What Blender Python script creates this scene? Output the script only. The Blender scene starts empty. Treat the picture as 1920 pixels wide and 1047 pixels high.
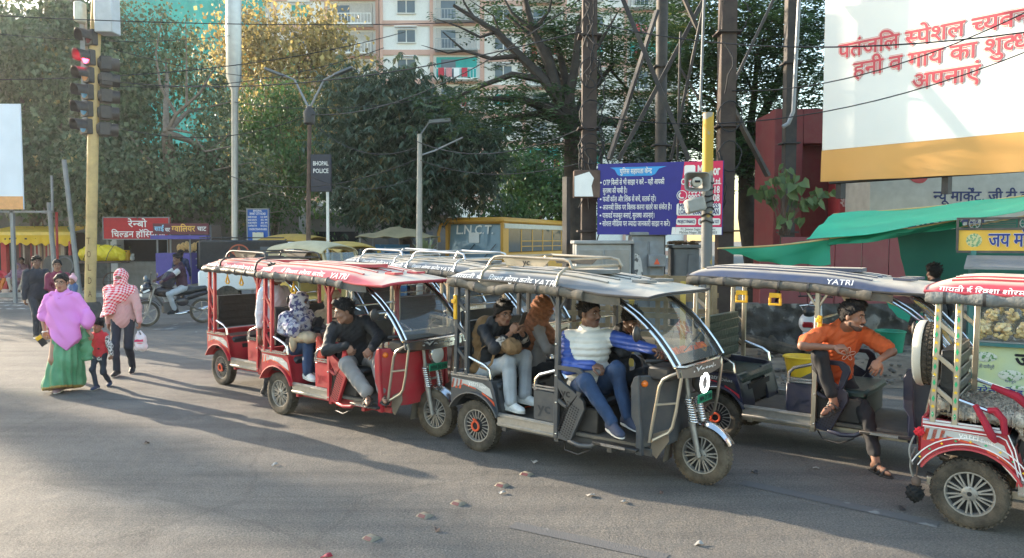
import bpy, bmesh, math, random
import numpy as np
from mathutils import Vector, Matrix, Quaternion
S = bpy.context.scene
COL = S.collection
R = math.radians
# ---------------------------------------------------------------- camera
FPX, CAMH = 1390.0, 2.06
PITCH = math.atan(73.5 / FPX)
cd = bpy.data.cameras.new('camera'); cam = bpy.data.objects.new('camera', cd); COL.objects.link(cam)
cd.sensor_width = 36; cd.lens = 36 * FPX / 1920; cd.clip_start = .05; cd.clip_end = 3000
cam.location = (0, 0, CAMH); cam.rotation_euler = (math.pi / 2 - PITCH, 0, 0)
S.camera = cam
# ---------------------------------------------------------------- world and sun
SUN_AZ, SUN_EL = R(-56), R(14)             # azimuth from +Y, clockwise positive
w = bpy.data.worlds.new('World'); S.world = w; w.use_nodes = True
nt = w.node_tree; bg = nt.nodes['Background']
sky = nt.nodes.new('ShaderNodeTexSky'); sky.sky_type = 'NISHITA'; sky.sun_disc = False
sky.sun_elevation = SUN_EL; sky.sun_rotation = SUN_AZ; sky.dust_density = 1.2; sky.air_density = 1.3; sky.ozone_density = 1.6
nt.links.new(sky.outputs[0], bg.inputs[0]); bg.inputs[1].default_value = 0.15
sl = bpy.data.lights.new('sun', 'SUN'); sl.energy = 3.5; sl.angle = R(.55); sl.color = (1, .84, .64)
so = bpy.data.objects.new('sun', sl); COL.objects.link(so)
sd = Vector((-math.sin(SUN_AZ) * math.cos(SUN_EL), -math.cos(SUN_AZ) * math.cos(SUN_EL), -math.sin(SUN_EL)))
so.rotation_euler = sd.to_track_quat('-Z', 'Y').to_euler()
S.view_settings.view_transform = 'Standard'; S.view_settings.look = 'None'
S.view_settings.exposure = 2.2; S.view_settings.gamma = 1
# ---------------------------------------------------------------- pixel helpers (photo pixels -> points of the place)
def ray(px, py):
    x = (px - 960) / FPX; y = -(py - 523.5) / FPX
    return Vector((x, math.cos(PITCH) + y * math.sin(PITCH), -math.sin(PITCH) + y * math.cos(PITCH)))
def at(px, py, Y):
    d = ray(px, py); return Vector((0, 0, CAMH)) + d * (Y / d.y)
def gr(px, py, z=0.0):
    d = ray(px, py); return Vector((0, 0, CAMH)) + d * ((z - CAMH) / d.z)
# ---------------------------------------------------------------- materials
MC = {}
def _n(nt, t, **kw):
    n = nt.nodes.new(t)
    for k, v in kw.items(): setattr(n, k, v)
    return n
def mat(name, col, rough=.6, metal=0., var=.12, scale=6., bump=0., bscale=60., dust=0., spec=.5, emit=None, estr=0, trans=0., alpha=1., detail=6, col2=None, thr=None, sss=0., top=0.):
    key = name
    if key in MC: return MC[key]
    m = bpy.data.materials.new(name); m.use_nodes = True; t = m.node_tree; L = t.links.new
    b = t.nodes['Principled BSDF']; b.inputs['Roughness'].default_value = rough; b.inputs['Metallic'].default_value = metal
    b.inputs['Specular IOR Level'].default_value = spec
    tc = _n(t, 'ShaderNodeTexCoord')
    nz = _n(t, 'ShaderNodeTexNoise'); nz.inputs['Scale'].default_value = scale; nz.inputs['Detail'].default_value = detail
    L(tc.outputs['Object'], nz.inputs['Vector'])
    rp = _n(t, 'ShaderNodeValToRGB'); rp.color_ramp.elements[0].position = .3; rp.color_ramp.elements[1].position = .7
    c = Vector(col)
    a = c * (1 - var); bb = Vector(col2) if col2 else c * (1 + var)
    if col2: a = c
    if thr: rp.color_ramp.elements[0].position = thr - .03; rp.color_ramp.elements[1].position = thr + .03
    rp.color_ramp.elements[0].color = (*a, 1); rp.color_ramp.elements[1].color = (*[min(1, x) for x in bb], 1)
    L(nz.outputs['Fac'], rp.inputs['Fac']); out = rp.outputs['Color']
    if dust > 0:
        n2 = _n(t, 'ShaderNodeTexNoise'); n2.inputs['Scale'].default_value = 3.3; n2.inputs['Detail'].default_value = 9; n2.inputs['Roughness'].default_value = .7
        L(tc.outputs['Object'], n2.inputs['Vector'])
        r2 = _n(t, 'ShaderNodeValToRGB'); r2.color_ramp.elements[0].position = .35; r2.color_ramp.elements[1].position = .75
        r2.color_ramp.elements[1].color = (dust, dust, dust, 1); L(n2.outputs['Fac'], r2.inputs['Fac'])
        mx = _n(t, 'ShaderNodeMix', data_type='RGBA'); mx.inputs[7].default_value = (.22, .18, .13, 1)
        L(r2.outputs['Color'], mx.inputs[0]); L(out, mx.inputs[6]); out = mx.outputs[2]
        mr = _n(t, 'ShaderNodeMath', operation='MULTIPLY_ADD'); mr.inputs[1].default_value = .6; mr.inputs[2].default_value = rough
        L(r2.outputs['Color'], mr.inputs[0]); L(mr.outputs[0], b.inputs['Roughness'])
    if top:                                # settled dust on upward faces, in a cream that also paints their sunlit look
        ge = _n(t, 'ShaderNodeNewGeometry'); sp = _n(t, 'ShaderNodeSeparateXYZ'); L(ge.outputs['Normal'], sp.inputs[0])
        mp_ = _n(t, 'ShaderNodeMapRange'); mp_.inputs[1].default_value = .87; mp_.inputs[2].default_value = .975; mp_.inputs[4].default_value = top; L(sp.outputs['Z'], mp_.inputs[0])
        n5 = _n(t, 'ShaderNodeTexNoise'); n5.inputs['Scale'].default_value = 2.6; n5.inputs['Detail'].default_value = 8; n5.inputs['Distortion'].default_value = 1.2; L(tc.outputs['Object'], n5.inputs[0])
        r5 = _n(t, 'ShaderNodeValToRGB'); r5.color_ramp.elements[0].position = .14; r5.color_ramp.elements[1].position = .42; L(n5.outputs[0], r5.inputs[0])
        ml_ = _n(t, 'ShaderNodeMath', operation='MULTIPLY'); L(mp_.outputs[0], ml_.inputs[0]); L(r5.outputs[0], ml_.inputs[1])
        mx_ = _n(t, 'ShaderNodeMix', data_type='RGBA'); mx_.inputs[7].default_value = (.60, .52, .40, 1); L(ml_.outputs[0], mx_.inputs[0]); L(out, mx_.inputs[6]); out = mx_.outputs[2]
    L(out, b.inputs['Base Color'])
    if bump > 0:
        n3 = _n(t, 'ShaderNodeTexNoise'); n3.inputs['Scale'].default_value = bscale; n3.inputs['Detail'].default_value = 4
        L(tc.outputs['Object'], n3.inputs['Vector'])
        bp = _n(t, 'ShaderNodeBump'); bp.inputs['Strength'].default_value = bump; bp.inputs['Distance'].default_value = .02
        L(n3.outputs['Fac'], bp.inputs['Height']); L(bp.outputs[0], b.inputs['Normal'])
    if emit:
        b.inputs['Emission Color'].default_value = (*emit, 1); b.inputs['Emission Strength'].default_value = estr
    if sss: b.inputs['Subsurface Weight'].default_value = sss; b.inputs['Subsurface Radius'].default_value = (.012, .005, .003)
    if trans: b.inputs['Transmission Weight'].default_value = trans
    if alpha < 1: b.inputs['Alpha'].default_value = alpha
    MC[key] = m; return m
def mat_check(name, c1, c2, scale=40, rough=.85):
    """woven gingham: two crossed waves of stripes"""
    if name in MC: return MC[name]
    m = bpy.data.materials.new(name); m.use_nodes = True; t = m.node_tree; L = t.links.new
    b = t.nodes['Principled BSDF']; b.inputs['Roughness'].default_value = rough
    tc = _n(t, 'ShaderNodeTexCoord'); fac = []
    mp = _n(t, 'ShaderNodeMapping'); mp.inputs['Rotation'].default_value = (R(8), R(32), R(40)); L(tc.outputs['Object'], mp.inputs[0])
    for d in ('X', 'Z'):
        wv = _n(t, 'ShaderNodeTexWave', wave_type='BANDS', bands_direction=d); wv.inputs['Scale'].default_value = scale / 3.0; wv.inputs['Distortion'].default_value = .6
        wv.inputs['Detail Scale'].default_value = .4
        L(mp.outputs[0], wv.inputs['Vector'])
        g = _n(t, 'ShaderNodeMath', operation='GREATER_THAN'); g.inputs[1].default_value = .5; L(wv.outputs['Fac'], g.inputs[0]); fac.append(g)
    ad = _n(t, 'ShaderNodeMath', operation='ADD'); L(fac[0].outputs[0], ad.inputs[0]); L(fac[1].outputs[0], ad.inputs[1])
    ml = _n(t, 'ShaderNodeMath', operation='MULTIPLY'); ml.inputs[1].default_value = .5; L(ad.outputs[0], ml.inputs[0])
    mx = _n(t, 'ShaderNodeMix', data_type='RGBA'); mx.inputs[6].default_value = (*c1, 1); mx.inputs[7].default_value = (*c2, 1)
    L(ml.outputs[0], mx.inputs[0]); L(mx.outputs[2], b.inputs['Base Color']); MC[name] = m; return m
def mat_leaf(name, c1, c2, c3=None, trans=.35):
    if name in MC: return MC[name]
    m = bpy.data.materials.new(name); m.use_nodes = True; t = m.node_tree; L = t.links.new
    out = t.nodes['Material Output']; b = t.nodes['Principled BSDF']; b.inputs['Roughness'].default_value = .5; b.inputs['Specular IOR Level'].default_value = .35
    tc = _n(t, 'ShaderNodeTexCoord')
    n1 = _n(t, 'ShaderNodeTexNoise'); n1.inputs['Scale'].default_value = .55; n1.inputs['Detail'].default_value = 3; L(tc.outputs['Object'], n1.inputs[0])
    n2 = _n(t, 'ShaderNodeTexWhiteNoise', noise_dimensions='1D'); at_ = _n(t, 'ShaderNodeAttribute', attribute_name='leaf_id'); L(at_.outputs['Fac'], n2.inputs['W'])
    ad = _n(t, 'ShaderNodeMath', operation='MULTIPLY_ADD'); ad.inputs[1].default_value = .75; L(n2.outputs[0], ad.inputs[0])
    sc = _n(t, 'ShaderNodeMath', operation='MULTIPLY_ADD'); sc.inputs[1].default_value = 1.3; sc.inputs[2].default_value = -.5; L(n1.outputs[0], sc.inputs[0]); L(sc.outputs[0], ad.inputs[2])
    rp = _n(t, 'ShaderNodeValToRGB'); rp.color_ramp.elements[0].color = (*c1, 1); rp.color_ramp.elements[1].color = (*c2, 1)
    if c3:
        e = rp.color_ramp.elements.new(.93); e.color = (*c2, 1); rp.color_ramp.elements[-1].color = (*c3, 1)
    L(ad.outputs[0], rp.inputs[0]); L(rp.outputs[0], b.inputs['Base Color'])
    tr = _n(t, 'ShaderNodeBsdfTranslucent'); L(rp.outputs[0], tr.inputs[0])
    ms = _n(t, 'ShaderNodeMixShader'); ms.inputs[0].default_value = trans
    L(b.outputs[0], ms.inputs[1]); L(tr.outputs[0], ms.inputs[2]); L(ms.outputs[0], out.inputs[0]); MC[name] = m; return m
def mat_glass(name, tint=(.75, .85, .88), rough=.03, clear=.8):
    """thin vehicle or window glass: mostly see-through with a mirror-like sheen"""
    if name in MC: return MC[name]
    m = bpy.data.materials.new(name); m.use_nodes = True; t = m.node_tree; L = t.links.new
    out = t.nodes['Material Output']; t.nodes.remove(t.nodes['Principled BSDF'])
    g = _n(t, 'ShaderNodeBsdfGlossy'); g.inputs['Roughness'].default_value = rough
    tr = _n(t, 'ShaderNodeBsdfTransparent'); tr.inputs[0].default_value = (*tint, 1)
    d = _n(t, 'ShaderNodeBsdfDiffuse'); d.inputs[0].default_value = (.35, .36, .34, 1)
    lf = _n(t, 'ShaderNodeLayerWeight'); lf.inputs['Blend'].default_value = .5; pw = _n(t, 'ShaderNodeMath', operation='POWER'); pw.inputs[1].default_value = 3.5; L(lf.outputs['Facing'], pw.inputs[0]); lw = _n(t, 'ShaderNodeMath', operation='MULTIPLY_ADD'); lw.inputs[1].default_value = .75; lw.inputs[2].default_value = .05; L(pw.outputs[0], lw.inputs[0])
    m1 = _n(t, 'ShaderNodeMixShader'); m1.inputs[0].default_value = 1 - clear; L(tr.outputs[0], m1.inputs[1]); L(d.outputs[0], m1.inputs[2])
    m2 = _n(t, 'ShaderNodeMixShader'); L(lw.outputs[0], m2.inputs[0]); L(m1.outputs[0], m2.inputs[1]); L(g.outputs[0], m2.inputs[2])
    L(m2.outputs[0], out.inputs[0]); MC[name] = m; return m
# ---------------------------------------------------------------- mesh builder
class MB:
    def __init__(s): s.v = []; s.f = []; s.mi = []; s.cur = 0
    def add(s, vs, fs, M=None):
        o = len(s.v)
        s.v += [tuple(M @ Vector(p)) for p in vs] if M else [tuple(p) for p in vs]
        s.f += [tuple(i + o for i in f) for f in fs]; s.mi += [s.cur] * len(fs); return s
    def box(s, x0, y0, z0, x1, y1, z1, M=None):
        x0, x1 = sorted((x0, x1)); y0, y1 = sorted((y0, y1)); z0, z1 = sorted((z0, z1))
        return s.add([(x0, y0, z0), (x1, y0, z0), (x1, y1, z0), (x0, y1, z0), (x0, y0, z1), (x1, y0, z1), (x1, y1, z1), (x0, y1, z1)],
                     [(0, 3, 2, 1), (4, 5, 6, 7), (0, 1, 5, 4), (1, 2, 6, 5), (2, 3, 7, 6), (3, 0, 4, 7)], M)
    def bar(s, a, b, w, h=None, up=(0, 0, 1)):
        """square bar from a to b"""
        a = Vector(a); b = Vector(b); h = h or w; d = (b - a).normalized(); u = Vector(up)
        if abs(d.dot(u)) > .95: u = Vector((1, 0, 0))
        x = d.cross(u).normalized(); y = x.cross(d)
        q = [x * sx * w / 2 + y * sy * h / 2 for sx, sy in ((-1, -1), (1, -1), (1, 1), (-1, 1))]
        return s.add([a + k for k in q] + [b + k for k in q], [(0, 3, 2, 1), (4, 5, 6, 7), (0, 1, 5, 4), (1, 2, 6, 5), (2, 3, 7, 6), (3, 0, 4, 7)][::1])
    def tube(s, path, r, n=8, closed=False, caps=True, sx=1.0):
        P = [Vector(p) for p in path]; m = len(P); rs = r if isinstance(r, (list, tuple)) else [r] * m
        vs = []; u = None
        for i, p in enumerate(P):
            if closed: d = (P[(i + 1) % m] - P[i - 1])
            else: d = P[min(i + 1, m - 1)] - P[max(i - 1, 0)]
            d = d.normalized() if d.length > 1e-9 else Vector((0, 0, 1))
            if u is None:
                u = Vector((0, 0, 1)) if abs(d.z) < .9 else Vector((1, 0, 0))
            u = (u - d * u.dot(d))
            u = u.normalized() if u.length > 1e-6 else d.orthogonal().normalized()
            v = d.cross(u)
            for k in range(n):
                a = 2 * math.pi * k / n; vs.append(p + (u * math.cos(a) * sx + v * math.sin(a)) * rs[i])
        fs = []
        for i in range(m if closed else m - 1):
            j = (i + 1) % m
            for k in range(n): fs.append((i * n + k, i * n + (k + 1) % n, j * n + (k + 1) % n, j * n + k))
        if caps and not closed: fs += [tuple(range(n))[::-1], tuple(range((m - 1) * n, m * n))]
        return s.add(vs, fs)
    def prism(s, poly, d0, d1, ax='y', M=None):
        n = len(poly)
        def mk(p, d): return {'y': (p[0], d, p[1]), 'x': (d, p[0], p[1]), 'z': (p[0], p[1], d)}[ax]
        vs = [mk(p, d0) for p in poly] + [mk(p, d1) for p in poly]
        fs = [tuple(range(n)), tuple(range(2 * n - 1, n - 1, -1))] + [(i, n + i, n + (i + 1) % n, (i + 1) % n) for i in range(n)]
        return s.add(vs, fs, M)
    def lathe(s, prof, n=24, M=None, closed=False):
        """profile of (r, h) round local z"""
        vs = []; m = len(prof)
        for r, h in prof:
            for k in range(n):
                a = 2 * math.pi * k / n; vs.append((r * math.cos(a), r * math.sin(a), h))
        fs = []
        for i in range(m if closed else m - 1):
            j = (i + 1) % m
            for k in range(n): fs.append((i * n + k, i * n + (k + 1) % n, j * n + (k + 1) % n, j * n + k))
        return s.add(vs, fs, M)
    def ball(s, c, r, n=12, m=8, M=None):
        r = r if isinstance(r, (tuple, list)) else (r, r, r); vs = [(c[0], c[1], c[2] - r[2])]; fs = []
        for i in range(1, m):
            t = math.pi * i / m
            for k in range(n):
                a = 2 * math.pi * k / n; vs.append((c[0] + r[0] * math.sin(t) * math.cos(a), c[1] + r[1] * math.sin(t) * math.sin(a), c[2] - r[2] * math.cos(t)))
        vs.append((c[0], c[1], c[2] + r[2])); e = len(vs) - 1
        for k in range(n):
            fs.append((0, 1 + (k + 1) % n, 1 + k)); fs.append((e, 1 + (m - 2) * n + k, 1 + (m - 2) * n + (k + 1) % n))
            for i in range(m - 2): fs.append((1 + i * n + k, 1 + i * n + (k + 1) % n, 1 + (i + 1) * n + (k + 1) % n, 1 + (i + 1) * n + k))
        return s.add(vs, fs, M)
    def sheet(s, fn, nu, nv, thick=0.):
        """grid surface fn(u,v)->point; thick makes a closed slab below it"""
        g = [[Vector(fn(i / nu, j / nv)) for j in range(nv + 1)] for i in range(nu + 1)]
        vs = [p for r_ in g for p in r_]; N = nv + 1
        fs = [(i * N + j, (i + 1) * N + j, (i + 1) * N + j + 1, i * N + j + 1) for i in range(nu) for j in range(nv)]
        if thick:
            o = len(vs); nrm = []
            for i in range(nu + 1):
                for j in range(nv + 1):
                    a = g[min(i + 1, nu)][j] - g[max(i - 1, 0)][j]; b = g[i][min(j + 1, nv)] - g[i][max(j - 1, 0)]
                    k = a.cross(b); nrm.append(k.normalized() if k.length > 1e-12 else Vector((0, 0, 1)))
            vs += [p - nn * thick for p, nn in zip(vs, nrm)]
            fs += [tuple(x + o for x in f[::-1]) for f in fs]
            for i in range(nu):
                fs.append((i * N, o + i * N, o + (i + 1) * N, (i + 1) * N)); j = nv
                fs.append((i * N + j, (i + 1) * N + j, o + (i + 1) * N + j, o + i * N + j))
            for j in range(nv):
                fs.append((j, j + 1, o + j + 1, o + j)); q = nu * N
                fs.append((q + j, o + q + j, o + q + j + 1, q + j + 1))
        return s.add(vs, fs)
    def mesh(s, name, mats, bevel=0., smooth=38, fixn=True):
        me = bpy.data.meshes.new(name); me.from_pydata(s.v, [], s.f)
        for m in (mats if isinstance(mats, (list, tuple)) else [mats]): me.materials.append(m)
        if len(me.materials) > 1: me.polygons.foreach_set('material_index', s.mi)
        if bevel or fixn:
            bm = bmesh.new(); bm.from_mesh(me)
            if fixn: bmesh.ops.recalc_face_normals(bm, faces=bm.faces)
            if bevel:
                bm.normal_update()
                ed = [e for e in bm.edges if len(e.link_faces) == 2 and e.calc_face_angle(0) > .6]
                bmesh.ops.bevel(bm, geom=ed, offset=bevel, segments=1, affect='EDGES', clamp_overlap=True)
            bm.to_mesh(me); bm.free()
        if smooth:
            me.polygons.foreach_set('use_smooth', [True] * len(me.polygons)); me.set_sharp_from_angle(angle=R(smooth))
        me.update(); return me
    def build(s, name, mats, parent=None, bevel=0., smooth=38, loc=None, fixn=True, kind=None):
        o = bpy.data.objects.new(name, s.mesh(name, mats, bevel, smooth, fixn)); COL.objects.link(o)
        if parent: o.parent = parent
        if loc is not None: o.location = loc
        if kind: o['kind'] = kind
        return o
def link(name, me, parent=None, loc=None):
    o = bpy.data.objects.new(name, me); COL.objects.link(o)
    if parent: o.parent = parent
    if loc is not None: o.location = loc
    return o
def empty(name, loc=(0, 0, 0), rz=0., parent=None):
    o = bpy.data.objects.new(name, None); COL.objects.link(o); o.location = loc; o.rotation_euler = (0, 0, rz); o.empty_display_size = .2
    if parent: o.parent = parent
    return o
def tag(o, label, cat, group=None, kind=None):
    o['label'] = label; o['category'] = cat
    if group: o['group'] = group
    if kind: o['kind'] = kind
    return o
def struct(o): o['kind'] = 'structure'; return o
def kids(o): return [c for c in COL.objects if c.parent == o]
def copy_tree(o, parent=None):
    c = o.copy(); COL.objects.link(c)
    if parent: c.parent = parent
    for ch in kids(o): copy_tree(ch, c)
    return c
def frame(o, x, y, z=None):
    """matrix with columns x, y, z at origin o"""
    x = Vector(x).normalized(); y = Vector(y); y = (y - x * y.dot(x)).normalized(); z = x.cross(y)
    return Matrix(((x.x, y.x, z.x, o[0]), (x.y, y.y, z.y, o[1]), (x.z, y.z, z.z, o[2]), (0, 0, 0, 1)))
# ---------------------------------------------------------------- lettering (real flat letters, with Devanagari ordering)
GC = {}
def glyphs(s):
    if s not in GC:
        c = bpy.data.curves.new('lettering', 'FONT'); c.body = s; c.size = 1; c.resolution_u = 2
        o = bpy.data.objects.new('lettering', c); COL.objects.link(o); bpy.context.view_layer.update()
        me = bpy.data.meshes.new_from_object(o.evaluated_get(bpy.context.evaluated_depsgraph_get()))
        v = np.array([p.co[:2] for p in me.vertices]).reshape(-1, 2); f = [tuple(p.vertices) for p in me.polygons]
        bpy.data.objects.remove(o); bpy.data.meshes.remove(me); bpy.data.curves.remove(c); GC[s] = (v, f)
    return GC[s]
def isdev(ch): return 0x900 <= ord(ch) < 0x980
def iscons(ch): return 0x915 <= ord(ch) <= 0x939
def glyph_w(s):
    if s.strip() == '': return .26 * len(s)
    v = glyphs(s)[0]; return v[:, 0].max() if len(v) else 0
def shape(text):
    """-> (verts Nx2, faces) with size 1, baseline 0"""
    V = []; F = []; x = 0.; i = 0
    def put(v, f, dx):
        o = sum(len(a) for a in V); V.append(v + np.array([dx, 0])); F.extend([tuple(k + o for k in q) for q in f])
    while i < len(text):
        ch = text[i]
        if not isdev(ch) or ch in '।०१२३४५६७८९':
            j = i
            while j < len(text) and (not isdev(text[j])): j += 1
            if j == i: j = i + 1
            run = text[i:j]; lead = len(run) - len(run.lstrip()); core = run.strip()
            x += .26 * lead
            if core:
                v, f = glyphs(core); put(v, f, x + .03); x += glyph_w(core) + .06
                x += .26 * (len(run) - lead - len(core))
            i = j; continue
        # cluster: (C virama)* C matras
        j = i; parts = []; reph = False; rakar = False
        if iscons(ch):
            while j + 1 < len(text) and iscons(text[j]) and text[j + 1] == '\u094d' and j + 2 < len(text) and iscons(text[j + 2]):
                parts.append(text[j]); j += 2
            base = text[j]; j += 1
            if parts and parts[0] == 'र': reph = True; parts = parts[1:]
            if parts and base == 'र': rakar = True; base = parts[-1]; parts = parts[:-1]
        else:
            base = ch; j += 1
        marks = ''
        while j < len(text) and isdev(text[j]) and not iscons(text[j]) and not (0x904 <= ord(text[j]) <= 0x914) and text[j] not in '।':
            marks += text[j]; j += 1
        if 'ि' in marks:
            v, f = glyphs('ि'); put(v, f, x)
            x += .24; marks = marks.replace('ि', '')
        for p in parts:
            v, f = glyphs(p); wd = v[:, 0].max(); cut = wd - .19
            if p in 'कफ': cut = wd * .72
            bm = bmesh.new(); vv = [bm.verts.new((a[0], a[1], 0)) for a in v]
            for q in f:
                try: bm.faces.new([vv[k] for k in q])
                except ValueError: pass
            bmesh.ops.bisect_plane(bm, geom=bm.verts[:] + bm.edges[:] + bm.faces[:], plane_co=(cut, 0, 0), plane_no=(1, 0, 0), clear_outer=True)
            bm.verts.index_update()
            put(np.array([a.co[:2] for a in bm.verts]).reshape(-1, 2), [tuple(a.index for a in q.verts) for q in bm.faces], x); bm.free(); x += cut - .02
        v, f = glyphs(base + marks); wb = glyph_w(base)
        put(v, f, x)
        if 'ा' in marks or 'ी' in marks or 'ो' in marks or 'ौ' in marks or 'ॉ' in marks or 'ः' in marks: wb = max(wb, v[:, 0].max())
        if rakar:
            put(np.array([(x0, y0) for x0, y0 in ((.10, .0), (.16, -.02), (.36, .17), (.32, .22))]) * [1, 1], [(0, 1, 2, 3)], x)
        x += wb - .005
        if reph:
            put(np.array([(-.16, .63), (-.06, .63), (.0, .78), (-.06, .90), (-.20, .86), (-.19, .80), (-.09, .82), (-.08, .76)]), [(0, 1, 2, 7), (7, 2, 3, 6), (6, 3, 4, 5)], x)
        i = j
    if not V: return np.zeros((0, 2)), [], 0
    return np.vstack(V), F, x
def lettering(parent, mats, lines, M, name='lettering', depth=0.):
    """lines: (text, x, y, height, align, material index[, width, bold]) laid in the plane of M (x right, y up, z out)"""
    V = []; F = []; MI = []; o = 0
    for ln in lines:
        t, x, y, h, al, mi = ln[:6]; wid = ln[6] if len(ln) > 6 else None; bold = ln[7] if len(ln) > 7 else 0
        v, f, wd = shape(t); s = h / .72
        sx = s if not wid else wid / max(wd, .01)
        x0 = x - (wd * sx / 2 if al == 'c' else wd * sx if al == 'r' else 0)
        offs = [(0, 0)] if not bold else [(-bold, 0), (bold, 0), (0, bold), (0, -bold)]
        for q, (ox, oy) in enumerate(offs):
            V += [tuple(M @ Vector((x0 + a[0] * sx + ox * h, y + a[1] * s + oy * h, .0006 * q))) for a in v]
            F += [tuple(k + o for k in a) for a in f]; MI += [mi] * len(f); o += len(v)
    me = bpy.data.meshes.new(name); me.from_pydata(V, [], F)
    for m in (mats if isinstance(mats, (list, tuple)) else [mats]): me.materials.append(m)
    me.polygons.foreach_set('material_index', MI); me.update()
    return link(name, me, parent)
# ================================================================ e-rickshaws
def interp(xs, ys, x): return float(np.interp(x, xs, ys))
M_rub = mat('tyre_rubber', (.035, .032, .028), .9, var=.3, scale=14, dust=.75, bump=.5, bscale=90, spec=.2)
M_rubd = mat('tyre_rubber_dusty', (.06, .048, .036), .92, var=.3, scale=14, dust=.9, bump=.5, bscale=90, spec=.2)
M_alu = mat('alloy', (.36, .345, .32), .45, .7, var=.12, scale=20, dust=.35)
M_chr = mat('chrome', (.75, .74, .72), .18, 1., var=.06, scale=10, dust=.12)
M_blk = mat('black_plastic', (.018, .018, .02), .5, var=.3, scale=9, dust=.25)
M_dark = mat('dark_void', (.012, .012, .013), .8, var=.2)
M_vin = mat('black_vinyl', (.016, .018, .02), .38, var=.2, scale=12, bump=.25, bscale=25)
M_vgr = mat('dark_green_vinyl', (.012, .03, .026), .4, var=.2, scale=12, bump=.3, bscale=25)
M_or = mat('orange_plastic', (.65, .09, .03), .5, var=.1)
M_yel = mat('yellow_plastic', (.75, .40, .02), .42, var=.08)
M_amb = mat('amber_lens', (.8, .18, .02), .15, var=.05)
M_cur = mat('rolled_canvas', (.085, .08, .068), .85, var=.3, scale=7, dust=.55, bump=.5, bscale=18)
M_wht = mat('white_paint', (.78, .77, .74), .5, var=.05)
M_redl = mat('tail_lens', (.24, .008, .012), .2, var=.05)
M_gls = mat_glass('windscreen_glass', (.82, .88, .88), .03, .86)
M_grn = mat('plate_green', (.01, .22, .11), .5, var=.08)
M_floor = mat('ribbed_floor', (.07, .068, .064), .7, var=.25, scale=10, dust=.7)
M_lamp = mat('headlamp_lit', (1, 1, 1), .2, emit=(1, .97, .92), estr=1.6)
M_lampo = mat('headlamp_glass', (.78, .76, .68), .12, .25, var=.05)
M_ink = mat('black_ink', (.01, .01, .012), .7)
M_silv = mat('silver_decal', (.42, .42, .40), .5, var=.15)
M_steel = mat('stainless', (.50, .45, .37), .34, .9, var=.12, scale=5, dust=.3)
WY = Matrix.Rotation(-math.pi / 2, 4, 'X')        # z -> y
def T(x, y, z): return Matrix.Translation((x, y, z))
_wm = {}
def wheel_meshes(style, rub):
    k = (style, rub.name)
    if k in _wm: return _wm[k]
    b = MB(); b.lathe([(.160, -.048), (.178, -.056), (.205, -.060), (.230, -.056), (.243, -.044), (.247, 0), (.243, .044), (.230, .056), (.205, .060), (.178, .056), (.160, .048)], 44, WY, closed=True)
    for i in range(40):
        a = 2 * math.pi * i / 40
        for sgn in (-1, 0, 1):
            m = Matrix.Rotation(a + (.5 if sgn == 0 else 0) * 2 * math.pi / 40, 4, 'Y') @ T(.2455, sgn * .036, 0)
            b.box(-.006, -.013, -.012, .006, .013, .012, m)
    tyre = b.mesh('wheel', rub, smooth=50)
    b = MB(); b.lathe([(.166, -.046), (.166, .046), (.150, .046), (.140, .02), (.140, -.02), (.150, -.046)], 40, WY, closed=True)
    if style == 'u':
        b.lathe([(.001, -.044), (.03, -.044), (.052, -.036), (.052, .036), (.03, .044), (.001, .044)], 20, WY)
        for i in range(10):
            for q in (-1, 1):
                a = 2 * math.pi * i / 10 + q * .115
                m = Matrix.Rotation(a, 4, 'Y'); b.box(.06, -.036, -.0062, .152, .036, .0062, m)
            m = Matrix.Rotation(2 * math.pi * i / 10, 4, 'Y'); b.box(.046, -.034, -.012, .072, .034, .012, m)
        for i in range(4):
            m = Matrix.Rotation(math.pi / 2 * i + .4, 4, 'Y') @ T(.036, 0, 0); b.lathe([(.001, -.052), (.007, -.052), (.007, .052), (.001, .052)], 8, m @ WY)
        b.cur = 1; b.lathe([(.001, -.047), (.016, -.047), (.016, .047), (.001, .047)], 14, WY)
        b.lathe([(.05, -.012), (.15, -.012), (.15, .012), (.05, .012)], 30, WY, closed=True)
    else:
        for i in range(20):
            m = Matrix.Rotation(2 * math.pi * i / 20, 4, 'Y'); b.box(.066, -.034, -.0042, .146, .034, .0042, m)
        b.cur = 1; b.lathe([(.001, -.03), (.142, -.022), (.142, .022), (.001, .03)], 30, WY)
        b.lathe([(.001, -.056), (.045, -.056), (.066, -.036), (.066, .036), (.045, .056), (.001, .056)], 22, WY)
    rim = b.mesh('rim', [M_alu, M_dark], smooth=35)
    hub = None
    if style == 'thin':
        b = MB(); n = 15
        pts = [(.043 * math.sin(R(35 + 290 * i / n)), -.062, .043 * math.cos(R(35 + 290 * i / n)) * 1.05) for i in range(n + 1)]
        b.tube([(.052, -.062, -.05)] + [Matrix.Rotation(R(160), 3, 'Y') @ Vector(p) for p in pts] + [(.02, -.062, -.06)], .011, 6)
        hub = b.mesh('hub_lock', M_or)
    _wm[k] = (tyre, rim, hub); return _wm[k]
def add_wheel(root, loc, style='u', rub=None, name='wheel'):
    t, r_, h = wheel_meshes(style, rub or M_rub); o = link(name, t, root, loc); o.rotation_euler = (0, random.uniform(0, 6), 0)
    link('rim', r_, o)
    if h: q = link('hub_lock', h, o)
    return o
ZE = ([-.32, .4, 1.0, 1.45, 2.1], [1.69, 1.675, 1.65, 1.60, 1.59])
def roof_z(x, y, cr=.105):
    e = interp(*ZE, x); c = interp([-.32, -.22, .0, 1.35, 1.75, 2.1], [.03, .08, cr, cr, .085, .045], x); p = interp([-.3, 1.3, 2.1], [6, 6, 2.2], x)
    return e + c * (1 - min(1, abs(y) / .54) ** p)
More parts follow.
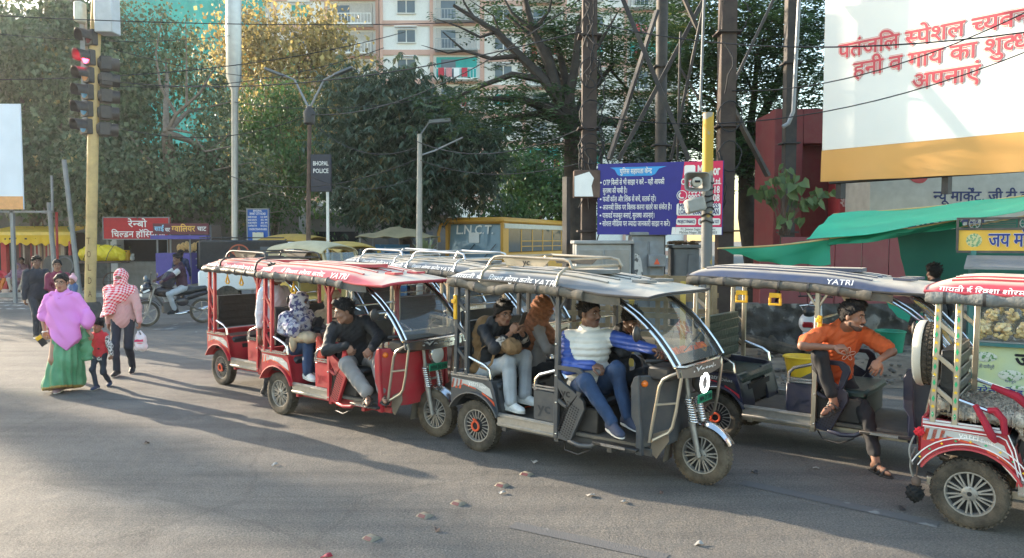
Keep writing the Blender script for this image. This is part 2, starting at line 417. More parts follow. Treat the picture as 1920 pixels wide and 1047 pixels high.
def rick(label, loc, ang, sch, group='electric rickshaws queued along the kerb'):
    """sch: roof, body, frame materials and options"""
    root = empty('electric_rickshaw', loc, -R(ang)); tag(root, label, 'rickshaw', group)
    RO, BO, FR = sch['roof'], sch['body'], sch['frame']; seat = sch.get('seat', M_vin); POST = sch.get('post', FR)
    # --- roof shell
    b = MB()
    def rf(u, v):
        y = -.54 + 1.08 * v; xe = 2.09 - .20 * (abs(y) / .54) ** 2.2; x = -.31 + (xe + .31) * u
        return (x, y, roof_z(x, y))
    b.sheet(rf, 40, 26, .018)
    for y in (-.38, -.19, 0, .19, .38):
        xs = np.linspace(-.16, 1.42, 14); b.tube([(x, y, roof_z(x, y) + .004) for x in xs], .017, 6, sx=.8)
    b.prism([(.55, -.16), (1.2, -.16), (1.26, -.1), (1.26, .1), (1.2, .16), (.55, .16)], 1.755, 1.79, 'z')
    for y in (-.2, .12): b.prism([(1.55, y), (1.7, y), (1.74, y + .09), (1.6, y + .09)], 1.69, 1.715, 'z')
    roof = b.build('roof', RO, root, smooth=50)
    b = MB(); b.tube([rf(u, 0) for u in np.linspace(0, 1, 20)] + [rf(1, v) for v in np.linspace(.06, .94, 16)] + [rf(u, 1) for u in np.linspace(1, 0, 20)] + [rf(0, v) for v in np.linspace(.94, .06, 12)], .011, 6, closed=True)
    b.build('edge_trim', sch.get('trim', M_blk), roof)
    Mr = frame((-.30, -.553, 1.684), (1, 0, -.026), (0, .062, .07)); MI = [sch.get('ink', M_wht), M_ink]
    ln = []
    if sch.get('rooftext') == 'full': ln = [('गायत्री', .06, .012, .062, 'l', 0), ('ई रिक्शा शोरुम करोंद', .44, .012, .062, 'l', 0, .80), ('YATRI', 1.34, .004, .075, 'l', 0, .30, .02)] if not sch.get('rack') else [('गायत्री ई', .08, .012, .06, 'l', 0, .32), ('रिक्शा शोरुम करोंद', .50, .012, .062, 'l', 0, .52), ('YATRI', 1.03, .0, .07, 'l', 0)]
    if sch.get('rooftext') == 'yatri': ln = [('YATRI', 1.36, .012, .062, 'l', 0)]
    if sch.get('rooftext') == 'big': ln = [('गायत्री ई रिक्शा शोरुम करोंद', .08, .016, .05, 'l', 0, .66, .02)]
    if ln: lettering(roof, MI, ln, Mr)
    # --- frame: posts, rails, braces
    b = MB(); 
    for s in (-1, 1):
        b.bar((-.24, .5 * s, .74), (-.22, .49 * s, 1.69), .04); b.bar((-.10, .5 * s, .74), (-.09, .49 * s, 1.69), .04)
        for z0, z1 in ((.88, 1.0), (1.12, 1.24), (1.36, 1.48)) if not sch.get('xb') else ((.80, .95), (1.0, 1.18), (1.25, 1.43)):
            b.bar((-.235, .5 * s, z1), (-.10, .5 * s, z0), .034, .02, (0, 1, 0))
        b.bar((.968, .5 * s, .30), (.985, .49 * s, 1.66), .042)
        b.bar((.98, .49 * s, 1.42), (.86, .49 * s, 1.62), .022); b.bar((.98, .49 * s, 1.42), (1.10, .49 * s, 1.62), .022)
        b.bar((-.30, .50 * s, 1.65), (1.75, .48 * s, 1.585), .03, .03)
        b.bar((-.28, .40 * s, .28), (1.86, .38 * s, .30), .05, .06)
    for x, z in ((-.24, 1.66), (.98, 1.64), (1.5, 1.59), (-.24, .98), (-.24, .75)): b.bar((x, -.49, z), (x, .49, z), .035)
    for x in (-.2, .35, .95, 1.5): b.bar((x, -.48, .28), (x, .48, .28), .05)
    b.build('frame', POST, root, bevel=.004)
    b = MB()
    for s in (-1, 1):
        for z in (.80, 1.08, 1.36, 1.52):
            for x in (-.24, -.10): b.ball((x, .522 * s, z), (.008, .006, .008), 6, 4)
        for z in (.34, .62, .86, 1.14): b.ball((.975, .523 * s, z), (.010, .008, .010), 6, 4)
    b.build('bolts', M_chr, root)
    # --- rear side panels with wheel arch
    ARC = [(.0 + .335 * math.cos(R(t)), .25 + .335 * math.sin(R(t))) for t in range(24, 158, 8)]
    for s in (-1, 1):
        b = MB(); poly = [(-.31, .40), (-.31, .74), (-.27, .765), (.17, .735), (.215, .71), (.25, .62), (.30, .42), (.30, .386)] + ARC
        b.prism(poly, s * .445, s * .505); b.cur = 0
        pan = b.build('rear_side_panel', BO, root, bevel=.006)
        b = MB(); n = len(ARC); vs = []
        for x, z in [(.345 / .335 * a[0], .25 + (a[1] - .25) * .345 / .335) for a in ARC] : vs += [(x, s * .45, z), (x * 1.0, s * .545, z - .004), (x * .955, s * .548, .25 + (z - .25) * .955), (x * .94, s * .45, .25 + (z - .25) * .94)]
        for i in range(n - 1):
            for k in range(4): b.f.append((i * 4 + k, i * 4 + (k + 1) % 4, i * 4 + 4 + (k + 1) % 4, i * 4 + 4 + k)); b.mi.append(0)
        b.f += [(0, 1, 2, 3), tuple(range(4 * n - 4, 4 * n))]; b.mi += [0, 0]; b.v = vs
        b.build('wheel_arch', sch.get('arch', BO), pan, smooth=60)
        b = MB(); b.box(-.30, s * .505, .725, .19, s * .517, .742); b.box(-.30, s * .505, .748, .17, s * .515, .760); b.build('chrome_strip', sch.get('strip', M_chr), pan)
        # curved quarter wall towards the step
        b = MB(); b.prism([(.215, .71), (.25, .62), (.30, .42), (.30, .37), (.275, .37), (.275, .42), (.22, .63), (.19, .71)], s * .20, s * .497); b.build('seat_box_wall', sch.get('inner', BO), root)
        if s < 0:
            Md = frame((-.31, -.5065, .40), (1, 0, 0), (0, 0, 1)); dm = sch.get('decal', (M_silv, M_or, M_wht)); b = MB()
            def q(pts, mi): b.cur = mi; b.prism(pts, -.5065, -.5050)
            q([(-.29, .70), (.10, .685), (.20, .64), (.235, .55), (.02, .63), (-.12, .65), (-.29, .60)], 0)
            for k in range(3): q([(-.28 + .05 * k, .69), (-.255 + .05 * k, .69), (-.275 + .05 * k, .60), (-.30 + .05 * k, .60)], 1)
            q([(-.15, .655), (.02, .625), (.02, .615), (-.15, .645)], 1); q([(.10, .60), (.25, .52), (.26, .48), (.10, .58)], 1); q([(.16, .56), (.27, .44), (.28, .40), (.16, .54)], 2)
            for v_, p in enumerate(b.v): pass
            b.build('decal', list(dm), pan)
            lettering(pan, [sch.get('logo', M_wht)], [('yatri', .22, .262, .050, 'l', 0), (sch.get('model', 'Super'), .355, .258, .030, 'l', 0)], frame((-.31, -.5085, .40), (1, 0, -.05), (0, 0, 1)))
        # rear lights and bumper corner
        b = MB(); b.box(-.335, s * .36, .50, -.305, s * .47, .66); b.build('tail_lamp', M_redl, root, bevel=.008)
    b = MB(); b.box(-.32, -.44, .40, -.29, .44, .76); b.build('tail_panel', BO, root, bevel=.006)
    b = MB(); b.box(-.29, -.43, .50, .20, .43, .595); b.box(.0, -.30, .40, .27, .30, .595); b.build('seat_box', M_dark, root)
    # --- seats
    b = MB(); b.box(-.22, -.44, .60, .26, .44, .70); cu = b.build('rear_seat', seat, root, bevel=.03)
    b = MB(); b.box(-.21, -.42, .80, -.13, .42, 1.26)
    for k in range(4): b.box(-.125, -.4, .83 + k * .1, -.112, .4, .90 + k * .1)
    b.build('rear_backrest', seat, root, bevel=.02)
    b = MB(); b.box(.72, -.44, .38, 1.36, .44, .595); b.build('battery_box', sch.get('inner', M_blk), root, bevel=.01)
    b = MB(); b.box(.70, -.44, .60, .95, .44, .69); b.build('middle_seat', seat, root, bevel=.025)
    b = MB(); b.box(1.0, -.40, .60, 1.40, .40, .68); b.build('driver_seat', seat, root, bevel=.025)
    b = MB(); b.box(.965, -.40, .86, 1.01, .40, 1.14)
    b.build('driver_backrest', seat, root, bevel=.015)
    for z in (1.2, 1.32): b = MB(); b.tube([(.98, -.47, z), (.98, .47, z)], .011, 6); b.build('back_rail', M_chr, root)
    for s in (-1, 1):      # arm rails beside the seats
        for P_ in ([(-.08, .92), (.12, .86), (.185, .82), (.20, .73)], [(.955, .90), (.78, .845), (.735, .80), (.725, .70)]): b = MB(); b.tube([(x, .49 * s, z) for x, z in P_], .016, 8); b.build('grab_rail', M_chr, root)
    # --- floor and sill
    b = MB(); b.box(.27, -.47, .345, 1.80, .47, .375); b.build('floor', M_floor, root)
    for s in (-1, 1):
        b = MB(); b.box(.285, s * .475, .30, .945, s * .500, .425)
        for z in (.312, .395): b.box(.285, s * .500, z, .945, s * .512, z + .02)
        b.build('sill', M_alu, root, bevel=.003)
        b = MB(); b.box(1.38, s * .40, .325, 1.80, s * .56, .352); b.build('footboard', M_blk, root, bevel=.006)
        b = MB(); b.box(1.47, s * .562, .33, 1.70, s * .568, .354); b.build('footboard_strip', M_chr, root)
        # --- middle box panel
        b = MB(); b.box(.705, s * .46, .425, .945, s * .492, .70); mp = b.build('box_panel', BO, root, bevel=.008)
        b = MB(); b.box(.705, s * .493, .712, .945, s * .503, .728); b.box(.705, s * .493, .738, .945, s * .503, .752); b.build('chrome_strip', M_chr, mp)
        if s < 0: lettering(mp, [sch.get('emboss', BO)], [('yc', .12, .05, .10, 'c', 0, .15, .03)], frame((.705, -.4935, .45), (1, 0, 0), (0, 0, 1)))
        # --- driver side panel: arm rest, diagonal band, grille
        b = MB(); ys = (s * .475, s * .515)
        b.prism([(.99, .955), (.99, .915), (1.185, .908), (1.215, .86), (1.18, .715), (1.225, .70), (1.285, .86), (1.27, .91), (1.21, .95)], *ys)
        b.prism([(.99, .835), (.99, .755), (1.10, .60), (1.2, .715), (1.15, .745)], *ys)
        b.prism([(1.10, .60), (.99, .655), (.99, .62), (1.06, .585)], *ys)
        b.prism([(.99, .36), (1.01, .36), (1.115, .595), (1.20, .715), (1.262, .665), (1.272, .60), (1.14, .325), (1.12, .285), (.99, .30)], *ys)
        b.tube([(1.10, s * .50, .295), (1.22, s * .51, .275), (1.33, s * .50, .285), (1.40, s * .48, .33)], .022, 8)
        dp = b.build('driver_side_panel', BO, root, bevel=.004)
        if s < 0:
            lettering(dp, [sch.get('emb2', M_ink)], [('yc', 1.075, .685, .075, 'c', 0, .10, .035)], frame((0, -.5165, 0), (1, 0, 0), (0, 0, 1)))
            b = MB()
            for i in range(13):
                for j in range(6):
                    u = i / 13; cx = 1.05 + .115 * u + (j - 2.5) * .022; cz = .34 + .30 * u - (j - 2.5) * .011
                    b.box(cx - .006, -.5175, cz - .006, cx + .006, -.5152, cz + .006)
            b.build('grille', M_ink, dp)
        # --- leg shield column
        b = MB(); b.prism([(1.715, .86), (1.745, .935), (1.79, .95), (1.80, .60), (1.815, .47), (1.83, .29), (1.76, .29), (1.765, .52), (1.72, .60)], s * .46, s * .505); b.build('leg_shield_column', BO, root, bevel=.008)
    b = MB(); b.prism([(1.77, -.48), (1.93, -.24), (1.93, .24), (1.77, .48), (1.74, .46), (1.89, .22), (1.89, -.22), (1.74, -.46)], .34, .94, 'z')
    b.build('leg_shield', sch.get('shield', BO), root, bevel=.008)
    b = MB(); b.box(1.80, -.38, .90, 2.0, .38, 1.02); b.build('dashboard', M_blk, root, bevel=.02)
    for s in (-1, 1):
        d = Vector((.16, s * .24, 0)); nrm = Vector((.24, s * .16 * -1 * -1, 0)).normalized(); nrm = Vector((.83, s * .55, 0))
        m = frame(Vector((1.805, s * .43, .875)), nrm.cross(Vector((0, 0, 1))), (0, 0, 1)); b = MB(); b.ball((0, 0, .004), (.032, .030, .03), 12, 8, m); b.build('turn_signal', M_amb, root)
        m = frame(Vector((1.815, s * .41, .79)), nrm.cross(Vector((0, 0, 1))), (0, 0, 1)); b = MB(); b.lathe([(.028, 0), (.028, .02), (.022, .026), (.001, .02)], 14, m); b.build('parking_lamp', M_lampo, root)
        # --- front side guards
        y0 = .455 * s; P = [(1.865, .40), (1.885, .52), (1.945, .87), (1.975, .93), (2.03, .965), (2.115, 1.005), (2.118, .96), (2.079, .68), (2.05, .545), (2.02, .50), (1.90, .425)]
        b = MB(); b.tube([(x, y0 - s * .25 * max(0, x - 1.9), z) for x, z in P], .014, 8, closed=True); b.tube([(1.92, y0, .72), (2.09, y0 - s * .045, .75)], .011, 6)
        b.build('front_guard', sch.get('guard', M_steel), root)
        b = MB(); b.prism([(1.84, .30), (1.87, .46), (2.0, .52), (2.01, .42), (1.90, .26)], s * .385, s * .395); b.build('splash_panel', mat('dusty_sheet', (.16, .12, .085), .85, var=.3, dust=.7), root)
    # --- windscreen
    PN = [(1.38, 1.60), (1.50, 1.565), (1.60, 1.515), (1.72, 1.44), (1.82, 1.36), (1.93, 1.25), (2.02, 1.14), (2.085, 1.045)]
    b = MB()
    for s in (-1, 1):
        b.tube([(x, s * .455, z) for x, z in PN], .013, 8); b.tube([(x + .035, s * .43, z + .012) for x, z in PN[1:]], .011, 8)
    b.tube([(2.085, -.455, 1.045), (2.115, -.33, 1.03), (2.12, 0, 1.03), (2.115, .33, 1.03), (2.085, .455, 1.045)], .013, 8)
    wf = b.build('windscreen_frame', M_chr, root)
    b = MB()
    for s in (-1, 1): b.sheet(lambda u, v: (interp(range(8), [p[0] for p in PN], u * 7) + .012, s * (.452 - .05 * v), interp(range(8), [p[1] for p in PN], u * 7) + .004), 14, 1, .008)
    b.sheet(lambda u, v: (2.075 - .06 * v, -.42 + .84 * u, 1.05 + .07 * v), 2, 2, .01)
    b.build('windscreen_seal', M_blk, wf)
    b = MB(); b.sheet(lambda u, v: (interp(range(8), [p[0] for p in PN], 1.6 + u * 5.3) + .012 + .03 * (1 - (2 * v - 1) ** 2), -.40 + .80 * v, interp(range(8), [p[1] for p in PN], 1.6 + u * 5.3) + .004), 14, 10)
    b.build('windscreen', M_gls, root, smooth=80)
    b = MB(); b.tube([(2.07, -.05, 1.09), (1.99, .06, 1.20), (1.96, .10, 1.235)], .006, 5); b.tube([(2.035, -.18, 1.14), (1.955, .32, 1.24)], .007, 5); b.build('wiper', M_blk, root)
    b = MB(); b.sheet(lambda u, v: (2.085 + .03 * (1 - (2 * u - 1) ** 2) + .02 * v, -.44 + .88 * u, 1.025 - .10 * v + .03 * (2 * u - 1) ** 2 * v), 12, 3, .012)
    npn = b.build('nameplate', sch.get('name', M_steel), root, smooth=60)
    lettering(npn, [sch.get('nameink', M_wht)], [('·Yatri·', 0, -.028, .07, 'c', 0, .46, .03)], frame((2.1345, 0, .975), (0, 1, 0), (.2, 0, 1)))
    if sch.get('fringe'):
        b = MB(); rr = random.Random(5)
        for i in range(26):
            y = -.36 + .72 * i / 26; h = .05 + .035 * rr.random(); x = 2.035; b.sheet(lambda u, v: (x - .05 * v + .012 * math.sin(u * 6 + i) - .01, y + .034 * u, 1.085 + h * v + .006 * math.sin(9 * u)), 3, 3, .006)
        b.build('orange_fringe', mat('orange_ribbon', (.85, .13, .02), .6, var=.2, scale=30), root)
    # --- headlamp, plate
    b = MB(); m = frame((2.10, 0, .86), (0, 1, 0), (0, 0, 1)); b.lathe([(.001, -.07), (.06, -.05), (.095, .0), (.098, .03), (.088, .036)], 28, m); hl = b.build('headlamp', M_chr if not sch.get('lit') else M_blk, root)
    b = MB(); b.lathe([(.088, .036), (.06, .045), (.001, .05)] if not sch.get('lit') else [(.088, .034), (.086, .045), (.058, .046), (.056, .036)], 28, m)
    b.build('lens', M_lampo if not sch.get('lit') else M_lamp, hl)
    if sch.get('lit'):
        b = MB(); b.lathe([(.056, .036), (.03, .02), (.001, .018)], 20, m); b.build('reflector', mat('grey_reflector', (.10, .10, .10), .4, .3), hl)
    b = MB(); b.box(2.135, -.135, .70, 2.147, .135, .775); pl = b.build('number_plate', M_grn, root, bevel=.003)
    lettering(pl, [M_ink if sch.get('plate') else M_ink], [(sch.get('plate', 'MP04 ZR 4721'), 0, -.02, .042, 'c', 0, .235, .01)], frame((2.1485, 0, .737), (0, 1, 0), (0, 0, 1)))
    # --- fork, springs, mudguard, front wheel
    b = MB(); 
    for s in (-1, 1):
        b.tube([(2.0, s * .085, .98), (2.035, s * .085, .74)], .018, 8); b.tube([(2.035, s * .085, .76), (2.06, s * .085, .54)], .014, 8); b.tube([(2.06, s * .085, .56), (2.115, s * .08, .30)], [.030, .024], 10); b.tube([(2.10, s * .08, .36), (2.13, s * .08, .24)], .02, 8)
    b.bar((2.0, -.1, .95), (2.0, .1, .95), .03, .05); b.bar((2.03, -.1, .74), (2.03, .1, .74), .03, .04); b.tube([(2.125, -.085, .25), (2.125, .085, .25)], .014, 8); b.tube([(2.05, -.085, .60), (2.05, .085, .60)], .012, 6)
    b.build('fork', M_alu, root)
    for s in (-1, 1):
        b = MB(); n = 10 * 10; b.tube([(2.03 + .05 * i / n + .036 * math.cos(i * .628), s * .085 + .036 * math.sin(i * .628), .735 - .20 * i / n) for i in range(n + 1)], .0065, 5); b.build('spring', M_chr, root, smooth=70)
    b = MB(); b.sheet(lambda u, v: (2.125 + .29 * math.cos(R(25 + 85 * u)) * (1 - .03 * (2 * v - 1) ** 2), -.062 + .124 * v, .255 + (.285 - .03 * (2 * v - 1) ** 2) * math.sin(R(25 + 85 * u))), 14, 8, .004); b.build('mudguard', M_chr, root, smooth=70)
    b = MB(); b.sheet(lambda u, v: (1.86 - .05 * u + .01 * math.sin(v * 5), -.09 + .18 * v, .42 - .28 * u), 4, 4, .006); b.build('mud_flap', mat('dusty_rubber', (.09, .075, .06), .9, var=.25, dust=.6), root)
    add_wheel(root, (2.125, 0, .25), 'u', M_rubd)
    for s in (-1, 1): add_wheel(root, (0, s * .43, .25), sch.get('rim', 'thin'), M_rub)
    b = MB(); b.tube([(0, -.38, .25), (0, .38, .25)], .035, 8); b.box(-.08, -.1, .18, .08, .1, .34)
    for s in (-1, 1): b.tube([(-.3, s * .3, .30), (0, s * .3, .21), (.36, s * .3, .29)], .018, 6)
    b.tube([(.95, -.35, .27), (1.05, -.48, .20), (1.2, -.50, .19), (1.32, -.46, .25)], .007, 5)
    b.build('axle', M_blk, root)
    # --- handlebar and mirrors
    b = MB(); b.tube([(1.80, -.36, 1.05), (1.90, -.30, 1.06), (1.98, -.10, 1.03), (1.98, .10, 1.03), (1.90, .30, 1.06), (1.80, .36, 1.05)], .013, 8); b.tube([(1.98, 0, 1.04), (2.0, 0, .93)], .025, 8); hb = b.build('handlebar', M_blk, root)
    b = MB()
    for s in (-1, 1): b.tube([(1.78, s * .37, 1.05), (1.89, s * .306, 1.06)], .019, 8)
    b.build('grip', M_blk, hb)
    for s in (-1, 1):
        b = MB(); b.tube([(1.86, s * .46, 1.33), (1.83, s * .54, 1.33), (1.81, s * .56, 1.31)], .008, 6); m = frame((1.80, s * .565, 1.30), (0, 1, 0), (0, 0, 1)); b.ball((0, 0, 0), (.055, .065, .022), 16, 8, m); b.build('mirror', M_blk, root)
    # --- rolled curtains
    for s in (-1, 1):
        sag = sch.get('sag', 0); n = 26; P = []
        for i in range(n + 1):
            x = -.30 + (sch.get('curt', 1.27) + .30) * i / n; z = interp(*ZE, x) - .040 - (sag * math.exp(-((x - .22) / .22) ** 2) * .055 if s < 0 else 0) - .004 * math.sin(i * 1.9); P.append((x, s * (.535 + .006 * math.sin(i * 2.3)), z))
        b = MB(); b.tube(P, [.044 * (1 + .10 * math.sin(i * 1.3) - (.16 if i % 4 == 0 else 0)) for i in range(n + 1)], 12)
        if s < 0: b.sheet(lambda u, v: (-.28 + 1.9 * u, -.53 + .012 * math.sin(u * 20), interp(*ZE, -.28 + 1.9 * u) - .01 - (.07 + sag * .05 * math.exp(-((u - .25) / .15) ** 2)) * v), 20, 2, .004)
        cu = b.build('rolled_curtain', sch.get('canvas', M_cur), root, smooth=70)
        b = MB()
        for i in range(2, n, 4):
            p = Vector(P[i]); m = frame(p, (0, 1, 0), (0, 0, 1)); b.lathe([(.043, -.01), (.049, -.01), (.049, .01), (.043, .01)], 12, m, closed=True)
        b.build('strap', M_blk, cu)
    for x in sch.get('handles', ()):
        b = MB()
        if sch.get('hstyle') == 'box':
            z = interp(*ZE, x) - .115; b.box(x - .055, -.545, z - .045, x + .055, -.515, z); b.box(x - .06, -.545, z - .10, x - .04, -.515, z - .045); b.box(x + .04, -.545, z - .10, x + .06, -.515, z - .045); b.box(x - .06, -.545, z - .12, x + .06, -.515, z - .098)
        else:
            z = interp(*ZE, x) - .13; b.tube([(x, -.44, z), (x + .045, -.44, z - .085), (x + .03, -.44, z - .10), (x - .03, -.44, z - .10), (x - .045, -.44, z - .085)], .012, 6, closed=True); b.tube([(x, -.44, z), (x, -.44, z + .10)], .008, 6)
        b.build('hand_strap', M_yel, root, bevel=.004 if sch.get('hstyle') == 'box' else 0)
    rk = sch.get('rack')
    if rk:
        b = MB()
        for x in (.15, 1.03): b.tube([(x - .05, -.535, 1.66), (x - .02, -.52, 1.76), (x + .01, -.47, 1.805), (x + .02, -.40, 1.815), (x + .02, .40, 1.815), (x + .01, .47, 1.805), (x - .02, .52, 1.76), (x - .05, .535, 1.66)], .014, 8)
        for s in (-1, 1): b.tube([(.10, s * .43, 1.79), (.15, s * .43, 1.86), (.19, s * .42, 1.895), (.26, s * .41, 1.905), (.98, s * .41, 1.885), (1.05, s * .42, 1.87), (1.09, s * .43, 1.80)], .014, 8)
        b.tube([(.26, -.41, 1.905), (.26, .41, 1.905)], .010, 6); b.tube([(.98, -.41, 1.885), (.98, .41, 1.885)], .010, 6)
        ra = b.build('roof_rack', sch.get('rackm', M_steel), root)
        if rk == 'sign':
            for s in (-1, 1):
                b = MB(); b.prism([(.27, 1.90), (.84, 1.888), (.76, 1.815), (.33, 1.82)], s * .405, s * .411); pn = b.build('rack_sign', sch.get('rackm', M_steel) if s < 0 else M_blk, ra)
            lettering(ra, [M_ink], [('yc', 0, -.028, .058, 'c', 0, .085, .03)], frame((.56, -.4125, 1.855), (1, 0, 0), (0, 0, 1)))
    return root
def rpos(px, py, ang, y0=-.43):
    """origin of a rickshaw whose near rear wheel touches the ground at this pixel"""
    p = gr(px, py); a = R(ang); return p - Vector((math.sin(a), math.cos(a), 0)) * y0
def rw(root, x, y, z):
    return root.matrix_basis @ Vector((x, y, z))
# ================================================================ people: smooth bodies grown from distance fields
def v3(*a): return np.array(a, dtype=float)
def snets(D, org, h):
    """surface nets on a field D (nx,ny,nz)"""
    s = D < 0; nx, ny, nz = D.shape
    c = np.zeros((nx - 1, ny - 1, nz - 1), np.int8)
    for i in (0, 1):
        for j in (0, 1):
            for k in (0, 1): c += s[i:nx - 1 + i, j:ny - 1 + j, k:nz - 1 + k]
    act = (c > 0) & (c < 8); idx = -np.ones(act.shape, np.int64); cells = np.argwhere(act); idx[act] = np.arange(len(cells))
    acc = np.zeros((len(cells), 3)); cnt = np.zeros(len(cells))
    cor = [(i, j, k) for i in (0, 1) for j in (0, 1) for k in (0, 1)]
    val = {q: D[cells[:, 0] + q[0], cells[:, 1] + q[1], cells[:, 2] + q[2]] for q in cor}
    for a in cor:
        for ax in range(3):
            if a[ax] == 0:
                b = list(a); b[ax] = 1; b = tuple(b); va, vb = val[a], val[b]; m = (va < 0) != (vb < 0)
                t = np.where(m, va / np.where(m, va - vb, 1), 0)
                p = np.tile(np.array(a, float), (len(cells), 1)); p[:, ax] = t; acc[m] += p[m]; cnt[m] += 1
    V = (cells + acc / np.maximum(cnt, 1)[:, None]) * h + org; F = []
    for ax in range(3):
        o1, o2 = [(1, 2), (2, 0), (0, 1)][ax]
        sl0 = [slice(None)] * 3; sl1 = [slice(None)] * 3; sl0[ax] = slice(0, -1); sl1[ax] = slice(1, None)
        e = s[tuple(sl0)] != s[tuple(sl1)]; inside = s[tuple(sl0)]
        pts = np.argwhere(e)
        ok = (pts[:, o1] > 0) & (pts[:, o2] > 0) & (pts[:, o1] < D.shape[o1] - 1) & (pts[:, o2] < D.shape[o2] - 1); pts = pts[ok]
        if not len(pts): continue
        def g(d1, d2):
            q = pts.copy(); q[:, o1] -= d1; q[:, o2] -= d2; return idx[q[:, 0], q[:, 1], q[:, 2]]
        quad = np.stack([g(1, 1), g(0, 1), g(0, 0), g(1, 0)], 1); ins = inside[pts[:, 0], pts[:, 1], pts[:, 2]]
        quad[~ins] = quad[~ins][:, ::-1]; F.append(quad)
    return V, (np.vstack(F) if F else np.zeros((0, 4), int))
def cap(a, b, ra, rb=None, tag=0, k=None): return ('c', np.array(a, float), np.array(b, float), ra, ra if rb is None else rb, tag, k)
def ell(c, r, M=None, tag=0, k=None): return ('e', np.array(c, float), np.array(r, float), M, None, tag, k)
def prim_d(p, X):
    if p[0] == 'c':
        a, b, ra, rb = p[1:5]; ab = b - a; q = X - a; t = np.clip((q @ ab) / max(ab @ ab, 1e-9), 0, 1)
        return np.sqrt(((q - t[..., None] * ab) ** 2).sum(-1)) - (ra + (rb - ra) * t)
    q = X - p[1]
    if p[3] is not None: q = q @ p[3]           # columns of M are the ellipsoid axes
    r = p[2]; k0 = np.sqrt(((q / r) ** 2).sum(-1)); k1 = np.sqrt(((q / (r * r)) ** 2).sum(-1)); return k0 * (k0 - 1) / np.maximum(k1, 1e-6)
def prim_bb(p):
    if p[0] == 'c': m = max(p[3], p[4]); return np.minimum(p[1], p[2]) - m, np.maximum(p[1], p[2]) + m
    m = p[2].max() if p[3] is not None else p[2]; return p[1] - m, p[1] + m
def grow(prims, h=.012, k=.03, cut=(), clip=(), disp=None, pad=.03, ragged=False):
    """union of prims (smooth by k), minus cut prims, intersected with half spaces clip=(point, normal: keep the normal's side)"""
    lo = np.min([prim_bb(p)[0] for p in prims], 0) - pad; hi = np.max([prim_bb(p)[1] for p in prims], 0) + pad
    n = np.ceil((hi - lo) / h).astype(int) + 1; ax = [lo[i] + h * np.arange(n[i]) for i in range(3)]
    D = np.full(n, 1.0, np.float32)
    def block(p, m):
        a, b = prim_bb(p); i0 = np.maximum(((a - m - lo) / h).astype(int), 0); i1 = np.minimum(((b + m - lo) / h).astype(int) + 2, n)
        X = np.stack(np.meshgrid(*[ax[i][i0[i]:i1[i]] for i in range(3)], indexing='ij'), -1); return tuple(slice(i0[i], i1[i]) for i in range(3)), X
    for p in prims:
        kk = p[6] or k; sl_, X = block(p, kk + 2.5 * h + (.02 if disp else 0)); d = prim_d(p, X); o = D[sl_]
        hh = np.clip(.5 + .5 * (o - d) / kk, 0, 1); D[sl_] = o + (d - o) * hh - kk * hh * (1 - hh)
    for p in cut:
        kk = p[6] or .01; sl_, X = block(p, kk + 2 * h); d = -prim_d(p, X); o = D[sl_]; hh = np.clip(.5 - .5 * (o - d) / kk, 0, 1); D[sl_] = o + (d - o) * hh + kk * hh * (1 - hh)
    if clip or disp:
        X = np.stack(np.meshgrid(*ax, indexing='ij'), -1)
        if disp: D = D + disp(X)
        for p0, nn in clip:
            nn = np.array(nn, float); nn /= np.linalg.norm(nn); D = np.maximum(D, -((X - np.array(p0)) @ nn) + (.5 * h * np.sin(X[..., 1] * 260 + X[..., 0] * 170) if ragged else 0))
    return snets(D, lo, h)
def region(V, F, prims):
    C = V[F].mean(1); best = np.full(len(C), 9.); t = np.zeros(len(C), int)
    for p in prims:
        d = prim_d(p, C) + (.028 if p[5] else 0); m = d < best; best[m] = d[m]; t[m] = p[5]
    return t
def npmesh(name, parts, mats, smooth=True):
    """parts: list of (V,F,matindex or array)"""
    Vs = []; Fs = []; Ms = []; o = 0
    for V, F, m in parts:
        if not len(F): continue
        Vs.append(V); Fs.append(F + o); Ms.append(np.full(len(F), m) if np.isscalar(m) else m); o += len(V)
    V = np.vstack(Vs).astype(np.float32); F = np.vstack(Fs).astype(np.int32); M_ = np.concatenate(Ms).astype(np.int32)
    me = bpy.data.meshes.new(name); me.vertices.add(len(V)); me.vertices.foreach_set('co', V.ravel()); nf = len(F); c = F.shape[1]
    me.loops.add(nf * c); me.loops.foreach_set('vertex_index', F.ravel()); me.polygons.add(nf); me.polygons.foreach_set('loop_start', np.arange(0, nf * c, c, dtype=np.int32))
    me.update(calc_edges=True)
    for m in (mats if isinstance(mats, (list, tuple)) else [mats]): me.materials.append(m)
    me.polygons.foreach_set('material_index', M_); me.polygons.foreach_set('use_smooth', [smooth] * nf); me.update(); return me
def wrinkle(amp, f=(38, 31, 47), seed=0):
    r = np.random.RandomState(seed); A = r.normal(size=(3, 3)) * .55 + np.eye(3)
    def fn(X):
        q = X @ A; return (amp * np.sin(q[..., 0] * f[0] + 2.2 * np.sin(q[..., 2] * 11)) * np.sin(q[..., 2] * f[2] + 1.7 * np.sin(q[..., 1] * 13)) + .6 * amp * np.sin(q[..., 1] * f[1] * 1.7 + q[..., 2] * 29)).astype(np.float32)
    return fn
def ik(a, c, l1, l2, pole):
    a = np.array(a, float); c = np.array(c, float); d = c - a; L_ = np.linalg.norm(d); mx = (l1 + l2) * .998
    if L_ > mx: c = a + d / L_ * mx; d = c - a; L_ = mx
    u = d / L_; x = (l1 * l1 - l2 * l2 + L_ * L_) / (2 * L_); h = math.sqrt(max(l1 * l1 - x * x, 0)); p = np.array(pole, float); p = p - u * (p @ u); p /= max(np.linalg.norm(p), 1e-6)
    return a + u * x + p * h, c
def unit(v): v = np.array(v, float); return v / max(np.linalg.norm(v), 1e-9)
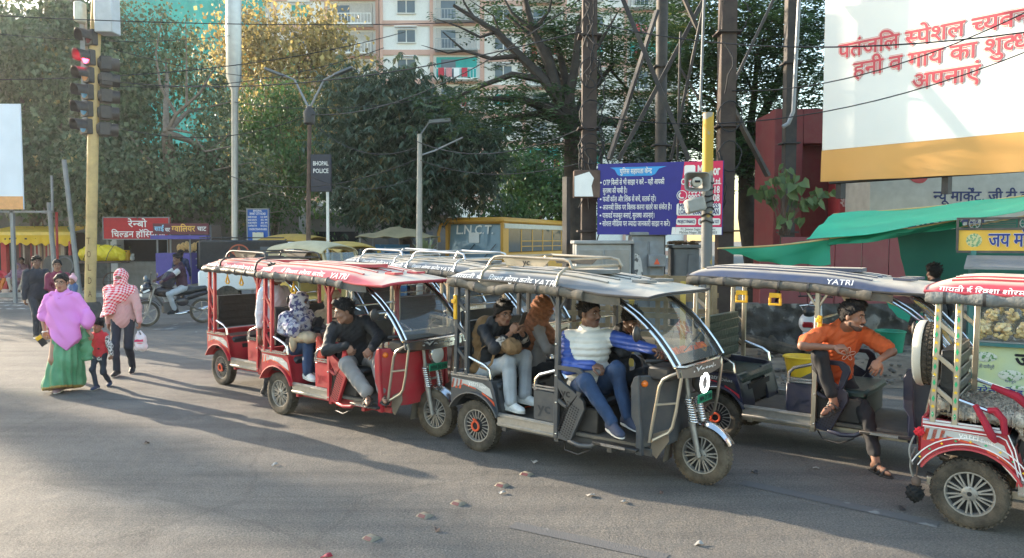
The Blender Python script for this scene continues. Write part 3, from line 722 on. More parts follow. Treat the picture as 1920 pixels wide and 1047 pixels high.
def basis(f, u):
    f = unit(f); l = unit(np.cross(u, f)); return np.stack([f, l, np.cross(f, l)], 1)       # columns fwd, left, up
SK = [mat('skin_light', (.36, .19, .12), .55, var=.10, scale=9, sss=.05), mat('skin_mid', (.25, .125, .078), .55, var=.10, scale=9, sss=.05), mat('skin_dark', (.15, .072, .045), .52, var=.10, scale=9, sss=.05)]
M_lip = [mat('lip_%d' % i, c, .45, var=.05) for i, c in enumerate(((.30, .10, .085), (.20, .07, .06), (.12, .05, .042)))]
M_hair = mat('black_hair', (.009, .008, .008), .62, var=.4, scale=60, bump=.8, bscale=130, spec=.3)
M_eye = mat('eye_white', (.40, .36, .33), .2, var=.03); M_iris = mat('dark_iris', (.015, .009, .006), .15, var=.05)
def hand_prims(w, f, n, side, curl=.5, thumb=.5, sc=1., spread=1.):
    """w wrist, f finger direction, n palm normal (palm faces n); side +1 left -1 right"""
    f = unit(f); n = np.array(n, float); n = unit(n - f * (n @ f)); t = np.cross(n, f) * side * -1      # t: towards the thumb
    P = lambda a, b, c: np.array(w, float) + (f * a + t * b + n * c) * sc
    pr = [cap(P(-.02, 0, 0), P(.02, 0, 0), .021 * sc, .022 * sc), ell(P(.052, .0, 0), np.array([.050, .040, .0155]) * sc, np.stack([f, t, n], 1)), cap(P(.035, .028, .004), P(.078, .026, 0), .014 * sc, .011 * sc), cap(P(.035, -.026, 0), P(.075, -.029, 0), .013 * sc, .010 * sc)]
    for i, (b0, ln, r0) in enumerate(((.030, .070, .0088), (.010, .080, .0092), (-.011, .074, .0088), (-.031, .058, .0078))):
        cu = curl[i] if isinstance(curl, (list, tuple)) else curl + .06 * i; a0 = P(.088 - .006 * abs(i - 1.2), b0, 0); ang = .25 * cu; p = a0
        for j, fr in enumerate((.46, .31, .25)):
            ang += cu * (.75, 1.0, .7)[j]; d = f * math.cos(ang) + n * math.sin(ang) + t * b0 * 2.2 * spread * (1 if j == 0 else .5); q = p + unit(d) * ln * fr * sc
            pr.append(cap(p, q, r0 * sc * (1 - .10 * j), r0 * sc * (.92 - .10 * j), k=.006)); p = q
    p = P(.022, .030, .006); d1 = unit(f * .62 + t * .70 + n * .35 * (1 + thumb)); q = p + d1 * .040 * sc; d2 = unit(f * .85 + t * (.45 - .5 * thumb) + n * .4 * (thumb + .3)); q2 = q + d2 * .030 * sc; q3 = q2 + unit(d2 + n * .2 * thumb - t * .1) * .024 * sc
    pr += [cap(p, q, .0135 * sc, .0105 * sc, k=.01), cap(q, q2, .0103 * sc, .0092 * sc, k=.006), cap(q2, q3, .0092 * sc, .0072 * sc, k=.006)]
    return pr
class Person:
    """a person in metres, person frame: x forward, y left, z up; build() returns the thing"""
    def __init__(s, height=1.68, pelvis=(0, 0, .92), lean=0., side=0., twist=0., yaw=0., pitch=0., tilt=0., fat=1., shw=1., hunch=0.):
        s.k = k = height / 1.70; s.h = height; s.fat = fat; J = s.J = {}; s.face_off = 0
        up = np.array([math.sin(lean) , math.sin(side), math.cos(lean) * math.cos(side)]); up /= np.linalg.norm(up); s.up = up
        J['pel'] = p = np.array(pelvis, float); tw = np.array([math.cos(twist), math.sin(twist), 0]); s.tb = tb = basis(tw - up * (tw @ up), up)
        J['waist'] = p + up * .14 * k; J['chest'] = p + up * .36 * k + tb[:, 0] * .01 * k; up2 = unit(up + tb[:, 0] * hunch)
        J['neck'] = p + up * .36 * k + up2 * .155 * k; J['hc'] = J['neck'] + unit(up2 + tb[:, 0] * .25) * .165 * k
        for sd, nm in ((1, 'l'), (-1, 'r')):
            J['sh' + nm] = J['chest'] + up2 * .095 * k + tb[:, 1] * sd * .178 * k * shw; J['hip' + nm] = p + np.array([0, sd * .095 * k, -.03 * k]) if twist == 0 else p + basis(tw * .6 + v3(.4, 0, 0), v3(0, 0, 1))[:, 1] * sd * .095 * k - v3(0, 0, .03 * k)
        cy, sy = math.cos(yaw), math.sin(yaw); hf = np.array([cy * math.cos(pitch), sy * math.cos(pitch), -math.sin(pitch)]); hu = v3(0, 0, 1) + np.cross(hf, v3(0, 0, 1)) * math.sin(tilt); s.hb = basis(hf, unit(hu - hf * (hu @ hf))); s.hands = {}; s.feet = {}
    def arm(s, nm, wrist, pole=(-.6, 0, -1), f=None, n=None, curl=.45, thumb=.4, make=True):
        sd = 1 if nm == 'l' else -1; k = s.k; po = (pole[0], pole[1] + sd * .5 if len(pole) == 3 else sd, pole[2]); e, w_ = ik(s.J['sh' + nm], wrist, .285 * k, .255 * k, po); s.J['el' + nm] = e; s.J['wr' + nm] = w_
        fd = unit(w_ - e) if f is None else unit(f); s.hands[nm] = (w_, fd, n if n is not None else v3(0, -sd, 0) , sd, curl, thumb, make); return s
    def leg(s, nm, ankle, pole=(1, 0, .15), toe=(1, 0, 0)):
        kx = s.k; e, a = ik(s.J['hip' + nm], ankle, .425 * kx, .415 * kx, pole); s.J['kn' + nm] = e; s.J['an' + nm] = a; s.feet[nm] = unit(toe); return s
    def H(s, x, y, z): return s.J['hc'] + s.hb @ (np.array([x, y, z]) * s.k * 1.0)
    def head_prims(s, tag=0):
        k = s.k; M_ = s.hb; H = s.H
        def E(c, r, **kw): return ell(H(*c), np.array(r) * k, M_, **kw)
        def Cc(a, b, ra, rb=None, **kw): return cap(H(*a), H(*b), ra * k, (ra if rb is None else rb) * k, **kw)
        fo = s.fat ** .6
        pr = [E((-.012, 0, .035), (.098, .077, .086)), E((.022, 0, -.035), (.072, .060 * fo, .082)), Cc((.060, -.012, -.098), (.060, .012, -.098), .024 * fo), Cc((.02, -.045 * fo, -.07), (.055, -.02, -.093), .022), Cc((.02, .045 * fo, -.07), (.055, .02, -.093), .022),
              E((.062, .038 * fo, -.028), (.024, .024, .024)), E((.062, -.038 * fo, -.028), (.024, .024, .024)), Cc((.080, -.034, .026), (.080, .034, .026), .0105), Cc((.090, 0, .012), (.108, 0, -.030), .0085, .0125, k=.012), Cc((.096, -.012, -.034), (.096, .012, -.034), .009, k=.012),
              Cc((.087, -.016, -.060), (.087, .016, -.060), .0075, k=.01), Cc((.083, -.014, -.072), (.083, .014, -.072), .008, k=.01)]
        cutp = [E((.096, .032, .008), (.016, .017, .011), k=.012), E((.096, -.032, .008), (.016, .017, .011), k=.012), Cc((.100, -.02, -.0658), (.100, .02, -.0658), .0042, k=.004)]
        for sd in (1, -1): pr += [ell(H(-.006, sd * .079 * fo ** .3, -.008), np.array((.020, .009, .032)) * k, M_, k=.008)]
        return pr, cutp
    def body(s, skin=1, ears=True):
        J = s.J; k = s.k; fa = s.fat; tb = s.tb
        pr, ct = s.head_prims(); hv, hf = grow(pr + [cap(s.H(-.020, 0, -.06), J['neck'] - s.up * .02, .056 * k * fa ** .4, .064 * k * fa ** .4)], .0052 * max(k, .7), .016, ct); parts = [(hv, hf, 0)]
        C_ = hv[hf].mean(1); L_ = (C_ - J['hc']) @ s.hb / k
        lipm = (np.abs(L_[:, 1]) < .024 - .6 * np.abs(L_[:, 2] + .066)) & (L_[:, 0] > .07) & (np.abs(L_[:, 2] + .066) < .0125); mi = np.where(lipm, 1, 0); parts[0] = (hv, hf, mi)
        b = [cap(J['neck'] - s.up * .04 * k, J['neck'], .07 * k), ell(J['chest'], np.array([.105 * fa, .15, .17]) * k, tb), ell(J['waist'], np.array([.095 * fa, .13 * fa, .15]) * k, tb), ell(J['pel'], np.array([.10, .15, .12]) * k, tb), cap(J['shl'], J['shr'], .045 * k)]
        for nm in 'lr':
            if 'el' + nm in J: b += [cap(J['sh' + nm], J['el' + nm], .046 * k, .038 * k), cap(J['el' + nm], J['wr' + nm], .037 * k, .025 * k)]
            if 'kn' + nm in J: b += [cap(J['hip' + nm], J['kn' + nm], .075 * k, .052 * k), cap(J['kn' + nm], J['an' + nm], .050 * k, .034 * k)]
            if nm in s.feet: a = J['an' + nm]; t = s.feet[nm]; b += [cap(a - t * .03 * k + v3(0, 0, -.045 * k), a + t * .10 * k + v3(0, 0, -.055 * k), .030 * k, .026 * k), cap(a + t * .10 * k + v3(0, 0, -.058 * k), a + t * .165 * k + v3(0, 0, -.065 * k), .028 * k, .017 * k)]
        bv, bf = grow(b, .014, .03); parts.append((bv, bf, 0))
        for nm, (w_, f, n, sd, cu, th, mk) in s.hands.items():
            if mk: hv, hf = grow(hand_prims(w_, f, n, sd, cu, th, k), .0042, .010); parts.append((hv, hf, 0))
        return npmesh('person', parts, [SK[skin], M_lip[skin]])
    def build(s, label, loc, heading, skin=1, parts=(), group=None, name='person', cat='person', eyes=True):
        """parts: list of (name, mesh); loc: where the person frame sits"""
        o = link(name, s.body(skin)); o.location = loc; o.rotation_euler = (0, 0, heading); tag(o, label, cat, group); s.o = o
        if eyes:
            for sd in (1, -1):
                b = MB(); c = s.H(.0835, sd * .0315, .0085); q = frame(Vector(c), s.hb[:, 0], s.hb[:, 1]); k = s.k; b.ball((0, 0, 0), (.0070 * k, .0118 * k, .0056 * k), 10, 6, q); b.cur = 1; b.ball((.0048 * k, 0, 0), (.0038 * k, .0060 * k, .0052 * k), 8, 6, q); b.build('eye', [M_eye, M_iris], o)
                b = MB(); b.tube([s.H(.093, sd * .012, .026), s.H(.0925, sd * .03, .0315), s.H(.080, sd * .050, .026)], [.0045 * k, .0052 * k, .003 * k], 6); b.build('eyebrow', M_hair, o)
        for nm, me in parts: link(nm, me, o)
        return o
    # ---- garments: each returns (name, mesh)
    def top(s, mats, name='jacket', r=1.0, len_=.06, sleeve='full', tags=None, wr=.005, puff=0, collar=True, hem=0., cut_neck=True, h=.011, seed=1, armr=1.0, open_=None):
        J = s.J; k = s.k; fa = s.fat; tb = s.tb; tg = tags or (0, 0); c = 1.0 * r
        P = [ell(J['chest'] + s.up * .0, np.array([.125 * fa * c, .172 * c * fa ** .5, .19]) * k, tb, tag=tg[0]), ell(J['waist'] + tb[:, 0] * .012 * k * (fa > 1.15) * 2, np.array([.118 * fa * c, .155 * fa * c, .17]) * k, tb, tag=tg[0]), ell(J['pel'] + s.up * (.04 - len_ * .3) * k, np.array([.122 * fa ** .6 * c, .170 * fa ** .7 * c, .11 + len_]) * k, tb, tag=tg[0]),
             cap(J['shl'] - tb[:, 1] * .03 * k, J['shr'] + tb[:, 1] * .03 * k, .060 * k * c, tag=tg[0]), cap(J['neck'] - s.up * .03 * k, J['neck'] + s.up * .005 * k, .085 * k, .074 * k, tag=tg[0])]
        if collar: P.append(cap(J['neck'] + s.up * .0 * k, J['neck'] + (s.up * .03 - tb[:, 0] * .012) * k, .076 * k, .070 * k, tag=tg[0]))
        for nm in 'lr':
            if 'el' + nm not in J or not sleeve: continue
            sh, el, wr_ = J['sh' + nm], J['el' + nm], J['wr' + nm]; a = armr * c
            P += [cap(sh, el, .064 * k * a * fa ** .4, .054 * k * a * fa ** .3, tag=tg[1])]
            if sleeve == 'full': P += [cap(el, el + (wr_ - el) * .94, .053 * k * a * fa ** .3, .040 * k * a, tag=tg[1])]
            if sleeve == 'roll': P += [cap(el, el + (wr_ - el) * .55, .053 * k * a, .048 * k * a, tag=tg[1])]
        if sleeve == 'short': P = [p for p in P]
        if sleeve == 'short':
            for nm in 'lr':
                sh, el = J['sh' + nm], J['el' + nm]; P.append(cap(sh, sh + (el - sh) * .78, .070 * k, .074 * k, tag=tg[1]))
            P = [p for p in P if not (p[0] == 'c' and any(np.allclose(p[2], J['el' + nm]) for nm in 'lr'))]
        ct = [cap(J['neck'] + (s.up * .05 + tb[:, 0] * .03) * k, J['neck'] + (s.up * .20 + tb[:, 0] * .05) * k, .052 * k, .10 * k, k=.008)] if cut_neck else []
        base = wrinkle(wr, seed=seed)
        if puff:
            up = s.up
            def dsp(X): return base(X) * .5 - (puff * np.abs(np.sin(((X - J['pel']) @ up) * math.pi / .058))).astype(np.float32) + puff * .5
        else: dsp = base
        lo = J['pel'] - s.up * (.05 + len_) * k
        V, F = grow(P, h, .035, ct, [(lo, s.up)] if hem else (), dsp); return (name, npmesh(name, [(V, F, region(V, F, P) if tags else 0)], mats))
    def trousers(s, m, name='trousers', r=1., rk=1., ra=1., wr=.005, upto=.95, seed=2, h=.011):
        J = s.J; k = s.k; P = [ell(J['pel'], np.array([.115 * s.fat ** .6, .165 * s.fat ** .5, .12]) * k, s.tb)]
        for nm in 'lr':
            if 'kn' + nm not in J: continue
            a, b_, c = J['hip' + nm], J['kn' + nm], J['an' + nm]; P += [cap(a, b_, .092 * k * r * s.fat ** .3, .068 * k * rk), cap(b_, b_ + (c - b_) * upto, .066 * k * rk, .052 * k * ra)]
        V, F = grow(P, h, .03, disp=wrinkle(wr, seed=seed)); return (name, npmesh(name, [(V, F, 0)], m))
    def shoe(s, nm, mats, sole=True, r=1., name='shoe'):
        k = s.k; a = s.J['an' + nm]; t = s.feet[nm]; l = np.cross(v3(0, 0, 1), t); u = np.cross(t, l); A = lambda x, y, z: a + (t * x + l * y + u * z) * k
        P = [cap(A(-.045, 0, -.025), A(-.01, 0, .02), .038 * k * r, .042 * k * r), cap(A(-.05, 0, -.045), A(.14, .004, -.052), .036 * k * r, .033 * k * r), ell(A(.10, .004, -.052), np.array([.095, .046, .034]) * k * r, np.stack([t, l, u], 1)), cap(A(.0, 0, .0), A(.10, 0, -.035), .036 * k, .028 * k)]
        V, F = grow(P, .0075, .025, clip=[(A(0, 0, -.082), u)]); parts = [(V, F, 0)]
        if sole:
            Q = [ell(A(.095, .004, -.074), np.array([.105, .050, .015]) * k * r, np.stack([t, l, u], 1)), ell(A(-.03, 0, -.074), np.array([.062, .041, .015]) * k * r, np.stack([t, l, u], 1)), cap(A(-.03, 0, -.076), A(.1, 0, -.076), .013 * k, .013 * k), ell(A(.03, 0, -.076), np.array([.10, .038, .014]) * k, np.stack([t, l, u], 1))]
            V2, F2 = grow(Q, .0075, .02, clip=[(A(0, 0, -.084), u)]); parts.append((V2, F2, 1))
        return (name, npmesh(name, parts, mats))
    def sandal(s, nm, m, name='sandal'):
        k = s.k; a = s.J['an' + nm]; t = s.feet[nm]; l = np.cross(v3(0, 0, 1), t); u = np.cross(t, l); A = lambda x, y, z: a + (t * x + l * y + u * z) * k; B3 = np.stack([t, l, u], 1)
        Q = [ell(A(.10, .002, -.090), np.array([.10, .047, .013]) * k, B3), ell(A(-.02, 0, -.090), np.array([.055, .039, .013]) * k, B3), ell(A(.03, 0, -.09), np.array([.10, .036, .012]) * k, B3)]
        for x, z in ((.075, -.052), (.115, -.058), (.02, -.035)): Q.append(cap(A(x, -.042, z - .025), A(x + .01, 0, z + .020), .014 * k, k=.004)); Q.append(cap(A(x, .042, z - .025), A(x + .01, 0, z + .020), .014 * k, k=.004))
        V, F = grow(Q, .006, .008, clip=[(A(0, 0, -.101), u)]); return (name, npmesh(name, [(V, F, 0)], m))
    def tufts(s, n=150, seed=5, lo=.062, L0=.030):
        r = np.random.RandomState(seed); P = []; k = s.k
        for _ in range(n):
            d = r.normal(size=3); d /= np.linalg.norm(d); p = v3(-.012, 0, .042) + d * v3(.106, .086, .096)
            if p[2] < lo - .9 * (.07 - p[0]) and p[2] < lo: continue
            if p[2] < -.01 or (p[0] > .05 and p[2] < lo): continue
            t = unit(d * .45 + v3(-.35 + .9 * (p[0] > .04), .6 * r.normal(), .35 + .4 * r.rand())); q = p + t * L0 * (.6 + .8 * r.rand()); P.append(cap(s.H(*(p - d * .006)), s.H(*q), .0095 * k, .0035 * k, k=.006))
        return grow(P, .005, .006)
    def hair(s, style='short', m=None, vol=1., name='hair', seed=3):
        k = s.k; H = s.H; M_ = s.hb; g = .013 * vol
        P = [ell(H(-.014, 0, .038), np.array([.100 + g, .079 + g, .088 + g * 1.2]) * k, M_)]
        cl = []
        if style == 'short': P += [ell(H(.050, .0, .108), np.array([.052, .060, .028 * vol]) * k, M_, k=.02), ell(H(-.055, 0, -.02), np.array([.058, .064, .060]) * k, M_, k=.02)]; cl = [(H(.085, 0, .060), M_ @ v3(-.62, 0, .78)), (H(0, 0, -.068), M_ @ v3(-.25, 0, 1))]
        if style == 'mop': P += [ell(H(.060, .0, .088), np.array([.055, .066, .045]) * k, M_, k=.02), ell(H(-.06, 0, -.02), np.array([.062, .074, .075]) * k, M_, k=.02), ell(H(.01, .072, .01), np.array([.05, .022, .055]) * k, M_, k=.02), ell(H(.01, -.072, .01), np.array([.05, .022, .055]) * k, M_, k=.02)]; cl = [(H(.085, 0, .038), M_ @ v3(-.45, 0, .9)), (H(0, 0, -.085), M_ @ v3(-.25, 0, 1))]
        if style == 'quiff': P += [ell(H(.052, -.012, .122), np.array([.058, .060, .036]) * k, M_, k=.02), ell(H(.0, .0, .125), np.array([.07, .06, .03]) * k, M_, k=.02), ell(H(-.055, 0, -.01), np.array([.056, .064, .06]) * k, M_, k=.02)]; cl = [(H(.092, 0, .078), M_ @ v3(-.66, 0, .75)), (H(0, 0, -.055), M_ @ v3(-.3, 0, 1))]
        if style == 'back': P += [ell(H(-.092, 0, .0), np.array([.045, .05, .05]) * k, M_, k=.02)]; cl = [(H(.086, 0, .070), M_ @ v3(-.72, 0, .70)), (H(0, 0, -.06), M_ @ v3(-.6, 0, .8))]
        ct = [ell(H(-.006, sd * .088, -.012), np.array((.022, .02, .034)) * k, M_, k=.008) for sd in (1, -1)] if style != 'mop' else []
        f2 = lambda X: (.0035 * np.sin(X[..., 0] * 210 + 3 * np.sin(X[..., 2] * 60)) * np.sin(X[..., 1] * 190 + 2 * np.sin(X[..., 0] * 70)) + .004 * np.sin(X[..., 1] * 80 + X[..., 2] * 60)).astype(np.float32)
        V, F = grow(P, .0055, .012, ct, cl, f2, ragged=True); parts = [(V, F, 0)]
        if style != 'back': V2, F2 = s.tufts(seed=seed + int(abs(s.J['hc'][2]) * 100), lo={'mop': .045, 'short': .068, 'quiff': .082}[style]); parts.append((V2, F2, 0))
        return (name, npmesh(name, parts, m or M_hair))
    def cover(s, m, name, prims, cut=(), clip=(), wr=.006, seed=4, h=.011, k=.03, disp=None):
        V, F = grow(prims, h, k, cut, clip, disp or wrinkle(wr, (30, 25, 36), seed)); return (name, npmesh(name, [(V, F, 0)], m))
    def moustache(s):
        b = MB(); b.tube([s.H(.088, -.028, -.058), s.H(.098, -.012, -.049), s.H(.101, 0, -.047), s.H(.098, .012, -.049), s.H(.088, .028, -.058)], [.003, .0065, .006, .0065, .003], 6); return ('moustache', b.mesh('moustache', M_hair))
    def specs(s):
        b = MB(); k = s.k
        for sd in (1, -1):
            c = s.H(.108, sd * .033, .004); b.tube([c + s.hb @ (v3(0, .026 * math.cos(a), .020 * math.sin(a)) * k) for a in np.linspace(0, 2 * math.pi, 14)[:-1]], .0016 * k, 5, closed=True); b.tube([s.H(.107, sd * .060, .008), s.H(.0, sd * .086, .012)], .002 * k, 5)
        b.tube([s.H(.109, -.008, .008), s.H(.109, .008, .008)], .002 * k, 5); return ('spectacles', b.mesh('spectacles', M_ink))
# ================================================================ setting: ground
def mat_asphalt():
    m = bpy.data.materials.new('asphalt'); m.use_nodes = True; t = m.node_tree; L = t.links.new; b = t.nodes['Principled BSDF']; b.inputs['Specular IOR Level'].default_value = .35
    tc = _n(t, 'ShaderNodeTexCoord')
    def noise(s, d, r=.6):
        n = _n(t, 'ShaderNodeTexNoise'); n.inputs['Scale'].default_value = s; n.inputs['Detail'].default_value = d; n.inputs['Roughness'].default_value = r; L(tc.outputs['Object'], n.inputs[0]); return n
    def ramp(n, p0, c0, p1, c1):
        r = _n(t, 'ShaderNodeValToRGB'); r.color_ramp.elements[0].position = p0; r.color_ramp.elements[1].position = p1; r.color_ramp.elements[0].color = (*c0, 1); r.color_ramp.elements[1].color = (*c1, 1); L(n.outputs[0], r.inputs[0]); return r
    def mix(a, b_, fac=None, mode='MIX', f=.5):
        x = _n(t, 'ShaderNodeMix', data_type='RGBA', blend_type=mode); x.inputs[0].default_value = f; L(a.outputs[0] if a.type != 'MIX' else a.outputs[2], x.inputs[6]); L(b_.outputs[0] if b_.type != 'MIX' else b_.outputs[2], x.inputs[7])
        if fac: L(fac.outputs[0], x.inputs[0])
        return x
    base = ramp(noise(1.1, 9, .7), .3, (.114, .107, .098), .72, (.162, .151, .136)); grit = ramp(noise(62, 4, .75), .36, (.48, .48, .48), .66, (1.5, 1.46, 1.38))
    a = mix(base, grit, None, 'MULTIPLY', 1.); vor = _n(t, 'ShaderNodeTexVoronoi'); vor.inputs['Scale'].default_value = 38; L(tc.outputs['Object'], vor.inputs[0])
    st = ramp(vor, .10, (2.1, 2.0, 1.85), .20, (1, 1, 1)); a = mix(a, st, None, 'MULTIPLY', .7)
    dust = ramp(noise(.45, 10, .72), .50, (0, 0, 0), .80, (.55, .55, .55)); dc = _n(t, 'ShaderNodeRGB'); dc.outputs[0].default_value = (.20, .18, .155, 1); a = mix(a, dc, dust)
    oil = ramp(noise(1.7, 8, .68), .58, (1, 1, 1), .72, (.66, .66, .67)); a = mix(a, oil, None, 'MULTIPLY', .8); mp = _n(t, 'ShaderNodeMapping'); mp.inputs['Rotation'].default_value = (0, 0, R(36)); mp.inputs['Scale'].default_value = (.12, 2.2, 1); L(tc.outputs['Object'], mp.inputs[0])
    n6 = noise(1.6, 7, .6); L(mp.outputs[0], n6.inputs[0]); trk = ramp(n6, .34, (.74, .74, .75), .56, (1.06, 1.05, 1.04)); a = mix(a, trk, None, 'MULTIPLY', .85)
    dn = noise(1.3, 5); vm = _n(t, 'ShaderNodeMix', data_type='VECTOR'); vm.inputs[0].default_value = .22; L(tc.outputs['Object'], vm.inputs[4]); L(dn.outputs['Color'], vm.inputs[5]); vc = _n(t, 'ShaderNodeTexVoronoi', feature='DISTANCE_TO_EDGE'); vc.inputs['Scale'].default_value = .34; L(vm.outputs[1], vc.inputs[0]); ck = ramp(vc, .0025, (.45, .44, .43), .006, (1, 1, 1)); a = mix(a, ck, None, 'MULTIPLY', .28)
    L(a.outputs[2], b.inputs['Base Color'])
    r2 = ramp(noise(2, 5), .3, (.74, .74, .74), .8, (.95, .95, .95)); L(r2.outputs[0], b.inputs['Roughness'])
    bp = _n(t, 'ShaderNodeBump'); bp.inputs['Strength'].default_value = .9; bp.inputs['Distance'].default_value = .008; n4 = noise(110, 3); L(n4.outputs[0], bp.inputs['Height'])
    bp2 = _n(t, 'ShaderNodeBump'); bp2.inputs['Strength'].default_value = .35; bp2.inputs['Distance'].default_value = .05; n5 = noise(5, 6); L(n5.outputs[0], bp2.inputs['Height']); L(bp.outputs[0], bp2.inputs['Normal']); L(bp2.outputs[0], b.inputs['Normal'])
    return m
M_asph = mat_asphalt()
M_dirt = mat('dirt', (.20, .165, .125), .95, var=.35, scale=3, bump=.9, bscale=22, detail=9, spec=.2)
M_conc = mat('concrete', (.28, .27, .25), .85, var=.2, scale=3, bump=.3, bscale=30, dust=.4)
M_stone = mat('old_stone', (.13, .12, .11), .9, var=.35, scale=4, bump=.8, bscale=9, dust=.4)
M_paint = mat('worn_road_paint', (.11, .105, .10), .85, col2=(.42, .41, .38), scale=4.5, thr=.52, detail=10, bump=.4, bscale=90)
M_paintl = mat('faint_road_paint', (.11, .105, .10), .9, col2=(.24, .23, .21), scale=3.2, thr=.60, detail=12, bump=.4, bscale=90)
b = MB(); b.sheet(lambda u, v: (-400 + 800 * u, -30 + 830 * v, 0), 8, 8); struct(b.build('road', M_asph, smooth=0))
def slab(name, poly, z0, z1, m, bevel=0.): b = MB(); b.prism([(p[0], p[1]) for p in poly], z0, z1, 'z'); return struct(b.build(name, m, bevel=bevel))
pv = slab('pavement', [(-60, 27.2), (-7.5, 26.4), (-7.5, 46), (-60, 46)], -.05, .14, M_conc, .02)
b = MB(); b.sheet(lambda u, v: (2.2 + 16 * u, 10.2 - 1.6 * u + 7.5 * v + .3 * math.sin(u * 9), .004 + .05 * min(1, v * 3) + .03 * math.sin(u * 31) * math.sin(v * 23) * min(1, v * 4)), 60, 40); struct(b.build('ground', M_dirt, smooth=60))
for i in range(4):
    y = 21.9 + i * 1.1; b = MB(); b.sheet(lambda u, v: (-22 + 7.6 * u, y + .45 * v, .004), 2, 1); struct(b.build('road_marking', M_paint))
for (x0, y0), (x1, y1), w_ in ((gr(1390, 905)[:2], gr(1760, 985)[:2], .14), (gr(960, 985)[:2], gr(1250, 1047)[:2], .12), (gr(300, 620)[:2], gr(400, 596)[:2], .5), (gr(150, 640)[:2], gr(250, 622)[:2], .3)):
    d = Vector((y1 - y0, x0 - x1)).normalized() * w_; b = MB(); b.sheet(lambda u, v: (x0 + (x1 - x0) * u + d.x * (v - .5), y0 + (y1 - y0) * u + d.y * (v - .5), .004), 4, 1); struct(b.build('road_marking', M_paintl))
# ================================================================ trees
def leaf_cloud(blobs, n, ll, lw, clump=34, sig=.26, mode='broad', seed=1, flat=.6, shell=.55):
    r = np.random.RandomState(seed); B = np.array([[*c, *rr] for c, rr in blobs], float); wt = (B[:, 3] * B[:, 4] * B[:, 5]) ** .75; wt /= wt.sum(); nc = max(1, n // clump)
    k = r.choice(len(B), nc, p=wt); d = r.normal(size=(nc, 3)); d /= np.linalg.norm(d, axis=1)[:, None]; rad = shell + (1 - shell) * r.rand(nc); rad[r.rand(nc) < .3] *= r.rand((1))[0]; rad *= 1 + .16 * r.normal(size=nc)
    C = B[k, :3] + d * B[k, 3:] * rad[:, None]; ci = np.repeat(np.arange(nc), clump); N = len(ci)
    if mode == 'droop':        # whorls of long leaves hanging from shoot tips
        ti = np.repeat(np.arange(nc * (clump // 8)), 8)[:N]; tips = C[np.arange(nc * (clump // 8)) // (clump // 8)] + r.normal(size=(nc * (clump // 8), 3)) * sig; ti = ti[:N]; N = len(ti); P0 = tips[ti]
        a = r.rand(N) * 2 * np.pi; ax = np.stack([np.cos(a) * .75, np.sin(a) * .75, -.25 - .75 * r.rand(N)], 1); side = np.stack([-np.sin(a), np.cos(a), .4 * r.normal(size=N)], 1); ids = ti * 1.7 + r.rand(N) * .001
    elif mode == 'frond':      # feathery layers
        fr = np.repeat(np.arange(N // 10), 10); N = len(fr); fc = C[ci[:len(ci) // 10 * 10:10]] + r.normal(size=(N // 10, 3)) * np.array([sig, sig, sig * .28]); a = r.rand(N // 10) * 2 * np.pi; fd = np.stack([np.cos(a), np.sin(a), -.25 + .25 * r.normal(size=len(a))], 1); t = np.tile(np.arange(10) % 5, N // 10) / 5.; s_ = np.tile(np.where(np.arange(10) < 5, 1, -1), N // 10)
        fp = np.stack([-np.sin(a), np.cos(a), .1 * r.normal(size=len(a))], 1); P0 = fc[fr] + fd[fr] * (t[:, None] * ll * 4); ax = fp[fr] * s_[:, None] + fd[fr] * .5; side = fd[fr] * 1.; ids = fr * 1.3
    else:
        P0 = C[ci] + r.normal(size=(N, 3)) * sig; out_ = d[ci] + .45 * r.normal(size=(N, 3)) + np.array([0, 0, .35]); ax = .55 * r.normal(size=(N, 3)); ax[:, 2] -= .85; side = np.cross(ax, out_) + .2 * r.normal(size=(N, 3)); ids = np.arange(N) * 1.1
    ax /= np.linalg.norm(ax, axis=1)[:, None]; side -= ax * (side * ax).sum(1)[:, None]; side /= np.linalg.norm(side, axis=1)[:, None]; nr = np.cross(ax, side); s = (.45 + 1.0 * r.rand(N) ** 1.3)[:, None]
    V = np.stack([P0, P0 + ax * ll * .45 * s + side * lw * .5 * s + nr * lw * .12, P0 + ax * ll * s - nr * ll * .1, P0 + ax * ll * .45 * s - side * lw * .5 * s + nr * lw * .12], 1).reshape(-1, 3)
    F = np.arange(N * 4).reshape(-1, 4); return V, F, np.repeat(ids, 1), C
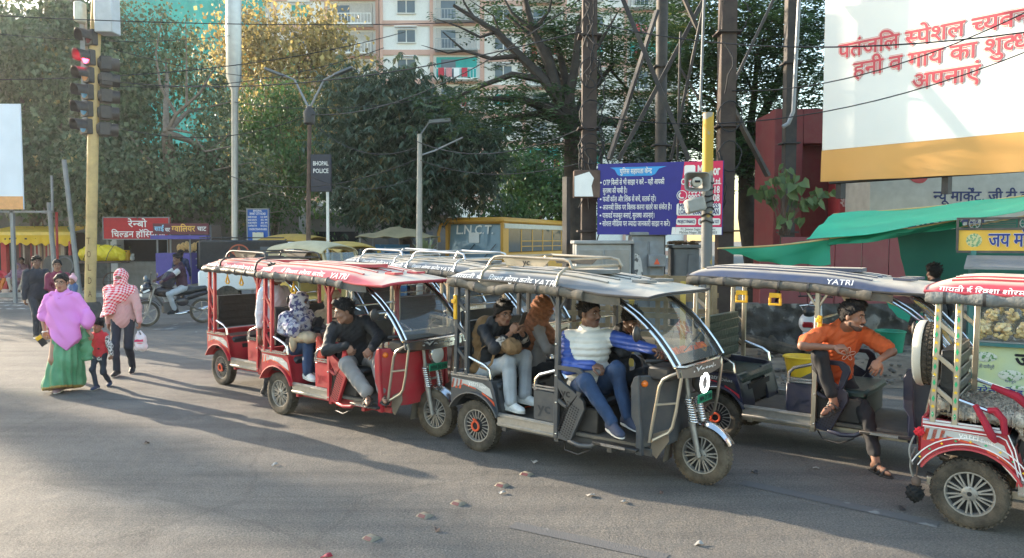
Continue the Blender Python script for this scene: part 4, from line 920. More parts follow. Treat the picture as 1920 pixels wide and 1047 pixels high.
def tree(label, base, blobs, n, leaf, m, trunk_r=.22, trunk_top=None, fork=None, mode='broad', seed=1, sig=.26, group='roadside trees', name='tree', bark=None, extra=(), clump=34, tw=26, shell=.55):
    """base on the ground; blobs and limbs in world coordinates"""
    base = Vector(base); root = empty(name, base); tag(root, label, 'tree', group); r = random.Random(seed)
    V, F, ids, C = leaf_cloud([(np.array(c) - np.array(base), rr) for c, rr in blobs], n, leaf[0], leaf[1], clump, sig, mode, seed, shell=shell)
    me = npmesh('crown', [(V, F, 0)], m, smooth=False); at_ = me.attributes.new('leaf_id', 'FLOAT', 'FACE'); at_.data.foreach_set('value', ids.astype(np.float32)); link('crown', me, root)
    b = MB(); fk = Vector(fork) - base if fork else Vector((0, 0, 2.5))
    b.tube([(0, 0, -.1), (fk.x * .3 + .05, fk.y * .3, fk.z * .35), (fk.x * .7 - .05, fk.y * .7, fk.z * .7), fk], [trunk_r * 1.25, trunk_r, trunk_r * .9, trunk_r * .75], 9)
    for c, rr in blobs:
        p = Vector(c) - base; d = p - fk; mid = fk + d * .5 + Vector((r.uniform(-.3, .3), r.uniform(-.3, .3), .12 * d.length)); b.tube([fk, fk + d * .25 + Vector((0, 0, .08 * d.length)), mid, p], [trunk_r * .55, trunk_r * .42, trunk_r * .30, trunk_r * .14], 6)
        for k in range(max(2, tw // len(blobs))):
            q = Vector(C[r.randrange(len(C))]); 
            if (q - p).length < max(rr) * 1.3: b.tube([mid.lerp(p, r.random()), p.lerp(q, .5) + Vector((0, 0, .1)), q], [trunk_r * .16, trunk_r * .10, .008], 5)
    for path, rad in extra: b.tube([Vector(p) - base for p in path], [rad * (1 - .8 * i / (len(path) - 1)) for i in range(len(path))], 6)
    b.build('trunk', bark or mat('bark', (.10, .08, .06), .9, var=.35, scale=6, bump=.8, bscale=14), root, smooth=60); return root
ML1 = mat_leaf('leaf_dusty_green', (.045, .068, .030), (.155, .20, .10), (.32, .27, .11), trans=.25)
ML2 = mat_leaf('leaf_yellowing', (.12, .10, .035), (.46, .36, .13), (.66, .52, .20), trans=.5)
ML3 = mat_leaf('leaf_mango', (.030, .058, .032), (.10, .14, .085), (.18, .15, .06), trans=.2)
ML4 = mat_leaf('leaf_dark_feathery', (.020, .048, .018), (.07, .13, .045), (.18, .20, .05), trans=.3)
ML5 = mat_leaf('leaf_fresh_green', (.03, .07, .018), (.10, .19, .05), trans=.35)
def bl(px, py, Y, w_, h_, d=None): return (tuple(at(px, py, Y)), (w_ / FPX * Y / 2, d or w_ / FPX * Y / 2.2, h_ / FPX * Y / 2))
bark_d = mat('dark_bark', (.035, .028, .022), .9, var=.35, scale=6, bump=.8, bscale=14)
tree('tall dusty broad-leaved tree behind the white flex hoarding', gr(60, 540) + Vector((0, 1.5, 0)), [bl(40, 90, 31, 300, 240), bl(-60, 260, 30, 220, 240), bl(90, 300, 30.5, 210, 190), bl(150, 150, 32, 220, 200), bl(20, 160, 35, 300, 330), bl(130, 260, 35, 200, 260)], 50000, (.20, .16), ML1, .3, fork=at(60, 380, 31), seed=3, sig=.34)
tree('drooping dusty tree right behind the traffic signal pole', gr(205, 540) + Vector((0, 1.5, 0)), [bl(205, 330, 30, 210, 170), bl(225, 205, 31, 130, 210), bl(150, 60, 33, 170, 150), bl(250, 360, 30.5, 110, 90)], 26000, (.20, .16), ML1, .22, fork=at(210, 400, 31), seed=4, sig=.34)
def limb(*pts): return [at(*p) for p in pts]
bare = mat('pale_bark', (.17, .13, .095), .9, var=.3, scale=6, bump=.7, bscale=14)
tree('tree with a pale forked trunk and bare brown twigs in front of the green netting', gr(322, 540) + Vector((0, 1.2, 0)), [bl(330, 340, 29.5, 190, 140), bl(400, 300, 30, 150, 150), bl(400, 200, 31.5, 100, 120), bl(310, 110, 32, 150, 190), bl(460, 350, 30, 120, 120)], 12500, (.17, .13), ML1, .26, fork=at(312, 250, 29), seed=5, sig=.36, bark=bare, tw=44,
     extra=[(limb((312, 250, 29), (330, 215, 29), (375, 175, 29), (395, 140, 29), (410, 120, 29)), .09), (limb((330, 215, 29), (300, 160, 29), (292, 100, 29), (305, 30, 29)), .07), (limb((350, 195, 29), (350, 130, 29), (348, 40, 29)), .06), (limb((312, 240, 29), (360, 250, 28.6), (385, 285, 28.4), (420, 262, 28.3)), .06), (limb((385, 285, 28.4), (430, 275, 28), (470, 300, 28)), .04), (limb((318, 330, 29), (270, 290, 29), (240, 250, 29)), .06), (limb((395, 200, 29), (440, 190, 29), (470, 150, 29)), .035), (limb((420, 262, 28.3), (450, 225, 28), (500, 230, 28)), .03), (limb((400, 320, 28), (470, 305, 28), (530, 330, 28)), .03), (limb((430, 380, 28), (490, 360, 28), (560, 372, 28)), .028), (limb((440, 395, 28), (500, 400, 28), (560, 392, 28)), .028)])
tree('sunlit yellowing tree rising behind the double street lamp', gr(530, 510) + Vector((0, 3, 0)), [bl(480, 70, 41, 150, 130), bl(600, 70, 41, 150, 100), bl(470, 130, 40, 170, 190), bl(560, 120, 41, 200, 170), bl(640, 160, 40, 150, 140), bl(530, 240, 38, 220, 190), bl(470, 300, 37, 150, 150), bl(600, 260, 37, 130, 160)], 15500, (.26, .18), ML2, .28, fork=at(540, 330, 39), seed=6, sig=.62, bark=bare, tw=50)
tree('olive green thin-leaved tree in front of the yellowing one', gr(500, 520) + Vector((0, 1, 0)), [bl(480, 250, 34, 140, 190), bl(570, 330, 33, 200, 190), bl(480, 370, 32.5, 150, 120), bl(540, 200, 35, 130, 120)], 15000, (.17, .10), ML5, .2, fork=at(520, 400, 34), seed=16, sig=.4, bark=bare, tw=40)
tree('dense dark mango tree with hanging leaves in the middle', gr(760, 520) + Vector((0, 2, 0)), [bl(760, 235, 28, 240, 190), bl(680, 320, 27.5, 170, 200), bl(840, 305, 27.5, 210, 190), bl(745, 360, 27, 200, 130), bl(740, 190, 28.5, 150, 110), bl(890, 290, 28, 110, 170), bl(660, 200, 29, 130, 130)], 52000, (.30, .07), ML3, .34, fork=at(760, 440, 28), mode='droop', seed=7, sig=.26, clump=40, shell=.7)
tree('green bushy tree in front of the apartment block above the bus', gr(1000, 510) + Vector((0, 5, 0)), [bl(985, 330, 34, 130, 130), bl(1060, 370, 33, 120, 120), bl(960, 400, 32, 120, 80)], 9000, (.20, .13), ML5, .2, fork=at(1000, 430, 34), seed=8, sig=.35)
T4 = 19.
tree('big spreading tree with black bare limbs and feathery foliage over the billboard frame', Vector((at(1090, 450, T4).x, T4, 0)), [bl(1000, 190, T4, 150, 40, 1.2), bl(890, 185, T4 - 1, 180, 40, 1.2), bl(930, 228, T4 - .5, 150, 34, 1.), bl(1040, 60, T4 + 1, 160, 130), bl(1060, 260, T4, 190, 110), bl(1150, 120, T4 + 2, 170, 260), bl(1190, 260, T4 + 2, 190, 130), bl(1010, 120, T4 + 1.5, 110, 60), bl(950, 30, T4 + 1, 130, 60)], 25000, (.15, .06), ML4, .30, fork=at(1075, 235, T4), mode='frond', seed=9, sig=.5, bark=bark_d, clump=40, tw=30,
     extra=[(limb((1090, 300, T4), (1075, 235, T4), (1050, 190, T4), (1020, 150, T4), (975, 105, T4), (930, 60, T4), (890, 35, T4), (850, 10, T4)), .20), (limb((1045, 180, T4), (1030, 120, T4), (1000, 60, T4), (985, 0, T4), (960, -60, T4)), .16), (limb((1060, 210, T4), (1078, 130, T4), (1085, 50, T4), (1110, -40, T4)), .15), (limb((1020, 150, T4), (960, 140, T4), (905, 160, T4), (850, 185, T4), (800, 195, T4)), .10), (limb((975, 105, T4), (920, 110, T4), (870, 95, T4), (830, 60, T4)), .07), (limb((930, 60, T4), (900, 70, T4), (860, 50, T4), (815, 35, T4)), .05), (limb((1000, 60, T4), (960, 25, T4), (935, -20, T4)), .07), (limb((890, 35, T4), (870, 5, T4), (860, -30, T4)), .04), (limb((1000, 60, T4), (1030, 20, T4), (1040, -30, T4)), .06), (limb((940, 70, T4), (925, 30, T4), (880, 0, T4)), .04), (limb((870, 95, T4), (840, 100, T4), (790, 85, T4)), .035), (limb((1078, 130, T4), (1120, 90, T4), (1160, 20, T4)), .08)])
tree('dark leafy tree filling the space behind the steel columns', Vector((at(1420, 450, 21).x, 21, 0)), [bl(1420, 90, 20.5, 250, 220), bl(1310, 170, 21, 200, 260), bl(1500, 160, 20, 200, 220), bl(1420, 270, 20, 220, 150), bl(1330, 40, 22, 220, 160), bl(1500, 20, 21, 170, 170), bl(1260, 260, 22, 160, 120)], 40000, (.17, .07), ML4, .30, fork=at(1400, 330, 21), mode='frond', seed=10, sig=.42, bark=bark_d, clump=40)
# unseen trees placed beyond the left edge to throw the long shadows
for lab, n_, s_, hgt, rr in (('unseen roadside tree beyond the left edge, placed for its shade', 9.8, 37, 8.6, 2.6), ('taller unseen roadside tree farther out, placed for its shade', 13.6, 44, 10.5, 3.6), ('slim unseen tree added beyond the left edge to throw a shadow band', 3.7, 52, 13.6, .55)):
    az = SUN_AZ; du = Vector((math.sin(az), math.cos(az), 0)); dn = Vector((math.cos(az), -math.sin(az), 0)); p = dn * n_ + du * s_
    tree(lab, p, [((p.x, p.y, hgt * .62), (rr, rr, hgt * .36)), ((p.x + .3, p.y + .4, hgt * .4), (rr * .8, rr * .8, hgt * .3))], 9000, (.22, .16), ML1, .2, fork=(p.x, p.y, hgt * .3), seed=int(n_ * 10), sig=.3, group='unseen trees placed for their shade')
# ================================================================ far buildings
M_wall = mat('cream_plaster', (.80, .78, .73), .8, var=.06, scale=.3, dust=.15); M_pink = mat('salmon_plaster', (.60, .36, .28), .8, var=.07, scale=.3, dust=.15); M_win = mat('window_glass', (.08, .11, .13), .1, var=.3, scale=.4)
M_teal = mat('teal_screen', (.02, .33, .30), .7, var=.15, scale=2); M_rail = mat('grey_rail', (.35, .35, .34), .5)
def apartment():
    Y = 80; s = Y / FPX; X = lambda px: (px - 960) * s; root = empty('apartment_building', (X(700), Y, 0)); tag(root, 'tall cream apartment block with salmon pink bands and balconies behind the trees', 'building'); ox = X(700); fl = [z for z in np.arange(0.6, 34, 3.0)]
    wings = [(430, 712, 0.), (724, 905, -1.5), (905, 1060, 1.5), (1060, 1300, 4.)]
    for i, (a, c, dy) in enumerate(wings): b = MB(); b.box(X(a) - ox, dy, 0, X(c) - ox, dy + 14, 34); b.build('wall', M_wall, root)
    b = MB(); b.box(X(712) - ox, 3, 0, X(724) - ox, 12, 34); b.build('recess_wall', mat('recess_grey', (.30, .29, .28), .8), root)  # dark recess between the wings, a deeper grey than their cream
    r = random.Random(2); rel = Y - 0
    for a, c, dy in wings:
        x0, x1 = X(a) - ox, X(c) - ox; b = MB()
        for z in fl: b.box(x0 - .15, dy - .18, z - .30, x1 + .15, dy - .003, z + .22)
        b.build('floor_band', M_pink, root); b = MB(); n = max(2, int((x1 - x0) / 5.2))
        for k in range(n + 1): x = x0 + (x1 - x0) * k / n; b.box(x - .17, dy - .25, 0, x + .17, dy - .19, 34)
        b.build('pilaster', M_pink, root)
        for z in fl[2:]:
            for k in range(n):
                xa = x0 + (x1 - x0) * k / n + .5; xb = x0 + (x1 - x0) * (k + 1) / n - .5; bal = (k + (a > 700)) % 2 == 0
                if bal:
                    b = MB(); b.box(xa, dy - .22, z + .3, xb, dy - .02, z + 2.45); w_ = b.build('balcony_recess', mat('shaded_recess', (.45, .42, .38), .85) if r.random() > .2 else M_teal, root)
                    b = MB(); b.box(xa + .5, dy - .26, z + .35, xa + 2.0, dy - .23, z + 2.2); b.build('door_pane', M_win, w_)
                    b = MB(); b.box(xa - .1, dy - 1.3, z - .05, xb + .1, dy - .26, z + .12)
                    for q in range(14): x = xa + (xb - xa) * q / 13; b.box(x - .025, dy - 1.28, z + .12, x + .025, dy - 1.24, z + 1.05)
                    b.box(xa, dy - 1.3, z + 1.05, xb, dy - 1.22, z + 1.12); b.build('balcony', M_wall if r.random() > .3 else M_rail, w_)
                    if r.random() < .3:
                        b = MB()
                        for q in range(4): x = xa + .3 + q * .8; b.cur = q % 3; b.box(x, dy - 1.38, z + .2, x + .6, dy - 1.33, z + 1.1)
                        b.build('washing', [mat('red_cloth', (.5, .04, .06), .9), mat('pink_cloth', (.6, .25, .25), .9), M_wht], w_)
                else:
                    xm = (xa + xb) / 2; b = MB(); b.box(xm - 1.0, dy - .24, z + .9, xm + 1.0, dy - .02, z + 2.3); w_ = b.build('window', M_wall, root)
                    b = MB()
                    for q in (-1, 1): b.box(xm + q * .48 - .42, dy - .27, z + 1.0, xm + q * .48 + .42, dy - .245, z + 2.2)
                    b.build('pane', M_win if r.random() > .2 else M_teal, w_)
                    b = MB(); b.box(xm - 1.15, dy - .9, z + 2.4, xm + 1.15, dy - .25, z + 2.5); b.build('sunshade', M_wall, w_)
apartment()
def netted():
    Y = 58; s = Y / FPX; X = lambda px: (px - 960) * s; root = empty('building_under_construction', (X(340), Y, 0)); tag(root, 'unfinished tower wrapped in teal green safety netting', 'building'); ox = X(340); b = MB()
    for z in range(0, 27, 3): b.box(X(235) - ox, 0, z, X(425) - ox, 12, z + .3)
    for k in range(5): x = X(240) - ox + (X(420) - X(240)) * k / 4; b.box(x - .2, .05, 0, x + .2, .45, 27)
    b.build('concrete_frame', M_conc, root); b = MB()
    b.sheet(lambda u, v: (X(243) - ox + (X(424) - X(243)) * u, -.5 - .25 * math.sin(u * 26) * (.4 + v) - .3 * math.sin(v * 9 + u * 4), 2 + 24.5 * v), 60, 30, .01)
    b.sheet(lambda u, v: (X(424) - ox + .1 * math.sin(v * 12), -.5 + 11 * u, 2 + 24.5 * v), 8, 12, .01); b.build('safety_net', mat('teal_net', (.03, .30, .26), .8, var=.25, scale=.9, col2=(.06, .46, .38)), root, smooth=70)
netted()
def blk(name, label, px0, px1, pyt, Y, depth, m, cat='building', z0=0., bevel=0.):
    p = at(px0, pyt, Y); q = at(px1, pyt, Y); o = empty(name, ((p.x + q.x) / 2, Y, 0)); tag(o, label, cat); b = MB(); h = (q.x - p.x) / 2; b.box(-h, 0, z0, h, depth, p.z); b.build('wall', m, o, bevel=bevel); return o, h, p.z
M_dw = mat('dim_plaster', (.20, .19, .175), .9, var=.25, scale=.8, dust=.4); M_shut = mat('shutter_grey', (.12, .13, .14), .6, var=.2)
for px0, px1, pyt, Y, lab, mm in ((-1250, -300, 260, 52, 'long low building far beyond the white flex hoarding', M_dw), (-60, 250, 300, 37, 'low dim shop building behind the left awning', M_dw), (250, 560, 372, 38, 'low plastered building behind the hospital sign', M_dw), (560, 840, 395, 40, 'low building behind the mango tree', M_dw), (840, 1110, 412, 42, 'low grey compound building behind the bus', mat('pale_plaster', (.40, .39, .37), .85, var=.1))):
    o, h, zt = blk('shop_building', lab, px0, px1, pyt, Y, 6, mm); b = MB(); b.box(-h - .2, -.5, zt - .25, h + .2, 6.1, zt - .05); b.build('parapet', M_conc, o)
    n = max(2, int(h * 2 / 3.2))
    for k in range(n):
        x = -h + 2 * h * (k + .5) / n; b = MB(); b.box(x - 1.2, -.06, .15, x + 1.2, -.004, 2.5); sh_ = b.build('shutter', M_shut if k % 2 else M_dark, o)
        if k % 2:
            b = MB()
            for q in range(9): b.box(x - 1.18, -.085, .25 + q * .25, x + 1.18, -.062, .36 + q * .25)
            b.build('shutter_slats', M_shut, sh_)
# ================================================================ street poles, signs, wires
M_pole = mat('galvanised', (.25, .26, .27), .5, .5, var=.12, scale=3, dust=.25); M_rust = mat('rusty_brown', (.10, .06, .045), .8, var=.35, scale=6, dust=.25, bump=.3); M_pyel = mat('faded_yellow_paint', (.52, .36, .15), .7, var=.15, scale=5, dust=.3)
def pole(name, label, cat, pts, rad, m, n=14): o = empty(name, (pts[0][0], pts[0][1], pts[0][2])); tag(o, label, cat); b = MB(); b.tube([Vector(p) - Vector(pts[0]) for p in pts], rad, n); b.build('shaft', m, o); return o
Yt = 18.6; base = gr(172, 598); base.y = Yt; base.x = (171 - 960) / FPX * Yt
tl = pole('traffic_light', 'yellow traffic signal pole with a red light and two stacks of black lamps', 'traffic light', [Vector((base.x, Yt, 0)), at(169, 560, Yt), at(177, 120, Yt), at(183, -30, Yt)], [.14, .13, .125, .12], M_pyel)
b0 = Vector((base.x, Yt, 0)); R0 = lambda px, py, Y=Yt: at(px, py, Y) - b0
b = MB(); b.lathe([(.001, .5), (.16, .5), (.34, .12), (.42, 0), (.42, -.02)], 14); b.build('footing', mat('black_footing', (.03, .03, .032), .8, dust=.5), tl)
b = MB(); p = R0(200, 32); b.box(p.x - .2, -.22, p.z - .42, p.x + .24, .2, p.z + .5); bx = b.build('control_box', mat('pale_grey_box', (.52, .53, .54), .5, var=.06, dust=.15), tl, bevel=.02)
b = MB(); p = R0(163, 30); b.box(p.x - .12, -.38, p.z - .24, p.x + .08, -.12, p.z + .25); b.build('junction_box', mat('cream_box', (.60, .57, .47), .5, dust=.2), tl, bevel=.03)
b = MB(); p = R0(158, 150); b.box(p.x - .02, -.10, R0(158, 250).z, p.x + .10, .02, R0(158, 40).z); b.build('signal_bracket', M_pole, tl)
for i, (px, py, c, e) in enumerate(((156, 68, None, 0), (152, 106, (1, .02, .06), 14.), (150, 139, (.55, .25, .10), 0), (149, 171, (.10, .30, .50), 0), (148, 203, (.10, .30, .50), 0), (147, 236, (.10, .30, .50), 0))):
    p = R0(px, py, Yt - .25); fx = Vector((-.50, -.86, -.08)).normalized(); lf = fx.cross(Vector((0, 0, 1))).normalized(); m = frame(p + Vector((.06, .15, 0)), lf, fx.cross(lf) * -1, None)
    m = frame(p + Vector((.06, .1, 0)), lf, Vector((0, 0, 1))); b = MB(); sg = 1 if (m.to_3x3() @ Vector((0, 0, 1))).dot(fx) > 0 else -1; b.box(-.17, -.19, -.16 * sg, .17, .19, .0, m); h_ = b.build('signal_head', M_blk, tl, bevel=.02)
    b = MB()
    b.sheet(lambda u, v: m @ Vector((.165 * math.cos(R(-25 + 230 * u)), .165 * math.sin(R(-25 + 230 * u)), sg * (.30 * v * (1 - .25 * abs(2 * u - 1))))), 16, 3, .008); b.build('visor', M_blk, h_)
    b = MB(); b.lathe([(.001, sg * .05), (.09, sg * .035), (.145, sg * .004)], 20, m); b.build('lens', mat('lamp_red_lit', (1, .05, .08), .3, emit=(1, .03, .08), estr=5) if e else mat('lens_off_%d' % (i if c else 9), c or (.1, .015, .02), .15), h_)
for i, (px, py) in enumerate(((205, 120), (206, 150), (206, 181), (205, 212), (203, 243))):
    p = R0(px, py, Yt + .1); fx = Vector((.80, .6, -.05)).normalized(); lf = fx.cross(Vector((0, 0, 1))).normalized(); m = frame(p - Vector((.10, 0, 0)), lf, Vector((0, 0, 1))); sg = 1 if (m.to_3x3() @ Vector((0, 0, 1))).dot(fx) > 0 else -1
    b = MB(); b.box(-.16, -.17, -.14, .16, .17, .14, m); h_ = b.build('signal_head', M_blk, tl, bevel=.03); b = MB(); b.lathe([(.001, sg * -.2), (.12, sg * -.18), (.155, sg * -.1), (.16, sg * .1), (.16, sg * .30)], 16, m); b.build('visor', M_blk, h_)
lettering(tl, [mat('brown_stencil', (.16, .09, .04), .8)], [(ch, 0, -i * .33, .17, 'c', 0, .11) for i, ch in enumerate('TOLDAN8VR')], frame(R0(172, 458) + Vector((0, -.145, 0)), (1, 0, 0), (0, 0, 1)))
Yd = 24.; o = pole('duct_pole', 'tall silver duct pole thick at the top and thin below', 'pole', [Vector((at(440, 450, Yd).x, Yd, 0)), at(440, 440, Yd), at(440, 172, Yd), at(438, 145, Yd), at(438, -60, Yd)], [.10, .10, .11, .24, .24], mat('bright_silver', (.36, .37, .39), .38, .8, var=.08))
Yl = 21.; bl0 = Vector((at(579, 450, Yl).x, Yl, 0)); lp = pole('street_lamp', 'rust brown street lamp with two raised arms and the dark police sign', 'street lamp', [bl0, at(578, 430, Yl), at(581, 200, Yl)], [.075, .065, .055], M_rust); Q = lambda px, py, Y=Yl: at(px, py, Y) - bl0
b = MB(); b.lathe([(.06, -.25), (.16, -.2), (.17, .1), (.06, .25)], 12, T(*Q(580, 218))); b.build('cable_coil', M_blk, lp)
for pts, hd in (([(580, 205), (552, 150), (528, 140)], ((530, 142), (497, 129))), ([(580, 205), (608, 150), (628, 140)], ((626, 142), (661, 127)))):
    b = MB(); b.tube([Q(*p) for p in pts], [.035, .03, .028], 8); a_ = b.build('arm', M_pole, lp); b = MB(); p, q = Q(*hd[0]), Q(*hd[1]); b.bar(p, q, .22, .07); b.build('lamp_head', mat('lamp_grey', (.13, .14, .15), .4, .3), a_, bevel=.015)
p, q = Q(584, 360), Q(621, 290); b = MB(); b.box(p.x, -.06, p.z, q.x, .06, q.z); sg_ = b.build('police_sign', mat('sign_navy', (.012, .016, .035), .4, var=.1), lp, bevel=.01); h = (q.z - p.z)
lettering(sg_, [M_wht], [('BHOPAL', (p.x + q.x) / 2, p.z + h * .70, .125, 'c', 0, .44, .015), ('POLICE', (p.x + q.x) / 2, p.z + h * .50, .125, 'c', 0, .44, .015)], frame((0, -.064, 0), (1, 0, 0), (0, 0, 1)))
pole('flag_pole', 'thin white pole standing beside the police sign', 'pole', [Vector((at(614, 450, 22).x, 22, 0)), at(614, 330, 22)], [.05, .04], M_wht, 8)
Yp = 18.; bp0 = Vector((at(786, 450, Yp).x, Yp, 0)); pp = pole('electric_pole', 'pale steel pole with one thin arm in front of the mango tree', 'pole', [bp0, at(786, 440, Yp), at(787, 252, Yp)], [.085, .075, .055], mat('pale_pole', (.34, .335, .31), .5, .3, var=.1, dust=.3)); b = MB(); b.tube([at(788, 292, Yp) - bp0, at(815, 283, Yp) - bp0, at(868, 258, Yp) - bp0], .022, 6); b.build('arm', M_pole, pp); b = MB(); b.bar(at(805, 229, Yp) - bp0, at(845, 226, Yp) - bp0, .2, .08); b.bar(at(787, 255, Yp) - bp0, at(805, 229, Yp) - bp0, .03); b.build('lamp_head', mat('lamp_grey', (.13, .14, .15), .4, .3), pp)
for px0, px1, pyt, lab in ((120, 148, 300, 'leaning galvanised pole behind the awning'), (92, 104, 380, 'short galvanised post beside the grey drum')):
    pole('leaning_post', lab, 'pole', [Vector((at(px1, 500, 26.6).x, 26.6, .14)), at(px0, pyt, 26.6)], [.09, .08], M_pole, 8)
pole('red_post', 'thin red post next to the short galvanised post', 'pole', [Vector((at(107, 500, 26.9).x, 26.9, .14)), at(106, 398, 26.9)], [.05, .05], mat('red_rod', (.4, .03, .03), .6), 6)
# billboard frame: four steel columns with braces
M_col = mat('column_steel', (.034, .033, .036), .6, .3, var=.25, scale=3, dust=.35); M_colb = mat('column_brown', (.04, .026, .024), .7, .2, var=.3, scale=3, dust=.3)
cols = ((1103, 13.2, .25, M_colb), (1237, 15.5, .22, M_col), (1358, 13.0, .26, M_colb), (1476, 15.2, .22, M_col))
for i, (px, Y, w_, mm) in enumerate(cols):
    x = at(px, 450, Y).x; o = empty('steel_column', (x, Y, 0)); tag(o, ('brown steel column draped in loops of black cable, left of the police helpline board', 'dark round steel column rising behind the middle of the helpline board', 'brown steel column behind the right end of the helpline board', 'dark steel column in front of the red toilet block')[i], 'column', None); b = MB()
    if i == 1: b.tube([(0, 0, 0), (0, 0, 11)], w_ * .55, 14)
    else:
        b.box(-w_ / 2, -w_ / 2, 0, w_ / 2, -w_ / 2 + .02, 11); b.box(-w_ / 2, w_ / 2 - .02, 0, w_ / 2, w_ / 2, 11); b.box(-.012, -w_ / 2 + .02, 0, .012, w_ / 2 - .02, 11); b.box(-w_ / 2, -.1, 0, -w_ / 2 + .03, .1, 11)
    b.build('shaft', mm, o); b = MB()
    for z in (2.2, 4.0, 5.6): b.box(-w_ * .8, -w_ * .75, z, w_ * .8, w_ * .75, z + .03)
    b.build('flange', mm, o)
    if i in (0, 2):
        b = MB(); rr = random.Random(i)
        for k in range(16 if i == 0 else 7):
            z = rr.uniform(2.6, 7.8); h = rr.uniform(.3, 1.6); x0 = rr.uniform(-.2, .2); b.tube([(x0 + rr.uniform(-.05, .05) + .12 * math.sin(t * 3.1) * rr.uniform(.5, 1.2), -.2 - .1 * math.sin(t * 3.1), z - h * t) for t in np.linspace(0, 1, 7)], .012, 5)
        for k in range(5 if i == 0 else 2):
            z = rr.uniform(3.2, 6.); b.tube([(.2 * math.cos(a) * rr.uniform(.9, 1.1), -.24 - .02 * k, z + .26 * math.sin(a)) for a in np.linspace(0, 6.28, 16)], .013, 5)
        b.build('cable_loops', M_ink, o)
for i, (a, c, w_) in enumerate((((1160, -20, 14.), (1292, 300, 13.6), .11), ((1330, -20, 14.4), (1160, 300, 14.4), .11), ((1232, 20, 14.8), (1142, 300, 14.2), .09), ((1275, -20, 14.2), (1310, 60, 14.2), .09), ((1322, 0, 14.), (1258, 300, 14.), .07), ((1276, 60, 13.8), (1270, 300, 13.8), .05), ((1450, 0, 14.4), (1350, 210, 14.4), .07), ((1372, 200, 14.3), (1440, 330, 14.8), .10), ((1270, 120, 14.1), (1320, 200, 14.1), .05))):
    p, q = at(*a), at(*c); o = MB(); o.bar(q - q, p - q, w_, w_ * .7); o = o.build('brace_bar', M_col); o.location = q
    tag(o, ('long diagonal brace from upper left to the middle of the board', 'diagonal brace crossing from upper right to the left end of the board', 'steep brace beside the leftmost column', 'short brace high on the frame', 'thin steep brace between the middle columns', 'thin upright rod hung in the frame', 'slanting brace right of the brown column', 'slanting brace low beside the red block', 'short thin brace in the middle of the frame')[i], 'brace', 'braces of the billboard frame')
b = MB(); o = empty('conduit_pipe', at(1313, 208, 11.6)); tag(o, 'thin grey conduit pipe running straight up above the speaker pole', 'pipe'); b.tube([(0, 0, 0), at(1321, -30, 11.6) - at(1313, 208, 11.6)], .022, 6); b.build('pipe', M_shut, o)
o = empty('conduit_pipe', at(1470, 235, 14.8)); tag(o, 'thick pale pipe clamped to the right steel column with a bent foot', 'pipe'); b = MB(); b.tube([(-.06, -.1, -.05), (.05, -.1, .02), (.14, -.1, .25), at(1500, -30, 14.8) - at(1470, 235, 14.8)], .04, 8); b.build('pipe', M_pole, o)
# speaker pole
Ys = 11.4; xs = at(1325, 450, Ys).x; sp = empty('loudspeaker_pole', (xs, Ys, 0)); tag(sp, 'grey pole with a yellow painted top carrying two horn loudspeakers', 'pole'); zt = at(1326, 212, Ys).z; zm = at(1326, 330, Ys).z
b = MB(); b.tube([(0, 0, 0), (0, 0, zm)], .085, 14); b.build('shaft', mat('flaking_grey_paint', (.12, .13, .135), .6, col2=(.34, .23, .04), scale=5, thr=.62, dust=.25), sp); b = MB(); b.tube([(0, 0, zm), (0, 0, zt)], .083, 14); b.build('painted_top', mat('flaking_yellow_paint', (.48, .29, .02), .65, col2=(.30, .28, .24), scale=4, thr=.60, dust=.2), sp)
b = MB(); rr = random.Random(3)
for k in range(7): z = zm - .1 - .1 * k; b.tube([(.095 * math.cos(a), .095 * math.sin(a), z + .02 * math.sin(a * 2 + k)) for a in np.linspace(0, 6.28, 14)[:-1]], .012, 5, closed=True)
b.build('wire_wrap', M_ink, sp)
hp = at(1308, 341, Ys - .35); m = frame(hp - Vector((xs, Ys, 0)), (1, 0, .0), (0, .03, 1)); M_horn = mat('horn_grey', (.28, .28, .26), .6, var=.12, dust=.4); b = MB(); hw, hh = .185, .135
b.sheet(lambda u, v: m @ Vector(((hw - .115 * v) * (abs(math.cos(u * 6.2832)) ** .35) * (1 if math.cos(u * 6.2832) > 0 else -1), (hh - .075 * v) * (abs(math.sin(u * 6.2832)) ** .35) * (1 if math.sin(u * 6.2832) > 0 else -1), -.26 * v)), 40, 6, .012); hn = b.build('horn', M_horn, sp)
b = MB(); b.lathe([(.001, .0), (.075, -.02), (.078, -.10), (.06, -.2)], 20, m); b.build('driver_cap', mat('horn_cap', (.50, .46, .38), .5, dust=.3), hn); b = MB(); b.box(-.04, -.012, .0, .04, .02, .006, m); b.build('slot', M_dark, hn)
m2 = frame(at(1303, 385, Ys - .2) - Vector((xs, Ys, 0)), (.1, 1, 0), (-.25, 0, 1)); b = MB(); b.box(-.16, -.11, -.14, .16, .11, .14, m2); h2 = b.build('horn', M_horn, sp, bevel=.03); b = MB(); b.bar(at(1312, 392, Ys - .36) - Vector((xs, Ys, 0)), at(1323, 352, Ys - .2) - Vector((xs, Ys, 0)), .035, .012); b.build('bracket', M_pole, h2)
